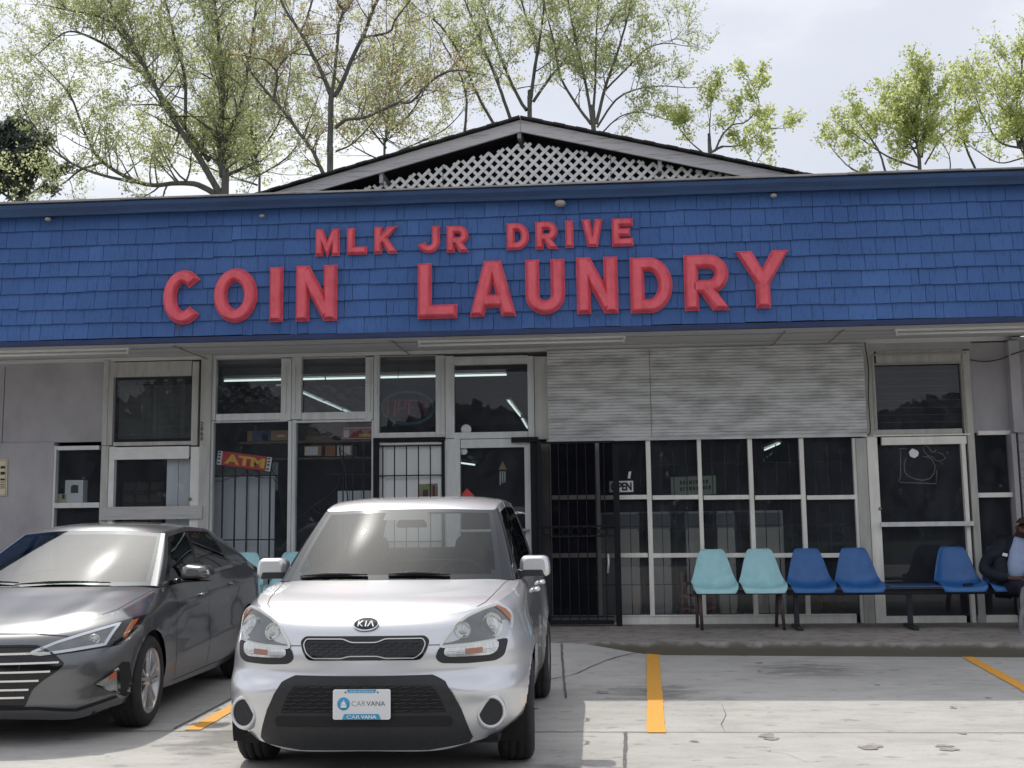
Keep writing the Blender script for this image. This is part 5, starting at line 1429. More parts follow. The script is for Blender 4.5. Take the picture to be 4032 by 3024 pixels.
tree('broad leaning tree with pale new leaves filling the sky at left', 42, [
    (L_(c1, [(1400, 1260), (1385, 1100), (1370, 900), (1385, 500), (1330, 0), (1300, -150)]), 13, 4),
    (L_(c1, [(1380, 1230), (1250, 1000), (1050, 700), (880, 380), (700, 60), (600, -150)]), 10, 3),
    (L_(c1, [(1360, 1220), (1230, 1150), (1100, 1140), (900, 1145), (640, 1010), (530, 830), (440, 600), (330, 470)]), 9, 2),
    (L_(c1, [(1300, 1000), (1150, 790), (950, 520), (760, 350), (600, 250), (430, 195), (300, 280)]), 7, 2),
    (L_(c1, [(900, 1145), (640, 1090), (420, 1000), (250, 830), (150, 690)]), 5, 1.5),
    (L_(c1, [(1050, 700), (900, 420), (700, 150), (560, 90), (400, 60)]), 6, 2),
    (L_(c1, [(1150, 800), (1150, 500), (1080, 200), (1000, -100)]), 6, 2),
    (L_(c1, [(640, 1010), (500, 1060), (380, 1150), (250, 1180)]), 4, 1.5),
    (L_(c1, [(1380, 900), (1500, 640), (1560, 300), (1600, -50)]), 6, 2)], seed=3, leaves=4, lsize=.108, kids=(.29, 1.7), start=.2, drop=.30, spread=.95)
tree('dark trunked tree with bare forking limbs and red buds behind the gable', 38, [
    (L_(c3, [(1205, 1460), (1205, 1200), (1210, 1000), (1215, 730)]), 9.5, 8),
    (L_(c3, [(1205, 740), (1160, 620), (1060, 420), (960, 240), (860, 90), (800, -40)]), 7, 3),
    (L_(c3, [(975, 250), (1020, 150), (1065, 0), (1070, -60)]), 3.5, 2.5),
    (L_(c3, [(1220, 740), (1240, 600), (1265, 330), (1280, 180), (1312, 90), (1275, 30), (1255, -60)]), 5.5, 3),
    (L_(c3, [(1240, 760), (1290, 680), (1400, 420), (1475, 270), (1540, 90), (1610, -60)]), 7, 4),
    (L_(c3, [(1475, 290), (1570, 280), (1685, 245), (1720, 160), (1850, -10)]), 4, 2),
    (L_(c3, [(1250, 1015), (1330, 950), (1480, 930), (1620, 870), (1750, 812), (1850, 805), (1990, 660), (2100, 580), (2210, 555)]), 5.5, 2.5),
    (L_(c3, [(1200, 1450), (1130, 1330), (1060, 1180), (960, 1050), (860, 910), (760, 790), (640, 650), (540, 520)]), 6.5, 3),
    (L_(c3, [(755, 800), (785, 640), (785, 560), (820, 500), (860, 455)]), 4.5, 2.5),
    (L_(c3, [(785, 570), (700, 480), (610, 460)]), 3, 1.5),
    (L_(c3, [(1755, 815), (1755, 720), (1850, 620), (1900, 600)]), 2.5, 1.5),
    (L_(c3, [(1250, 1200), (1380, 1140), (1500, 1020), (1600, 900)]), 3, 1.5)], leaf_m=M_leaf, seed=8, bare=True, leaves=3, lsize=.10, kids=(.36, 1.25), drop=.45, spread=.9, extra=(M_bud, lambda c: .55))
tree('slender multi-stemmed tree rising over the gable peak', 44, [
    (L_(c2, [(1160, 720), (1160, 640), (1165, 560)]), 8, 4),
    (L_(c2, [(1165, 570), (1185, 420), (1200, 250), (1140, 100), (1090, -60)]), 5.5, 2.5),
    (L_(c2, [(1140, 640), (1090, 560), (1000, 360), (920, 150), (860, -60)]), 5.5, 2.5),
    (L_(c2, [(1185, 430), (1220, 200), (1240, 40), (1230, -60)]), 4, 2),
    (L_(c2, [(1180, 590), (1270, 460), (1380, 320), (1450, 150), (1540, -20)]), 4.5, 2),
    (L_(c2, [(1050, 700), (980, 500), (900, 300), (820, 100), (760, -60)]), 5, 2),
    (L_(c2, [(950, 720), (860, 560), (760, 330), (640, 150), (520, 60)]), 4.5, 2),
    (L_(c2, [(780, 780), (790, 560), (740, 400), (660, 260)]), 4, 2)], seed=12, bare=True, leaves=4, lsize=.105, kids=(.36, 1.4), start=.22, drop=.34, spread=.85)
tree('vase-shaped tree behind the right slope of the gable', 42, [
    (L_(c2, [(1530, 800), (1525, 740), (1520, 700)]), 8, 4),
    (L_(c2, [(1515, 720), (1440, 620), (1340, 450), (1300, 250), (1250, 60)]), 4.5, 2),
    (L_(c2, [(1520, 710), (1490, 520), (1430, 250), (1390, 50), (1370, -60)]), 4.5, 2),
    (L_(c2, [(1525, 700), (1540, 450), (1545, 200), (1560, -20)]), 4, 1.8),
    (L_(c2, [(1545, 720), (1600, 500), (1660, 330), (1720, 130), (1740, 30)]), 5, 2),
    (L_(c2, [(1600, 520), (1720, 400), (1830, 290), (1920, 255), (1995, 255)]), 3, 1.3),
    (L_(c2, [(1550, 740), (1660, 580), (1780, 520), (1920, 500), (2080, 510)]), 3.5, 1.2),
    (L_(c2, [(1560, 790), (1680, 680), (1800, 650), (1930, 690)]), 2.5, 1)], seed=21, bare=True, leaves=4, lsize=.105, kids=(.36, 1.15), start=.22, drop=.36, spread=.8, leaf_m=M_leaf)
c5 = lambda x, y: (1426.4 + .3552 * x, .3552 * y)
tree('small low tree with a side branch right of the gable', 40, [
    (L_(c5, [(300, 1000), (310, 930), (380, 890)]), 4, 3.5),
    (L_(c5, [(330, 920), (380, 820), (440, 760), (520, 740), (600, 640), (560, 520)]), 3, 1.2),
    (L_(c5, [(380, 890), (500, 880), (620, 800), (720, 780)]), 2.5, 1),
    (L_(c5, [(310, 930), (300, 780), (310, 620)]), 2.5, 1),
    (L_(c5, [(300, 960), (180, 860), (100, 760)]), 2.5, 1),
    (L_(c5, [(560, 1030), (600, 960)]), 1.5, .8)], seed=31, bare=True, leaves=4, lsize=.125, kids=(.42, .72), start=.35, drop=0.38, leaf_m=M_leaf2)
tree('upright yellow-green tree above the right end of the roof', 46, [
    (L_(c5, [(1580, 1060), (1565, 900), (1545, 740), (1590, 560)]), 6, 2.5),
    (L_(c5, [(1570, 960), (1450, 760), (1380, 640)]), 3, 1.2),
    (L_(c5, [(1570, 1020), (1380, 950), (1230, 850), (1130, 780)]), 3, 1.2),
    (L_(c5, [(1590, 960), (1620, 720), (1640, 560)]), 3, 1.2),
    (L_(c5, [(1370, 1050), (1320, 900), (1200, 740)]), 3.5, 1.2),
    (L_(c5, [(1230, 1060), (1130, 1000), (1060, 920)]), 2.5, 1),
    (L_(c5, [(1610, 1000), (1690, 860), (1740, 800)]), 2.5, 1)], seed=41, leaves=4, lsize=.135, kids=(.40, .85), start=.38, drop=.42, leaf_m=M_leaf2)
tree('leafy yellow-green tree at the right edge of the sky', 48, [
    (L_(c5, [(2230, 1060), (2180, 900), (2160, 700), (2200, 420)]), 6, 2.5),
    (L_(c5, [(2190, 900), (2060, 860), (1960, 700), (1920, 590)]), 3.5, 1.2),
    (L_(c5, [(1930, 1060), (1860, 900), (1800, 720), (1790, 640)]), 3.5, 1.2),
    (L_(c5, [(2200, 960), (2060, 990), (1900, 900)]), 2.5, 1),
    (L_(c5, [(2170, 760), (2080, 660), (2040, 560)]), 3, 1.2),
    (L_(c5, [(2230, 800), (2300, 600), (2320, 420)]), 3, 1.2),
    (L_(c5, [(1760, 1060), (1760, 960), (1720, 880)]), 2, 1)], seed=51, leaves=4, lsize=.135, kids=(.40, 1.1), start=.38, drop=.42, leaf_m=M_leaf2)
tree('dark evergreen tree rising at the far left edge', 50, [
    (L_(c1, [(90, 1300), (80, 1100), (70, 900), (75, 860)]), 8, 3),
    (L_(c1, [(85, 1200), (180, 1060), (250, 980)]), 4, 2),
    (L_(c1, [(80, 1150), (170, 960), (190, 900)]), 4, 2),
    (L_(c1, [(80, 1150), (0, 1000), (-60, 960)]), 4, 2),
    (L_(c1, [(85, 1250), (-60, 1150), (-160, 1100)]), 4, 2),
    (L_(c1, [(95, 1260), (230, 1180), (310, 1100)]), 4, 2)], seed=61, leaves=3, lsize=.2, kids=(.3, .62), up=.1, leaf_m=M_ever, group=None)

tree('thin hazy tree filling the gap left of the dark trunk', 56, [
    ([(560, 440), (556, 380), (548, 300), (530, 180)], 4.5, 2), ([(552, 340), (600, 270), (622, 190), (630, 90)], 3, 1.2), ([(552, 360), (500, 300), (440, 230), (400, 150)], 3, 1.2),
    ([(556, 380), (620, 340), (660, 280), (690, 200)], 3, 1.2), ([(550, 330), (560, 200), (590, 80), (600, -40)], 3, 1.2), ([(556, 400), (470, 370), (380, 330), (300, 290)], 3, 1.2), ([(540, 240), (480, 140), (440, 20)], 2.5, 1)],
    seed=71, leaves=3, lsize=.14, kids=(.34, 1.6), drop=.4, spread=.9, leaf_m=M_leaf)
tree('thin hazy tree filling the gap between the dark trunk and the gable peak', 56, [
    ([(830, 380), (834, 300), (840, 220), (850, 120)], 4, 2), ([(834, 320), (790, 260), (770, 190), (780, 110)], 3, 1.2), ([(836, 290), (890, 240), (920, 180), (930, 90)], 3, 1.2),
    ([(832, 340), (900, 310), (960, 280), (1000, 240)], 3, 1.2), ([(832, 350), (770, 320), (735, 290)], 2.5, 1), ([(840, 210), (870, 110), (880, 0)], 2.5, 1)],
    seed=81, leaves=3, lsize=.14, kids=(.34, 1.5), drop=.4, spread=.9, leaf_m=M_leaf, extra=(M_bud, lambda c: .18))

# ------------------------------------------------------------------ cars
def cr1(P, n):                                # Catmull-Rom through control points, last axis xyz; P: k x ... ; subdivide n
    P = np.asarray(P, float)
    Pm = np.concatenate([2 * P[:1] - P[1:2], P, 2 * P[-1:] - P[-2:-1]], 0)
    out = []
    k = len(P)
    for i in range(k - 1):
        p0, p1, p2, p3 = Pm[i], Pm[i + 1], Pm[i + 2], Pm[i + 3]
        for s in range(n):
            t = s / n
            out.append(.5 * ((2 * p1) + (-p0 + p2) * t + (2 * p0 - 5 * p1 + 4 * p2 - p3) * t * t + (-p0 + 3 * p1 - 3 * p2 + p3) * t ** 3))
    out.append(P[-1])
    return np.array(out)
def cr1s(P, n):                               # same, first point on the centre plane x = 0 (mirrored tangent)
    P = np.asarray(P, float)
    ph = P[1:2].copy(); ph[..., 0] *= -1
    Q = np.concatenate([ph, P], 0)
    return cr1(Q, n)[n:]
def coons(c0, c1, d0, d1):                    # c0,c1: curves along u at v=0,1 ; d0,d1: along v at u=0,1
    n, m = len(c0), len(d0)
    u = np.linspace(0, 1, n)[None, :, None]; v = np.linspace(0, 1, m)[:, None, None]
    S = (1 - v) * c0[None] + v * c1[None] + (1 - u) * d0[:, None] + u * d1[:, None]
    S -= (1 - u) * (1 - v) * c0[0] + u * (1 - v) * c0[-1] + (1 - u) * v * c1[0] + u * v * c1[-1]
    return S
def resample(P, n):
    P = np.asarray(P, float); d = np.r_[0, np.cumsum(np.linalg.norm(np.diff(P, axis=0), axis=1))]
    t = np.linspace(0, d[-1], n)
    return np.stack([np.interp(t, d, P[:, k]) for k in range(3)], 1)
def both(mb, arr, mi=0, smooth=True):
    arr = np.asarray(arr)
    mb.grid(arr, mi, smooth)
    m2 = arr.copy(); m2[..., 0] *= -1
    mb.grid(m2, mi, smooth, flip=True)

class Car:
    def __init__(s, root): s.root = root; s.bvh = None
    def shoot(s, o, d):
        h = s.bvh.ray_cast(Vector(o), Vector(d))
        return h
    def front(s, x, z, out=.004):
        h = s.bvh.ray_cast(Vector((x, -3, z)), Vector((0, 1, 0)))
        if h[0] is None: return None
        n = h[1] if h[1].y < 0 else -h[1]
        return h[0] + n * out
    def side(s, y, z, sg, out=.003):
        h = s.bvh.ray_cast(Vector((sg * 3, y, z)), Vector((-sg, 0, 0)))
        if h[0] is None: return None
        n = h[1] if h[1].x * sg > 0 else -h[1]
        return h[0] + n * out
    def top(s, x, y, out=.003):
        h = s.bvh.ray_cast(Vector((x, y, 3)), Vector((0, 0, -1)))
        if h[0] is None: return None
        n = h[1] if h[1].z > 0 else -h[1]
        return h[0] + n * out
    def patch(s, poly, proj, mat_, name, parent, step=.018, out=.004, mb=None, mi=0, thick=0.0, build=True):
        """closed outline (2-D) filled with a fine net laid on the body surface"""
        poly = [Vector((p[0], p[1])) for p in poly]
        bm = bmesh.new()
        vs = []
        for i, p in enumerate(poly):
            q = poly[(i + 1) % len(poly)]; n = max(1, int((q - p).length / step))
            for k in range(n):
                w = p.lerp(q, k / n); vs.append(bm.verts.new((w.x, w.y, 0)))
        f = bm.faces.new(vs)
        xs = [p.x for p in poly]; ys = [p.y for p in poly]
        def cut(lo, hi, ax):
            t = math.floor(lo / step) * step + step
            while t < hi - 1e-5:
                co = (t, 0, 0) if ax == 0 else (0, t, 0); no = (1, 0, 0) if ax == 0 else (0, 1, 0)
                bmesh.ops.bisect_plane(bm, geom=bm.verts[:] + bm.edges[:] + bm.faces[:], plane_co=co, plane_no=no, dist=1e-6)
                t += step
        bmesh.ops.triangulate(bm, faces=bm.faces[:])
        cut(min(xs), max(xs), 0); cut(min(ys), max(ys), 1)
        bmesh.ops.triangulate(bm, faces=[f for f in bm.faces if len(f.verts) > 4])
        mb = mb or MB()
        base = len(mb.v); idx = {}; bad = set()
        pts = []
        for v in bm.verts:
            p = proj(v.co.x, v.co.y, out)
            idx[v.index if v.index >= 0 else id(v)] = None
            pts.append(p)
        bm.verts.index_update()
        good = [p is not None for p in pts]
        mb.v.extend([tuple(p) if p is not None else (0, 0, 0) for p in pts])
        for f in bm.faces:
            ii = [v.index for v in f.verts]
            if all(good[i] for i in ii):
                mb.f.append(tuple(base + i for i in ii)); mb.mi.append(mi); mb.sm.append(True)
        bm.free()
        # drop orphan verts happens at build
        if build: return mb.build(name, mat_, parent, fix=False)
        return mb
    def line(s, pts, proj, w, mb, out=.003, step=.02, closed=False, mi=0, lift=0.0):
        """a narrow band following a 2-D line on the body"""
        P = [Vector((p[0], p[1])) for p in pts]
        if closed: P.append(P[0])
        Q = []
        for a, b_ in zip(P[:-1], P[1:]):
            n = max(1, int((b_ - a).length / step)); Q += [a.lerp(b_, k / n) for k in range(n)]
        Q.append(P[-1])
        L_, R_ = [], []
        m = len(Q)
        for i, q in enumerate(Q):
            if closed: t = Q[(i + 1) % (m - 1)] - Q[(i - 1) % (m - 1)]
            else: t = Q[min(i + 1, m - 1)] - Q[max(i - 1, 0)]
            t.normalize(); n = Vector((-t.y, t.x)) * (w / 2)
            a, b_ = proj(q.x + n.x, q.y + n.y, out), proj(q.x - n.x, q.y - n.y, out)
            L_.append(a); R_.append(b_)
        run = [[], []]
        def flush():
            if len(run[0]) > 1:
                if lift:
                    mb.grid([run[0], run[1]], mi, False)
                else: mb.grid([run[0], run[1]], mi, True)
            run[0], run[1] = [], []
        for a, b_ in zip(L_, R_):
            if a is None or b_ is None: flush()
            else: run[0].append(tuple(a)); run[1].append(tuple(b_))
        flush()
        return mb
def smooth_poly(pts, n=4):
    P = np.array(pts, float); k = len(P); out = []
    for i in range(k):
        p0, p1, p2, p3 = P[i - 1], P[i], P[(i + 1) % k], P[(i + 2) % k]
        for s_ in range(n):
            t = s_ / n
            out.append(tuple(.5 * ((2 * p1) + (-p0 + p2) * t + (2 * p0 - 5 * p1 + 4 * p2 - p3) * t * t + (-p0 + 3 * p1 - 3 * p2 + p3) * t ** 3)))
    return out
def rounded(pts, r, n=4):                     # round each corner of a polygon
    out = []; k = len(pts)
    for i in range(k):
        p = Vector(pts[i]); a = Vector(pts[i - 1]) - p; b_ = Vector(pts[(i + 1) % k]) - p
        rr_ = r[i] if isinstance(r, (list, tuple)) else r
        d = min(rr_, a.length * .45, b_.length * .45)
        if d < 1e-4: out.append(tuple(p)); continue
        A_, B_ = p + a.normalized() * d, p + b_.normalized() * d
        for k2 in range(n + 1):
            t = k2 / n; out.append(tuple((1 - t) ** 2 * A_ + 2 * t * (1 - t) * p + t * t * B_))
    return out
def mirror2(pts): return [(-x, z) for x, z in reversed(pts)]

def paint(name, col, metal, rough, flake=.06):
    m = mat(name, col, rough, metal, var=flake, scale=900, detail=1, coat=1.0)
    principled(m).inputs['Coat IOR'].default_value = 1.5
    nt = m.node_tree
    n = nt.nodes.new('ShaderNodeTexNoise'); n.inputs['Scale'].default_value = 7; n.inputs['Detail'].default_value = 4
    tc = nt.nodes.new('ShaderNodeTexCoord'); nt.links.new(tc.outputs['Object'], n.inputs['Vector'])
    r = nt.nodes.new('ShaderNodeMapRange'); r.inputs['To Min'].default_value = .02; r.inputs['To Max'].default_value = .10
    nt.links.new(n.outputs['Fac'], r.inputs['Value']); nt.links.new(r.outputs['Result'], principled(m).inputs['Coat Roughness'])
    return m
M_silver = paint('silver_paint', (.67, .675, .695), .62, .34)
M_grey_car = paint('graphite_paint', (.150, .154, .162), .75, .30)
M_blackp = mat('black_plastic', (.019, .020, .023), .55, var=.2, scale=40, bump=.04, bscale=300)
M_gloss_black = mat('gloss_black', (.008, .008, .010), .12, var=0)
M_gap = mat('panel_gap', (.010, .010, .011), .8, var=0)
M_tyre = mat('tyre_rubber', (.022, .022, .023), .85, var=.25, scale=12)
M_alloy = mat('alloy_wheel', (.52, .52, .53), .32, .85, var=.08, scale=10)
M_chrome = mat('chrome', (.78, .78, .80), .08, 1.0, var=0)
M_lens = glass('lamp_lens', (.88, .89, .88), 1.45)
M_haze_lens = mat('reflector_bowl', (.62, .63, .62), .22, .8, var=.25, scale=30, stretch=(9, 1, 1))
M_lampdark = mat('lamp_housing', (.24, .245, .25), .3, .5, var=.2, scale=9)
M_amber = mat('amber_lens', (.52, .15, .035), .25, var=.2, coat=.5)
M_redlens = mat('red_lens', (.20, .008, .012), .15, var=.2, coat=1)
M_carglass = glass('car_glass', (.66, .70, .70), 1.5)
M_sideglass = glass('car_side_glass', (.20, .22, .22), 1.6)
M_frit = mat('glass_border', (.010, .010, .012), .08, var=0)
M_cabin = mat('cabin_dark', (.030, .031, .034), .8, var=.3, scale=6)
M_seat = mat('seat_fabric', (.055, .056, .060), .9, var=.2, scale=30)
M_platew = mat('plate_white', (.80, .80, .80), .45, var=.03)
M_plateb = mat('plate_blue', (.05, .32, .55), .45, var=.03)
M_plateg = mat('plate_grey', (.20, .20, .22), .45, var=0)
M_under = mat('underbody', (.012, .012, .012), .9, var=0)


def coons_z(front, cow, cen, side, pw=2.0):
    S = coons(front, cow, cen, side)
    n, m = len(front), len(cen)
    u = (np.linspace(0, 1, n) ** pw)[None, :]; v = np.linspace(0, 1, m)[:, None]
    Z = (1 - v) * front[None, :, 2] + v * cow[None, :, 2] + (1 - u) * cen[:, None, 2] + u * side[:, None, 2]
    Z -= (1 - u) * (1 - v) * front[0, 2] + u * (1 - v) * front[-1, 2] + (1 - u) * v * cow[0, 2] + u * v * cow[-1, 2]
    S[..., 2] = Z
    return S
def cut_arches(me_v, me_f, arches):
    V = [list(v) for v in me_v]; keep = []
    def inside(v):
        for (yc, zc, r) in arches:
            if abs(v[0]) > .45 and math.hypot(v[1] - yc, v[2] - zc) < r: return (yc, zc, r)
        return None
    ins = [inside(v) for v in V]
    mark = set()
    for k, f in enumerate(me_f):
        if all(ins[i] for i in f): continue
        keep.append(k)
        for i in f:
            if ins[i]: mark.add(i)
    for i in mark:
        yc, zc, r = ins[i]; d = math.hypot(V[i][1] - yc, V[i][2] - zc) or 1e-6
        V[i][1] = yc + (V[i][1] - yc) * r / d; V[i][2] = zc + (V[i][2] - zc) * r / d
    return V, keep
def arch_liner(mb, yc, zc, r, x0, x1, mi=0):
    n = 26
    for sg in (1, -1):
        arr = []
        for xx in (x1, x0, x0 - .0):
            arr.append([(sg * xx, yc + r * math.cos(math.radians(-25 + 230 * k / n)), zc + r * math.sin(math.radians(-25 + 230 * k / n))) for k in range(n + 1)])
        arr.append([(sg * (x0 - .001), yc, zc)] * (n + 1))
        mb.grid(arr, mi, True)
def make_wheel(name, parent, pos, R, width, rim, sg, steer, style, mats):
    """outer face towards sg*x"""
    w = thing_child(name, parent, pos, steer)
    t = MB(); h = width / 2
    t.lathe([(-h * .86, rim - .004), (-h, rim + .02), (-h * 1.04, (R + rim) / 2), (-h * .95, R - .028), (-h * .78, R - .006), (-h * .5, R), (-h * .42, R - .007), (-h * .38, R), (-h * .08, R), (-h * .05, R - .007), (h * .05, R - .007), (h * .08, R), (h * .38, R), (h * .42, R - .007), (h * .5, R), (h * .78, R - .006), (h * .95, R - .028), (h * 1.04, (R + rim) / 2), (h, rim + .02), (h * .86, rim - .004)], 64, 'x')
    t.build('tyre', M_tyre, w, fix=True)
    m = MB(); o = sg * h
    m.lathe([(o * .88, rim + .002), (o * .95, rim - .006), (o * .86, rim - .018), (o * .2, rim - .035), (-o * .7, rim - .03)], 64, 'x')
    n, wd, hub = style
    for k in range(n):
        a0 = 2 * math.pi * k / n + .3
        for (da, tw) in (((-.17, .55), (.17, .55)) if n == 5 else ((0, 1),)):
            a = a0 + da
            d = Vector((0, math.cos(a), math.sin(a))); q = Vector((0, -math.sin(a), math.cos(a)))
            a2 = a0 + da * .35; d2 = Vector((0, math.cos(a2), math.sin(a2)))
            p_in, p_out = d2 * hub * .7, d * (rim - .01)
            vs = []
            for (p, ww, xx) in ((p_in, wd * .75 * tw, .80), (p_out, wd * 1.1 * tw, .86)):
                for (s1, dx) in ((-1, -.018), (-.7, .0), (.7, .0), (1, -.018)):
                    vs.append(p + q * ww * s1 + Vector((o * xx + sg * dx, 0, 0)))
            vs2 = [v - Vector((sg * .03, 0, 0)) for v in (vs[0], vs[3], vs[4], vs[7])]
            m.add(vs + vs2, [(0, 1, 5, 4), (1, 2, 6, 5), (2, 3, 7, 6), (0, 4, 10, 8), (3, 9, 11, 7)], 0, False)
    m.lathe([(o * .84, 0), (o * .84, hub * .5), (o * .80, hub * .62), (o * .78, hub), (o * .3, hub)], 28, 'x')
    m.build('rim', M_alloy, w, fix=True)
    b_ = MB(); b_.lathe([(o * .1, 0), (o * .1, rim * .80), (o * .02, rim * .82), (o * .02, 0)], 32, 'x'); b_.build('brake_disc', mats, w)
    return w
def thing_child(name, parent, pos, rz=0.0):
    o = bpy.data.objects.new(name, None); COL.objects.link(o); o.parent = parent; o.location = pos; o.rotation_euler = (0, 0, rz); o.empty_display_size = .1
    OFF[o.name] = Vector((0, 0, 0))
    return o
def greenhouse(base, top, nsub=6, nv=10, bulge=.014, wide=()):
    B, T = cr1s(np.array(base, float), nsub), cr1s(np.array(top, float), nsub)
    B[0, 0] = T[0, 0] = 0; B[-1, 0] = T[-1, 0] = 0
    v = np.linspace(0, 1, nv + 1)[:, None, None]
    S = (1 - v) * B[None] + v * T[None]
    tang = np.gradient(B, axis=0); nrm = np.stack([tang[:, 1], -tang[:, 0], 0 * tang[:, 0]], 1); nrm /= np.maximum(np.linalg.norm(nrm, axis=1, keepdims=True), 1e-9)
    S += nrm[None] * (bulge * np.sin(np.pi * v))
    return S                                   # rows v, columns u
def sub(S, r0, r1, c0, c1): return S[r0:r1 + 1, c0:c1 + 1]
def surf_at(S, u, v):                         # bilinear on a grid, u along columns, v along rows, both 0..1
    R, C = S.shape[0] - 1, S.shape[1] - 1
    a, b_ = min(max(u, 0), 1) * C, min(max(v, 0), 1) * R
    i, j = min(int(b_), R - 1), min(int(a), C - 1); f, g_ = b_ - i, a - j
    return (S[i, j] * (1 - f) * (1 - g_) + S[i + 1, j] * f * (1 - g_) + S[i, j + 1] * (1 - f) * g_ + S[i + 1, j + 1] * f * g_)
def strip_uv(S, u0, u1, v0, v1, out, n=14, m=14):
    arr = np.array([[surf_at(S, u0 + (u1 - u0) * i / n, v0 + (v1 - v0) * j / m) for i in range(n + 1)] for j in range(m + 1)])
    du = np.gradient(arr, axis=1); dv = np.gradient(arr, axis=0); nn = np.cross(du, dv); nn /= np.maximum(np.linalg.norm(nn, axis=2, keepdims=True), 1e-9)
    return arr + nn * out

# ---- the silver boxy hatchback
def build_hatch():
    C_, ch = (-1.4391, 7.7114), .02063
    root = thing('parked_car', 'boxy silver hatchback parked nose out, white dealer plate on its black front bumper', 'car', (C_[0], C_[1], 0), ch, world_built=False)
    OFF[root.name] = Vector((0, 0, 0))
    car = Car(root)
    net = [
     [(0,-.775,.185),(.37,-.765,.185),(.565,-.70,.215),(.70,-.53,.235),(.79,-.34,.27),(.85,0,.27),(.815,.45,.225),(.80,1.2,.215),(.80,2,.215),(.84,2.55,.26),(.79,3,.25),(.62,3.15,.25),(0,3.2,.25)],
     [(0,-.83,.30),(.385,-.815,.30),(.61,-.745,.31),(.775,-.555,.31),(.855,-.31,.33),(.885,0,.33),(.85,.45,.29),(.84,1.2,.28),(.84,2,.28),(.875,2.55,.32),(.83,3,.33),(.66,3.22,.35),(0,3.28,.36)],
     [(0,-.845,.42),(.385,-.83,.42),(.615,-.775,.43),(.79,-.59,.42),(.872,-.32,.42),(.90,0,.42),(.868,.45,.38),(.858,1.2,.36),(.857,2,.36),(.893,2.55,.40),(.85,3.0,.42),(.67,3.24,.46),(0,3.31,.48)],
     [(0,-.85,.52),(.385,-.842,.535),(.615,-.805,.515),(.79,-.605,.51),(.876,-.32,.52),(.905,0,.52),(.872,.45,.48),(.862,1.2,.46),(.86,2,.46),(.898,2.55,.50),(.852,3.0,.5),(.67,3.24,.52),(0,3.31,.54)],
     [(0,-.842,.60),(.385,-.806,.60),(.61,-.722,.60),(.780,-.545,.60),(.872,-.30,.60),(.905,0,.61),(.873,.45,.56),(.863,1.2,.54),(.86,2,.54),(.898,2.55,.59),(.852,3.0,.59),(.67,3.24,.6),(0,3.31,.61)],
     [(0,-.828,.70),(.385,-.803,.70),(.61,-.722,.70),(.778,-.545,.70),(.865,-.285,.72),(.895,0,.735),(.87,.45,.70),(.862,1.2,.68),(.86,2.0,.68),(.885,2.55,.72),(.85,3.0,.7),(.67,3.23,.7),(0,3.3,.7)],
     [(0,-.805,.79),(.38,-.778,.79),(.605,-.692,.79),(.765,-.522,.80),(.845,-.26,.82),(.865,.02,.84),(.86,.45,.84),(.855,1.2,.84),(.852,2.0,.85),(.865,2.55,.86),(.84,3.0,.86),(.66,3.22,.85),(0,3.29,.85)],
     [(0,-.765,.85),(.37,-.738,.853),(.59,-.655,.865),(.745,-.485,.89),(.81,-.22,.925),(.83,.03,.95),(.835,.44,.98),(.835,1.2,.985),(.83,2.0,1.0),(.83,2.55,1.01),(.80,3.0,1.02),(.64,3.2,1.0),(0,3.27,1.0)],
     [(0,-.70,.893),(.36,-.672,.902),(.57,-.585,.925),(.70,-.42,.957),(.765,-.15,.988),(.785,.05,1.01),(.79,.42,1.04),(.775,1.2,1.06),(.768,2.0,1.085),(.757,2.55,1.105),(.73,2.95,1.12),(.58,3.15,1.12),(0,3.22,1.12)]]
    nu, nv = 14, 6
    net = np.array(net, float)
    rows = np.stack([cr1s(r, nu) for r in net], 0); fine = cr1(rows, nv); fine[:, 0, 0] = 0; fine[:, -1, 0] = 0
    # fog-lamp hollows and the ridge that runs over them
    mb = MB(); both(mb, fine)
    arches = [(0, .317, .362), (2.55, .317, .352)]
    V, keep = cut_arches(mb.v, mb.f, arches)
    body = MB(); body.v = V; body.f = [mb.f[k] for k in keep]; body.mi = [0] * len(keep); body.sm = [True] * len(keep)
    top = fine[-1]; kf, kb = 3 * nu, 6 * nu
    cow = resample(cr1s(np.array([(0, .03, 1.062), (.35, .07, 1.060), (.60, .20, 1.055), (.79, .42, 1.04)], float), 8), 18); cow[-1] = top[kb]
    cen = resample(cr1(np.array([top[0], (0, -.52, .955), (0, -.25, 1.005), (0, .03, 1.062)], float), 8), 26)
    hood = coons_z(resample(top[:kf + 1], 18), cow, cen, resample(top[kf:kb + 1], 26), 2.4)
    both(body, hood)
    base = [(0, .045, 1.060), (.36, .085, 1.058), (.685, .27, 1.050), (.778, .46, 1.043), (.773, 1.28, 1.064), (.772, 1.38, 1.067), (.760, 2.30, 1.097), (.757, 2.42, 1.10), (.735, 2.90, 1.119), (.60, 3.13, 1.12), (0, 3.22, 1.12)]
    topk = [(0, .815, 1.502), (.30, .845, 1.500), (.572, .945, 1.492), (.600, 1.04, 1.512), (.610, 1.42, 1.552), (.610, 1.50, 1.554), (.602, 2.3, 1.552), (.600, 2.4, 1.55), (.578, 2.85, 1.525), (.49, 3.00, 1.51), (0, 3.06, 1.505)]
    ns = 6; S = greenhouse(base, topk, ns, 12, .012)
    def seg(a, b_): return S[:, a * ns:b_ * ns + 1]
    both(body, seg(7, 9)); both(body, sub(S, 0, 1, 3 * ns, 7 * ns)); both(body, sub(S, 11, 12, 3 * ns, 7 * ns)); both(body, sub(S, 0, 2, 9 * ns, 10 * ns)); both(body, sub(S, 11, 12, 9 * ns, 10 * ns))
    T = S[-1]; c2, c8 = 3 * ns, 9 * ns
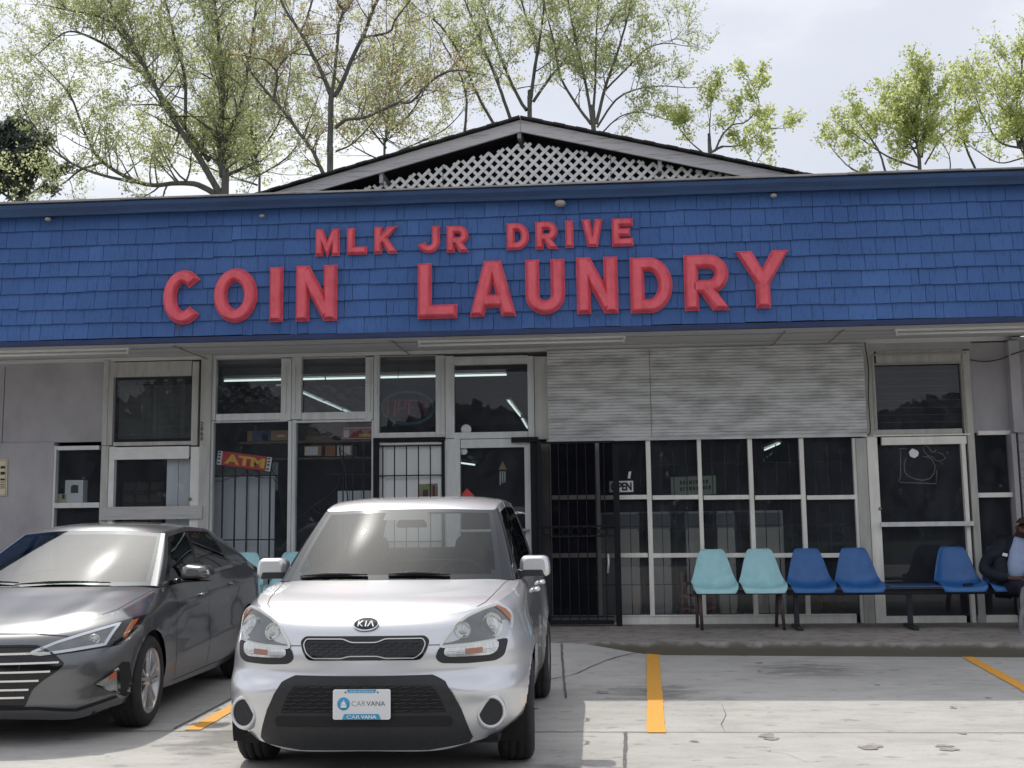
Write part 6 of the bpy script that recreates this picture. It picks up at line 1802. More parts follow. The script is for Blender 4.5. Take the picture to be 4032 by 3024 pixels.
    roofc = resample(cr1(np.array([T[0], (0, .98, 1.553), (0, 1.25, 1.585), (0, 1.8, 1.602), (0, 2.4, 1.592), (0, 2.9, 1.552), T[-1]], float), 8), 30)
    roof = coons_z(resample(T[:c2 + 1], 16), resample(T[c8:][::-1], 16), roofc, resample(T[c2:c8 + 1], 30), 6.0)
    both(body, roof)
    bo = body.build('body', M_silver, root, merge=.0015)
    car.bvh = BVHTree.FromPolygons([tuple(v) for v in body.v], body.f)
    # glass
    def gl(name, arr, m, mirror=True, nm=None):
        q = MB()
        if mirror: both(q, arr)
        else: q.grid(arr)
        return q.build(name, m, root, fix=False, merge=.0005)
    ws = gl('windshield', sub(S, 0, 12, 0, 2 * ns), M_carglass)
    W = sub(S, 0, 12, 0, 2 * ns)
    fr = MB()
    both(fr, strip_uv(W, 0, 1, 0, .075, -.0015)); both(fr, strip_uv(W, 0, 1, .955, 1, -.0015)); both(fr, strip_uv(W, .925, 1, .0755, .9545, -.0015)); both(fr, strip_uv(W, .88, .925, .0755, .13, -.0015, 4, 4))
    both(fr, strip_uv(W, 0, .24, .84, .9545, -.0016, 8, 6))
    fr.build('border', M_frit, ws, fix=False)
    for (a, b_) in ((3, 4), (5, 6)):
        for sg in (1, -1):
            arr = sub(S, 1, 11, a * ns, b_ * ns).copy()
            if sg < 0: arr[..., 0] *= -1; arr = arr[:, ::-1]
            gl('side_window', arr, M_sideglass, False)
    q = MB(); both(q, sub(S, 1, 11, 4 * ns, 5 * ns)); both(q, sub(S, 1, 11, 6 * ns, 7 * ns)); q.build_each('pillar', M_gloss_black, root, fix=False)
    PL = sub(S, 0, 12, 2 * ns, 3 * ns)
    q = MB(); both(q, PL); q.build_each('pillar', M_gloss_black, root, fix=False)
    q = MB(); both(q, strip_uv(PL, .10, .30, .0, 1, -.004)); q.build_each('pillar_trim', M_silver, root, fix=False)
    q = MB(); both(q, sub(S, 2, 11, 9 * ns, 10 * ns)); q.build('rear_window', M_carglass, root, fix=False, merge=.0005)
    # rubber and chrome along the pillar
    # arches, floor
    q = MB()
    for a in arches: arch_liner(q, a[0], a[1], a[2] + .004, .5, .86)
    q.box(-.72, .72, -.60, 3.1, .20, .24); q.box(-.48, .48, -.6, .6, .24, .9); q.box(-.5, .5, 2.1, 3.1, .24, .6)
    q.build('underbody', M_under, root)
    # wheels
    for (x, y, st) in ((.78, 0, .06), (-.78, 0, .06), (.785, 2.55, 0), (-.785, 2.55, 0)):
        sg = 1 if x > 0 else -1
        make_wheel('wheel', root, (x, y, .317), .317, .212, .205, sg, st, (10, .022, .06), M_under)
    # --- front details
    F = car.front
    Rr = [(0, .603), (.376, .593), (.45, .556), (.49, .503), (.533, .416), (.585, .26), (.562, .228), (.35, .197), (0, .192)]
    poly = Rr[1:-1]; full = [(-x, z) for x, z in reversed(poly)] + poly
    tr = car.patch(rounded(full, [.0] * 7 + [.0] * 7), F, M_blackp, 'bumper_trim', root, .022, .012)
    q = MB(); car.line([(-.60, .232), (-.50, .208), (-.30, .196), (0, .192), (.30, .196), (.50, .208), (.60, .232)], F, .06, q, .010); q.build('valance', M_blackp, root, fix=False)
    q = car.patch(rounded([(-.376, .540), (.376, .540), (.412, .503), (.455, .400), (-.455, .400), (-.412, .503)], .012), F, M_gap, 'lower_grille', root, .022, .014)
    g_ = MB()
    for r in range(7):
        z = .412 + r * .0205
        hw = .45 - (z - .40) * .42 - (.0 if z < .503 else (z - .503) * .9)
        n = 40
        for k in range(n):
            if (k + r * 2) % 4 == 3: continue
            xa, xb = -hw + 2 * hw * k / n, -hw + 2 * hw * (k + 1) / n
            dz = .0045 * (1 if (k // 2 + r) % 2 else -1)
            pa, pb = F(xa, z, .018), F(xb, z, .018)
            if pa and pb: g_.obox((pa + pb) / 2 + Vector((0, 0, dz * .4)), (pb - pa) / 2, (0, .003, 0), (0, 0, .0028))
    g_.build('grille_mesh', M_blackp, q)
    car.patch(rounded([(-.475, .381), (.475, .381), (.49, .351), (.478, .326), (-.478, .326), (-.49, .351)], .012), F, M_gap, 'air_slot', root, .022, .0145)
    # upper grille
    up = rounded([(-.33, .803), (.33, .803), (.358, .775), (.346, .725), (.318, .688), (-.318, .688 - .0), (-.346, .725), (-.358, .775)], .03)
    up = rounded([(-.334, .801), (.334, .801), (.360, .776), (.345, .722), (.312, .674), (-.312, .674), (-.345, .722), (-.360, .776)], .022)
    ug = car.patch(up, F, M_gloss_black, 'upper_grille', root, .02, .004)
    trp = [(-.323, .784), (-.118, .784), (-.068, .766), (.068, .766), (.118, .784), (.323, .784), (.338, .758), (.320, .712), (.283, .685), (.122, .684), (.078, .695), (-.078, .695), (-.122, .684), (-.283, .685), (-.320, .712), (-.338, .758)]
    trp = rounded(trp, .016)
    q = MB()
    car.line(trp, F, .0055, q, .014, .012, True); q.build('grille_trim', mat('satin_trim', (.62, .61, .58), .3, .8, var=0), ug, fix=False)
    g_ = MB()
    for r in range(5):
        z = .700 + r * .0155
        for k in range(44):
            if (k + 2 * r) % 4 == 3: continue
            xa, xb = -.318 + .636 * k / 44, -.318 + .636 * (k + 1) / 44
            pa, pb = F(xa, z, .009), F(xb, z, .009)
            if pa and pb: g_.obox((pa + pb) / 2 + Vector((0, 0, .0015 * (1 if (k // 2 + r) % 2 else -1))), (pb - pa) / 2, (0, .002, 0), (0, 0, .0022))
    g_.build('grille_mesh', M_blackp, ug)
    # badge
    q = MB(); el = [(.069 * math.cos(t * math.pi / 16), .859 + .0315 * math.sin(t * math.pi / 16)) for t in range(32)]
    bd = car.patch(el, F, M_gloss_black, 'badge', root, .015, .007)
    q = MB(); car.line(el, F, .006, q, .0095, .01, True)
    co, fs = text_mesh('KI', extrude=0, offset=.02)
    def letters(body, x0, x1, z0, z1, out, off=.0):
        co, fs = text_mesh(body, extrude=0, offset=off); mn, mx = co.min(0), co.max(0)
        vs = []
        for c in co:
            p = F(x0 + (c[0] - mn[0]) / (mx[0] - mn[0]) * (x1 - x0), z0 + (c[1] - mn[1]) / (mx[1] - mn[1]) * (z1 - z0), out); vs.append(p or (0, 0, 0))
        q.add(vs, fs)
    letters('K', -.046, -.013, .846, .873, .0095, .02); letters('I', -.005, .0025, .846, .873, .0095, .02)
    # the last letter: an A without its bar
    for (xa, xb) in ((.011, .027), (.043, .027)):
        w_ = .0075
        vs = [F(xa - w_ / 2, .846, .0095), F(xa + w_ / 2, .846, .0095), F(xb + w_ / 2, .873, .0095), F(xb - w_ / 2, .873, .0095)]
        q.add(vs, [(0, 1, 2, 3)])
    q.build('badge_lettering', M_chrome, bd, fix=False)
    # head lamps
    HL = [(.417, .742), (.45, .794), (.504, .856), (.557, .897), (.643, .933), (.714, .951), (.764, .923), (.791, .887), (.792, .83), (.772, .768), (.60, .751)]
    PK = [(.410, .740), (.391, .681), (.423, .654), (.552, .648), (.712, .65), (.755, .673), (.777, .766), (.60, .748)]
    TS = [(.442, .737), (.437, .699), (.464, .686), (.684, .685), (.719, .708), (.724, .756), (.6, .745)]
    def FL(x, z, out):
        p = F(x, .725, 0)
        if p is None: return None
        ax_ = abs(x)
        return Vector((x, p.y + .50 * max(0, z - .735) + .25 * max(0, ax_ - .70) - out, z))
    for sg in (1, -1):
        mir = (lambda P: P) if sg > 0 else mirror2
        q = MB(); hl_ = mir(rounded(HL, .02)); r0 = [FL(a, b2, .003) for a, b2 in hl_]
        q.grid([r0 + r0[:1], [p + Vector((-sg * .02, .16, -.012)) for p in r0 + r0[:1]]], 0, False); q.build('lamp_shroud', M_silver, root)
        h = car.patch(mir(rounded(HL, .02)), FL, M_lampdark, 'headlight', root, .016, .002)
        q = MB(); car.line(mir(rounded(HL, .02)), FL, .016, q, .009, .012, True); q.build('lamp_trim', mat('lamp_bezel', (.72, .71, .66), .25, .7, var=0) if sg > 0 else bpy.data.materials['lamp_bezel'], h, fix=False)
        for (cx_, cz_, r_) in ((.687, .842, .066), (.533, .822, .048)):
            q = MB(); P0 = FL(sg * cx_, cz_, .004)
            n_ = (FL(sg * (cx_ + .03), cz_, 0) - FL(sg * (cx_ - .03), cz_, 0)).cross(Vector((0, .5, 1))).normalized()
            if n_.y > 0: n_ = -n_
            n_ = (n_ * .6 + Vector((0, -1, 0)) * .4).normalized()
            ax = n_.cross(Vector((0, 0, 1))).normalized(); az = ax.cross(n_)
            prof = [(.011, 1.0), (.008, .93), (-.002, .8), (.003, .55), (.006, .32), (.006, .28), (.010, .24), (.010, .0)]
            vs, fs = [], []; N = 28
            for (d_, k_) in prof:
                for t in range(N):
                    a = 2 * math.pi * t / N; vs.append(P0 + n_ * d_ + (ax * math.cos(a) * .95 + az * math.sin(a)) * r_ * k_)
            for i in range(len(prof) - 1):
                for t in range(N): fs.append((i * N + t, i * N + (t + 1) % N, (i + 1) * N + (t + 1) % N, (i + 1) * N + t))
            q.add(vs, fs, 0, True); q.build('reflector', M_haze_lens, h)
        am = [(.706, .938), (.716, .947), (.762, .921), (.787, .886), (.786, .852), (.765, .878), (.735, .915)]
        car.patch(mir(am), FL, M_amber, 'amber_marker', h, .014, .013)
        car.patch(mir(rounded(HL, .02)), FL, M_lens, 'lens', h, .016, .022)
        pk = car.patch(mir(rounded(PK, .03)), F, M_blackp, 'lamp_pocket', root, .016, .0035)
        ts = car.patch(mir(rounded(TS, .02)), F, M_haze_lens, 'turn_signal', root, .016, .008)
        q = MB(); car.patch(mir([(.55, .725), (.64, .728), (.64, .70), (.55, .698)]), F, None, '', None, .016, .0095, q, 0, build=False); q.build('bulb', mat('dull_amber', (.42, .17, .08), .3, var=.2) if sg > 0 else bpy.data.materials['dull_amber'], ts, fix=False)
        q = MB()
        for z in (.697, .705, .713): car.line([(sg * .447, z), (sg * .715, z + .004)], F, .002, q, .0098, .02)
        q.build('lens_rib', M_lampdark, ts, fix=False)
        # fog lamp
        cx_, cz_ = sg * .683, .385
        P0 = F(cx_, cz_, 0); n_ = (F(cx_ + .05, cz_, 0) - F(cx_ - .05, cz_, 0)).cross(Vector((0, 0, 1))).normalized()
        if n_.y > 0: n_ = -n_
        n_ = (n_ + Vector((0, -1.3, 0))).normalized(); P0 = P0 + n_ * .012
        ax = n_.cross(Vector((0, 0, 1))).normalized(); az = ax.cross(n_)
        q = MB(); N = 40; vs, fs = [], []
        for (d_, r_) in ((-.018, .100), (.004, .093), (.018, .084), (.021, .077), (.015, .071), (-.004, .067)):
            for t in range(N): a = 2 * math.pi * t / N; vs.append(P0 + n_ * d_ + (ax * math.cos(a) * .94 + az * math.sin(a)) * r_)
        for i in range(5):
            for t in range(N): fs.append((i * N + t, i * N + (t + 1) % N, (i + 1) * N + (t + 1) % N, (i + 1) * N + t))
        q.add(vs, fs, 0, True); fg = q.build('fog_lamp_ring', M_silver, root)
        q = MB(); q.add([P0 + n_ * .010 + (ax * math.cos(2 * math.pi * t / N) * .94 + az * math.sin(2 * math.pi * t / N)) * .0705 for t in range(N)], [tuple(range(N))]); q.build('cover', M_blackp, fg)
        # mirror
        m_ = MB()
        def mirr(z0, z1, x0, x1, y0, y1, rr_):
            arr = []
            sec = rounded([(x0, z0), (x1, z0), (x1 - .012, z1), (x0 + .012, z1)], rr_, 5)
            for (yy, sc) in ((y0, .70), (y0 + .012, .88), (y0 + .035, .97), (y0 + .08, 1.0), (y1, 1.0)):
                cx0, cz0 = (x0 + x1) / 2, (z0 + z1) / 2
                arr.append([(sg * (cx0 + (a - cx0) * sc), yy, cz0 + (c - cz0) * sc) for a, c in sec + sec[:1]])
            m_.grid(arr, 0, True)
            m_.add([p for p in arr[0][:-1]], [tuple(range(len(sec)))], 0, True); m_.add([p for p in arr[-1][:-1]], [tuple(range(len(sec)))], 0, False)
        mirr(1.050, 1.188, .772, .985, .52, .66, .045); mo = m_.build('mirror', M_silver, root)
        m_ = MB(); mirr(1.052, 1.100, .755, .955, .508, .645, .012); m_.tube([(sg * .74, .60, 1.06), (sg * .80, .585, 1.075)], .03, 10); m_.build('mirror_base', M_blackp, mo)
        # door handle and side seams
        q = MB()
        for yv in (.60, 1.34, 2.22): car.line([(yv + (.02 if yv < 1 else 0), .30), (yv, .6), (yv, 1.02)], lambda a, b2, o: car.side(a, b2, sg, o), .006, q, .0012, .03)
        q.build('door_seam', M_gap, root, fix=False)
        q = MB()
        for yh in (1.15, 2.05):
            P = car.side(yh, .935, sg, .0)
            q.tube([P + Vector((0, -.085, 0)), P + Vector((sg * .03, -.07, .002)), P + Vector((sg * .034, .05, .004)), P + Vector((0, .075, .004))], [.011, .014, .014, .010], 8)
        q.build_each('door_handle', M_silver, root)
    # hood seams
    q = MB()
    for sg in (1, -1):
        car.line([(sg * .355, .751), (sg * .418, .751)], F, .004, q, .002, .02)
        car.line([(sg * .735, .36), (sg * .705, .12), (sg * .685, -.10), (sg * .665, -.28), (sg * .640, -.44), (sg * .60, -.53)], car.top, .0045, q, .0015, .03)
    q.build('hood_seam', M_gap, root, fix=False)
    # plate
    P0 = F(0, .45, 0).y - .035
    q = MB(); q.prism(rounded([(-.157, .369), (.157, .369), (.157, .527), (-.157, .527)], .012), 'y', P0, P0 + .012); pl = q.build('licence_plate', M_platew, root)
    q = MB(); q.prism(rounded([(-.150, .376), (.150, .376), (.150, .520), (-.150, .520)], .01), 'y', P0 - .0012, P0 - .0002); q.build('plate_face', mat('plate_face', (.72, .73, .74), .5, var=.03), pl)
    q = MB()
    q.prism([(-.105, .370), (.105, .370), (.094, .398), (-.094, .398)], 'y', P0 - .004, P0 - .0015)
    q.prism([(-.080, .526), (.080, .526), (.074, .510), (-.074, .510)], 'y', P0 - .004, P0 - .0015)
    q.lathe([(P0 - .0028, 0), (P0 - .0028, .034), (P0 - .0014, .034)], 32, 'y', (-.098, 0, .452))
    q.build('plate_blue', M_plateb, pl, fix=False)
    q = MB()
    put_text(q, 'CAR', -.080, -.008, .374, .392, P0 - .004, .0008); put_text(q, 'VANA', -.003, .082, .374, .392, P0 - .004, .0008, offset=.025)
    put_text(q, 'THE NEW WAY TO BUY A CAR', -.066, .066, .513, .521, P0 - .004, .0006)
    for (xa, xb, za, zb) in ((-.114, -.082, .432, .442), (-.113, -.083, .443, .449), (-.108, -.088, .450, .462), (-.112, -.110, .4505, .4600), (-.1005, -.0955, .463, .471)):
        q.box(xa, xb, P0 - .0034, P0 - .0029, za, zb)
    q.build('plate_lettering', M_platew, pl, fix=False)
    q = MB(); put_text(q, 'CAR', -.054, .022, .440, .466, P0 - .0013, .0006, offset=-.012); put_text(q, 'VANA', .026, .130, .440, .466, P0 - .0013, .0006, offset=.018)
    for sx in (-.088, .088): q.lathe([(P0 - .003, 0), (P0 - .003, .005), (P0 - .001, .006)], 10, 'y', (sx, 0, .512))
    q.build('plate_lettering', M_plateg, pl, fix=False)
    # wipers
    q = MB()
    def on_ws(u, v, o=.012):
        p = surf_at(W, abs(u), v); p = Vector((math.copysign(p[0], u) if u else 0, p[1], p[2])); return p + Vector((0, -o, o * .9))
    for (u0, v0, u1, v1) in ((-.02, .06, .52, .045), (-.86, .045, -.20, .055)):
        pts = [on_ws(u0 + (u1 - u0) * k / 8, v0 + (v1 - v0) * k / 8 + .018 * math.sin(math.pi * k / 8)) for k in range(9)]
        q.tube(pts, [.004, .007, .008, .012, .010, .010, .008, .006, .004], 6)
        q.tube([p + Vector((0, .004, -.012)) for p in pts], .005, 6)
    q.build_each('wiper', M_blackp, root, per=2)
    # cabin
    q = MB()
    q.box(-.70, .70, .28, .78, .80, .99); q.box(-.72, .72, .3, 3.0, .26, .34); q.box(-.745, -.70, .5, 3.0, .4, 1.02); q.box(.70, .745, .5, 3.0, .4, 1.02); q.box(-.7, .7, 2.98, 3.1, .4, 1.08)
    q.build('dashboard', M_cabin, root)
    q = MB()
    def cushion(x0, x1, y0, y1, z0, z1, lean, rr_=.05):
        sec = rounded([(x0, z0), (x1, z0), (x1 - .03, z1), (x0 + .03, z1)], rr_, 4); arr = []
        for (yy, sc) in ((y0, .88), (y0 + .02, 1), (y1 - .02, 1), (y1, .88)):
            cx0, cz0 = (x0 + x1) / 2, (z0 + z1) / 2
            arr.append([(cx0 + (a - cx0) * sc, yy + lean * (c - z0), cz0 + (c - cz0) * sc) for a, c in sec + sec[:1]])
        q.grid(arr, 0, True)
        q.add(arr[0][:-1], [tuple(range(len(sec)))], 0, True); q.add(arr[-1][:-1], [tuple(range(len(sec)))], 0, True)
    for sx in (-.36, .36):
        cushion(sx - .25, sx + .25, 1.25, 1.36, .5, 1.10, .28); cushion(sx - .13, sx + .13, 1.46, 1.54, 1.12, 1.31, .12, .06); q.box(sx - .25, sx + .25, .85, 1.35, .40, .55)
        q.tube([(sx - .05, 1.49, 1.05), (sx - .05, 1.50, 1.15)], .008, 6); q.tube([(sx + .05, 1.49, 1.05), (sx + .05, 1.50, 1.15)], .008, 6)
    for sx in (-.42, .42): cushion(sx - .25, sx + .25, 2.2, 2.32, .5, 1.02, .22); cushion(sx - .12, sx + .12, 2.36, 2.44, 1.04, 1.17, .1, .05)
    q.build('seat', M_seat, root)
    q = MB()
    cst, rs, N = Vector((.36, .80, .98)), .185, 36
    ax, az = Vector((1, 0, 0)), Vector((0, .35, .94)).normalized()
    ring = [cst + (ax * math.cos(2 * math.pi * t / N) + az * math.sin(2 * math.pi * t / N)) * rs for t in range(N + 1)]
    q.tube(ring, .015, 8, False); q.tube([cst - ax * rs, cst + ax * rs], .018, 6); q.tube([cst, cst - az * rs], .018, 6)
    q.build('steering_wheel', M_cabin, root)
    q = MB(); cushion(-.115, .115, .98, 1.0, 1.375, 1.44, 0, .025); q.tube([(0, .98, 1.43), (0, .93, 1.49)], .012, 6); q.build('rear_view_mirror', M_cabin, root)
    return car
hatch = build_hatch()

# ---- the dark grey saloon
def build_sedan():
    C_, ch = (-4.27, 8.84), .04
    root = thing('parked_car', 'dark grey four-door sedan with chrome grille bars, cut by the left edge', 'car', (C_[0], C_[1], 0), ch, world_built=False)
    OFF[root.name] = Vector((0, 0, 0))
    car = Car(root)
    net = [
     [(0,-.77,.175),(.36,-.75,.165),(.62,-.66,.155),(.78,-.50,.20),(.84,-.34,.215),(.85,0,.24),(.83,.50,.20),(.82,1.3,.185),(.82,2.1,.185),(.85,2.7,.24),(.80,3.2,.24),(.62,3.58,.26),(0,3.68,.27)],
     [(0,-.85,.25),(.38,-.825,.245),(.64,-.72,.24),(.81,-.53,.27),(.87,-.34,.28),(.885,0,.30),(.865,.50,.27),(.855,1.3,.26),(.855,2.1,.26),(.885,2.7,.30),(.84,3.2,.34),(.66,3.63,.38),(0,3.74,.40)],
     [(0,-.865,.36),(.39,-.835,.36),(.65,-.72,.36),(.815,-.53,.37),(.88,-.33,.38),(.902,0,.40),(.885,.50,.37),(.877,1.3,.36),(.877,2.1,.36),(.90,2.7,.40),(.86,3.2,.46),(.68,3.66,.50),(0,3.78,.52)],
     [(0,-.87,.47),(.39,-.84,.47),(.65,-.735,.48),(.82,-.535,.49),(.885,-.32,.50),(.906,0,.51),(.892,.50,.49),(.884,1.3,.48),(.884,2.1,.49),(.905,2.7,.52),(.865,3.2,.57),(.69,3.67,.60),(0,3.79,.62)],
     [(0,-.865,.56),(.39,-.83,.56),(.65,-.715,.575),(.822,-.515,.595),(.886,-.30,.61),(.906,0,.62),(.895,.50,.61),(.888,1.3,.61),(.888,2.1,.63),(.906,2.7,.66),(.87,3.2,.70),(.695,3.66,.72),(0,3.78,.73)],
     [(0,-.84,.635),(.385,-.795,.64),(.645,-.665,.655),(.815,-.455,.685),(.878,-.25,.705),(.895,.02,.725),(.886,.50,.735),(.878,1.3,.74),(.878,2.1,.77),(.893,2.7,.80),(.862,3.2,.83),(.69,3.63,.85),(0,3.75,.86)],
     [(0,-.80,.685),(.375,-.745,.695),(.635,-.59,.72),(.80,-.36,.755),(.85,-.16,.78),(.868,.06,.80),(.868,.50,.825),(.862,1.3,.845),(.862,2.1,.875),(.872,2.7,.90),(.845,3.2,.93),(.68,3.60,.955),(0,3.72,.96)],
     [(0,-.72,.728),(.36,-.66,.742),(.60,-.49,.775),(.735,-.26,.82),(.765,-.04,.855),(.79,.18,.895),(.805,.52,.945),(.80,1.3,.965),(.795,2.1,.99),(.775,2.7,1.01),(.73,3.2,1.03),(.60,3.55,1.04),(0,3.66,1.045)]]
    nu, nv = 14, 6
    net = np.array(net, float)
    rows = np.stack([cr1s(r, nu) for r in net], 0); fine = cr1(rows, nv); fine[:, 0, 0] = 0; fine[:, -1, 0] = 0
    # flank: a crease over the door handles and a hollow under it
    for i in range(fine.shape[0]):
        for j in range(6 * nu - 6, 9 * nu + 10):
            x, y, z = fine[i, j]
            t = min(1, max(0, (y - .35) / .5)) * min(1, max(0, (3.1 - y) / .5))
            zc = .79 + .045 * (y - .5); d = (z - zc) / .05
            zl = .40 + .06 * (y - .5)
            fine[i, j, 0] += t * (.010 * math.exp(-d * d) - .012 * math.exp(-((z - zc + .17) / .09) ** 2) + .008 * math.exp(-((z - zl) / .05) ** 2))
    mb = MB(); both(mb, fine)
    arches = [(0, .316, .352), (2.70, .316, .348)]
    V, keep = cut_arches(mb.v, mb.f, arches)
    body = MB(); body.v = V; body.f = [mb.f[k] for k in keep]; body.mi = [0] * len(keep); body.sm = [True] * len(keep)
    top = fine[-1]; kf, kb = 3 * nu, 6 * nu
    cow = resample(cr1s(np.array([(0, .20, .966), (.40, .24, .964), (.66, .36, .957), (.805, .52, .945)], float), 8), 18); cow[-1] = top[kb]
    cen = resample(cr1(np.array([top[0], (0, -.5, .80), (0, -.2, .872), (0, .20, .966)], float), 8), 26)
    hood = coons_z(resample(top[:kf + 1], 18), cow, cen, resample(top[kf:kb + 1], 26), 2.2)
    # two sharp ridges running up the bonnet
    for j in range(hood.shape[0]):
        for i in range(hood.shape[1]):
            u = i / (hood.shape[1] - 1); v = j / (hood.shape[0] - 1)
            c = .52 + .16 * v; hood[j, i, 2] += (.013 * max(0, 1 - abs(u - c) / .22) - .006 * max(0, 1 - abs(u) / .4)) * min(1, v * 5) * min(1, (1 - v) * 5)
    both(body, hood)
    base = [(0, .215, .970), (.38, .25, .968), (.735, .405, .960), (.797, .52, .949), (.798, 1.36, .968), (.797, 1.48, .972), (.785, 2.28, .998), (.775, 2.74, 1.014), (.733, 3.24, 1.046), (.60, 3.38, 1.052), (0, 3.45, 1.060)]
    topk = [(0, 1.07, 1.372), (.30, 1.085, 1.366), (.565, 1.14, 1.342), (.598, 1.20, 1.346), (.614, 1.55, 1.385), (.613, 1.64, 1.388), (.602, 2.15, 1.372), (.592, 2.40, 1.348), (.565, 2.76, 1.292), (.48, 2.82, 1.312), (0, 2.86, 1.335)]
    ns = 6; S = greenhouse(base, topk, ns, 12, .018)
    def seg(a, b_): return S[:, a * ns:b_ * ns + 1]
    both(body, seg(2, 3)); both(body, seg(7, 9)); both(body, sub(S, 0, 1, 3 * ns, 7 * ns)); both(body, sub(S, 11, 12, 3 * ns, 7 * ns)); both(body, sub(S, 11, 12, 9 * ns, 10 * ns))
    both(body, sub(S, 0, 12, 6 * ns + 2, 7 * ns))
    # boot lid behind the rear window
    kd = 10 * nu + 1
    deck_side = resample(top[kd:11 * nu + 1], 16)
    tail = resample(top[11 * nu:][::-1], 16); bb = resample(S[0, 8 * ns:][::-1], 16); bb[-1] = deck_side[0]
    deck = coons_z(bb, tail, resample(np.array([bb[0], tail[0]]), 16), deck_side, 2.5)
    both(body, deck)
    both(body, np.stack([resample(top[kd - 10:kd + 1], 12), resample(S[0, 7 * ns:8 * ns + 6], 12)]))
    T = S[-1]; c2, c8 = 3 * ns, 9 * ns
    roofc = resample(cr1(np.array([T[0], (0, 1.2, 1.412), (0, 1.6, 1.435), (0, 2.0, 1.432), (0, 2.45, 1.402), T[-1]], float), 8), 30)
    roof = coons_z(resample(T[:c2 + 1], 16), resample(T[c8:][::-1], 16), roofc, resample(T[c2:c8 + 1], 30), 2.6)
    both(body, roof)
    body.build('body', M_grey_car, root, merge=.0015)
    car.bvh = BVHTree.FromPolygons([tuple(v) for v in body.v], body.f)
    F = car.front
    W = sub(S, 0, 12, 0, 2 * ns)
    q = MB(); both(q, W); ws = q.build('windshield', glass('windshield_tint', (.66, .74, .73), 2.05), root, fix=False, merge=.0005)
    q = MB(); both(q, strip_uv(W, 0, 1, 0, .07, -.0015)); both(q, strip_uv(W, 0, 1, .93, 1, -.0015)); both(q, strip_uv(W, .93, 1, .0705, .9295, -.0015)); q.build('border', M_frit, ws, fix=False)
    q = MB(); both(q, sub(S, 0, 11, 9 * ns, 10 * ns)); q.build('rear_window', M_sideglass, root, fix=False, merge=.0005)
    for (a, b_) in ((3 * ns + 1, 4 * ns), (5 * ns, 6 * ns + 3)):
        for sg in (1, -1):
            arr = sub(S, 1, 11, a, b_).copy()
            if sg < 0: arr[..., 0] *= -1; arr = arr[:, ::-1]
            q = MB(); q.grid(arr); q.build('side_window', M_sideglass, root, fix=False)
    q = MB(); both(q, sub(S, 1, 11, 4 * ns, 5 * ns)); both(q, sub(S, 1, 11, 3 * ns, 3 * ns + 1)); q.build_each('pillar', M_gloss_black, root, fix=False)
    q = MB(); both(q, strip_uv(S, (3 * ns) / (10 * ns), (6 * ns + 3) / (10 * ns), .05, .085, -.005, 24, 1)); q.build_each('window_trim', M_chrome, root, fix=False)
    q = MB(); both(q, strip_uv(S, (3 * ns) / (10 * ns), (6 * ns + 4) / (10 * ns), .90, .95, -.004, 24, 1)); both(q, strip_uv(S, (6 * ns + 2.4) / (10 * ns), (6 * ns + 4) / (10 * ns), .06, .9, -.004, 2, 10)); q.build('window_seal', M_gloss_black, root, fix=False)
    q = MB()
    for a in arches: arch_liner(q, a[0], a[1], a[2] + .004, .5, .87)
    q.box(-.72, .72, -.60, 3.5, .17, .21); q.box(-.5, .5, -.62, .6, .21, .72); q.box(-.5, .5, 2.2, 3.5, .21, .7)
    q.build('underbody', M_under, root)
    for (x, y, st) in ((.795, 0, .03), (-.795, 0, .03), (.80, 2.70, 0), (-.80, 2.70, 0)):
        sg = 1 if x > 0 else -1
        make_wheel('wheel', root, (x, y, .316), .316, .215, .226, sg, st, (5, .030, .055), M_under)
    # grille
    GR = [(0, .638), (.30, .640), (.40, .636), (.50, .588), (.572, .522), (.53, .480), (.45, .425), (.385, .365), (.345, .262), (0, .262)]
    full = [(-x, z) for x, z in reversed(GR[1:-1])] + GR[1:-1]
    gr = car.patch(rounded(full, .015), F, M_gloss_black, 'grille', root, .022, .006)
    q = MB(); car.line(rounded(full, .015), F, .012, q, .010, .02, True); q.build('grille_surround', M_gloss_black, gr, fix=False)
    q = MB()
    for (z, hw) in ((.592, .47), (.534, .545), (.480, .50), (.425, .435), (.370, .375), (.320, .350)):
        pts = [(-hw + 2 * hw * k / 30, z - .012 * abs(-1 + 2 * k / 30) ** 2 * 0) for k in range(31)]
        L0 = [F(a, b2, .012) for a, b2 in pts]
        for k in range(30):
            if L0[k] and L0[k + 1]: q.obox((L0[k] + L0[k + 1]) / 2, (L0[k + 1] - L0[k]) / 2, (0, .006, 0), (0, 0, .0062 if z < .58 else .007))
    q.build_each('chrome_bar', M_chrome, gr, per=30)
    q = MB()
    for sx in (-.28, -.14, 0, .14, .28): car.line([(sx, .30), (sx * 1.15, .60)], F, .006, q, .008)
    q.build('grille_rib', M_blackp, gr, fix=False)
    # lower lip and black slot above it
    LP = [(0, .243), (.42, .240), (.66, .205), (.84, .262), (.86, .275), (.85, .245), (.66, .188), (.40, .222), (0, .226)]
    full = [(-x, z) for x, z in reversed(LP[1:-1])] + LP[1:-1]
    q = MB(); car.line([(-.83, .275), (-.64, .218), (-.42, .246), (0, .250), (.42, .246), (.64, .218), (.83, .275)], F, .018, q, .005); q.build('bumper_slot', M_gap, root, fix=False)
    q = MB(); car.line([(-.80, .205), (-.62, .165), (-.40, .185), (0, .190), (.40, .185), (.62, .165), (.80, .205)], F, .045, q, .006); q.build('lower_lip', M_blackp, root, fix=False)
    q = MB(); car.line([(-.56, .690), (-.36, .712), (0, .716), (.36, .712), (.56, .690)], F, .005, q, .0015); q.build('hood_seam', M_gap, root, fix=False)
    q = MB()
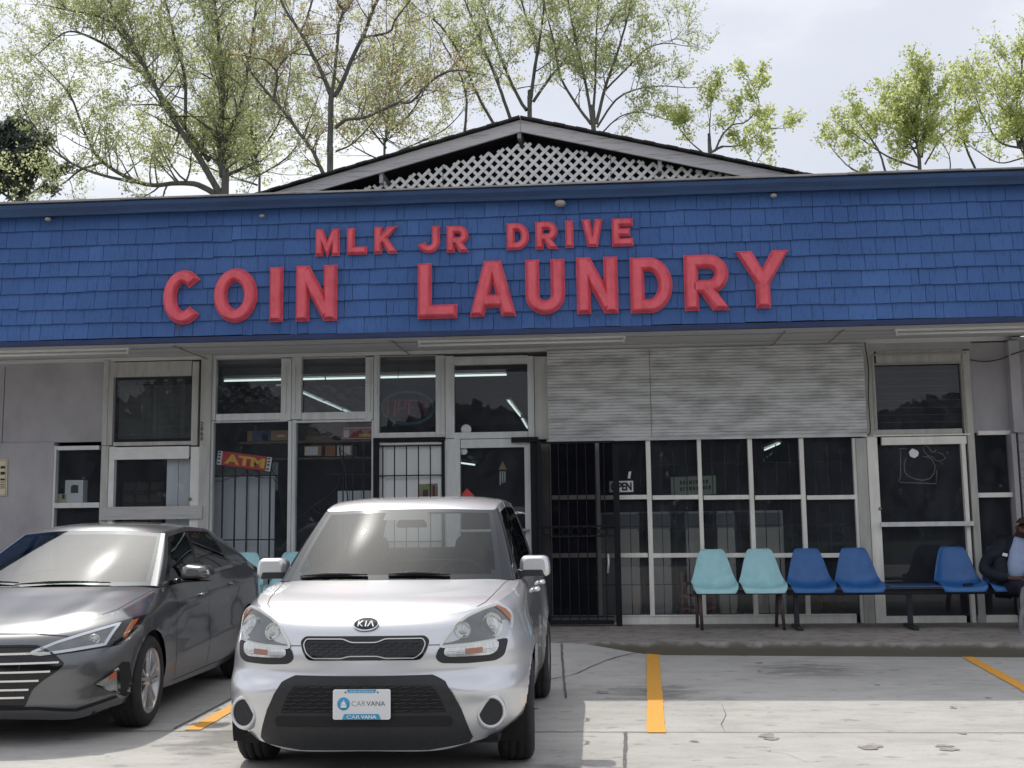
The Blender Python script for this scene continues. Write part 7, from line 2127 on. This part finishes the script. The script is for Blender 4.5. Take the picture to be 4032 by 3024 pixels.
    for sg in (1, -1):
        car.line([(sg * .79, .50), (sg * .775, .30), (sg * .76, .18), (sg * .735, -.02), (sg * .715, -.22), (sg * .66, -.36)], car.top, .005, q, .0015)
    q.build('hood_seam', M_gap, root, fix=False)
    HL = [(.335, .590), (.50, .660), (.64, .706), (.80, .762), (.872, .782), (.880, .735), (.862, .640), (.835, .612), (.62, .590), (.42, .572)]
    DR = [(.365, .594), (.51, .654), (.64, .695), (.795, .742), (.765, .624), (.60, .603), (.43, .585)]
    AM = [(.842, .757), (.857, .762), (.861, .735), (.851, .66), (.841, .65), (.834, .665)]
    for sg in (1, -1):
        mir = (lambda P: P) if sg > 0 else mirror2
        h = car.patch(mir(rounded(HL, .012)), F, M_gloss_black, 'headlight', root, .018, .004)
        car.patch(mir(DR), F, M_lampdark, 'lamp_housing', h, .018, .007)
        q = MB(); car.line(mir(DR), F, .017, q, .010, .015, True); q.build('light_strip', mat('drl_strip', (.80, .82, .88), .2, .1, var=0) if sg > 0 else bpy.data.materials['drl_strip'], h, fix=False)
        car.patch(mir(AM), F, M_amber, 'amber_marker', h, .016, .0095)
        q = MB(); P0 = F(sg * .705, .662, 0); n_ = Vector((sg * .45, -.85, .1)).normalized(); ax = n_.cross(Vector((0, 0, 1))).normalized(); az = ax.cross(n_); N = 24; vs, fs = [], []
        prof = [(.012, .036), (.022, .034), (.022, .030), (.014, .028), (.017, .018), (.020, .0)]
        for (d_, r_) in prof:
            for t in range(N): a = 2 * math.pi * t / N; vs.append(P0 + n_ * d_ + (ax * math.cos(a) + az * math.sin(a)) * r_)
        for i in range(len(prof) - 1):
            for t in range(N): fs.append((i * N + t, i * N + (t + 1) % N, (i + 1) * N + (t + 1) % N, (i + 1) * N + t))
        q.add(vs, fs, 0, True); q.build('projector', M_haze_lens, h)
        car.patch(mir(rounded(HL, .012)), F, M_lens, 'lens', h, .018, .024)
        # triangular fog lamp with black air curtain
        AC = [(.838, .495), (.866, .488), (.874, .30), (.845, .268), (.66, .335), (.715, .368), (.845, .285)]
        q = car.patch(mir([(.828, .46), (.852, .50), (.872, .49), (.880, .285), (.855, .262), (.834, .292)]), F, M_gap, 'air_curtain', root, .016, .004)
        FT = [(.735, .372), (.832, .462), (.838, .296)]
        fl = car.patch(mir(FT), F, M_haze_lens, 'fog_lamp', root, .016, .005)
        q = MB(); car.line(mir(FT), F, .010, q, .008, .012, True); q.build('fog_lamp_trim', M_chrome, fl, fix=False)
        car.patch(mir([(.795, .418), (.826, .446), (.828, .405), (.80, .39)]), F, mat('fog_amber', (.45, .12, .05), .3, var=.1) if sg > 0 else bpy.data.materials['fog_amber'], 'amber_marker', fl, .016, .0075)
        sd = lambda a, b2, o: car.side(a, b2, sg, o)
        # mirrors
        m_ = MB()
        def mirr(z0, z1, x0, x1, y0, y1, rr_, zt=0):
            arr = []
            sec = rounded([(x0, z0), (x1, z0 + zt), (x1 - .015, z1 - .02), (x0 + .03, z1)], rr_, 5)
            for (yy, sc) in ((y0, .45), (y0 + .012, .68), (y0 + .035, .86), (y0 + .08, .97), (y0 + .12, 1.0), (y1, 1.0)):
                cx0, cz0 = (x0 + x1) / 2, (z0 + z1) / 2
                arr.append([(sg * (cx0 + (a - cx0) * sc), yy, cz0 + (c - cz0) * sc) for a, c in sec + sec[:1]])
            m_.grid(arr, 0, True)
            m_.add(arr[0][:-1], [tuple(range(len(sec)))], 0, True); m_.add(arr[-1][:-1], [tuple(range(len(sec)))], 0, False)
        mirr(.982, 1.112, .865, 1.12, .60, .79, .055, .014); mo = m_.build('mirror', M_grey_car, root)
        m_ = MB(); mirr(.960, .998, .84, 1.105, .63, .78, .014, .014); m_.tube([(sg * .80, .68, .965), (sg * .88, .69, .985)], .022, 10); m_.build('mirror_base', M_gloss_black, mo)
        q = MB()
        for pts in ([(.62, .27), (.58, .45), (.60, .70), (.66, .93)], [(1.50, .25), (1.48, .6), (1.50, .95)], [(2.30, .70), (2.42, .85), (2.46, .97)], [(.62, .235), (2.2, .235)]):
            car.line(pts, sd, .006, q, .0012, .03)
        q.build('door_seam', M_gap, root, fix=False)
        q = MB()
        for yh, zh in ((1.28, .845), (2.18, .885)):
            P = sd(yh, zh, 0)
            q.tube([P + Vector((0, -.09, -.006)), P + Vector((sg * .03, -.07, -.004)), P + Vector((sg * .034, .05, .006)), P + Vector((0, .08, .006))], [.009, .013, .013, .009], 8)
        q.build_each('door_handle', M_grey_car, root)
        tl = car.patch([(3.30, .985), (3.45, .985), (3.62, .95), (3.66, .86), (3.58, .82), (3.46, .87)] if sg else [], sd, M_redlens, 'tail_light', root, .02, .006)
    # wipers
    q = MB()
    def on_ws(u, v, o=.012):
        p = surf_at(W, abs(u), v); p = Vector((math.copysign(p[0], u) if u else 0, p[1], p[2])); return p + Vector((0, -o, o * .9))
    for (u0, v0, u1, v1) in ((-.30, .02, .62, .035), (-.95, .04, -.28, .05)):
        pts = [on_ws(u0 + (u1 - u0) * k / 8, v0 + (v1 - v0) * k / 8 + .025 * math.sin(math.pi * k / 8)) for k in range(9)]
        q.tube(pts, [.004, .007, .009, .013, .011, .010, .008, .006, .004], 6)
    q.build_each('wiper', M_blackp, root)
    q = MB(); q.box(-.70, .70, .36, .95, .76, .93); q.box(-.72, .72, .4, 3.2, .22, .30); q.box(-.78, -.73, .6, 3.0, .4, .92); q.box(.73, .78, .6, 3.0, .4, .92); q.box(-.7, .7, 2.6, 3.2, .4, .98)
    q.build('dashboard', M_cabin, root)
    q = MB()
    for sx in (-.36, .36):
        q.box(sx - .24, sx + .24, 1.45, 1.58, .45, 1.02); q.box(sx - .12, sx + .12, 1.60, 1.68, 1.04, 1.20); q.box(sx - .25, sx + .25, 1.0, 1.45, .4, .52)
    q.box(-.62, .62, 2.3, 2.45, .45, .99)
    q.build('seat', M_seat, root, bevel=.03)
    q = MB(); q.box(-.11, .11, 1.14, 1.16, 1.24, 1.30); q.box(-.05, .05, 1.06, 1.16, 1.29, 1.35); q.build('rear_view_mirror', M_cabin, root, bevel=.01)
    return car
sedan = build_sedan()
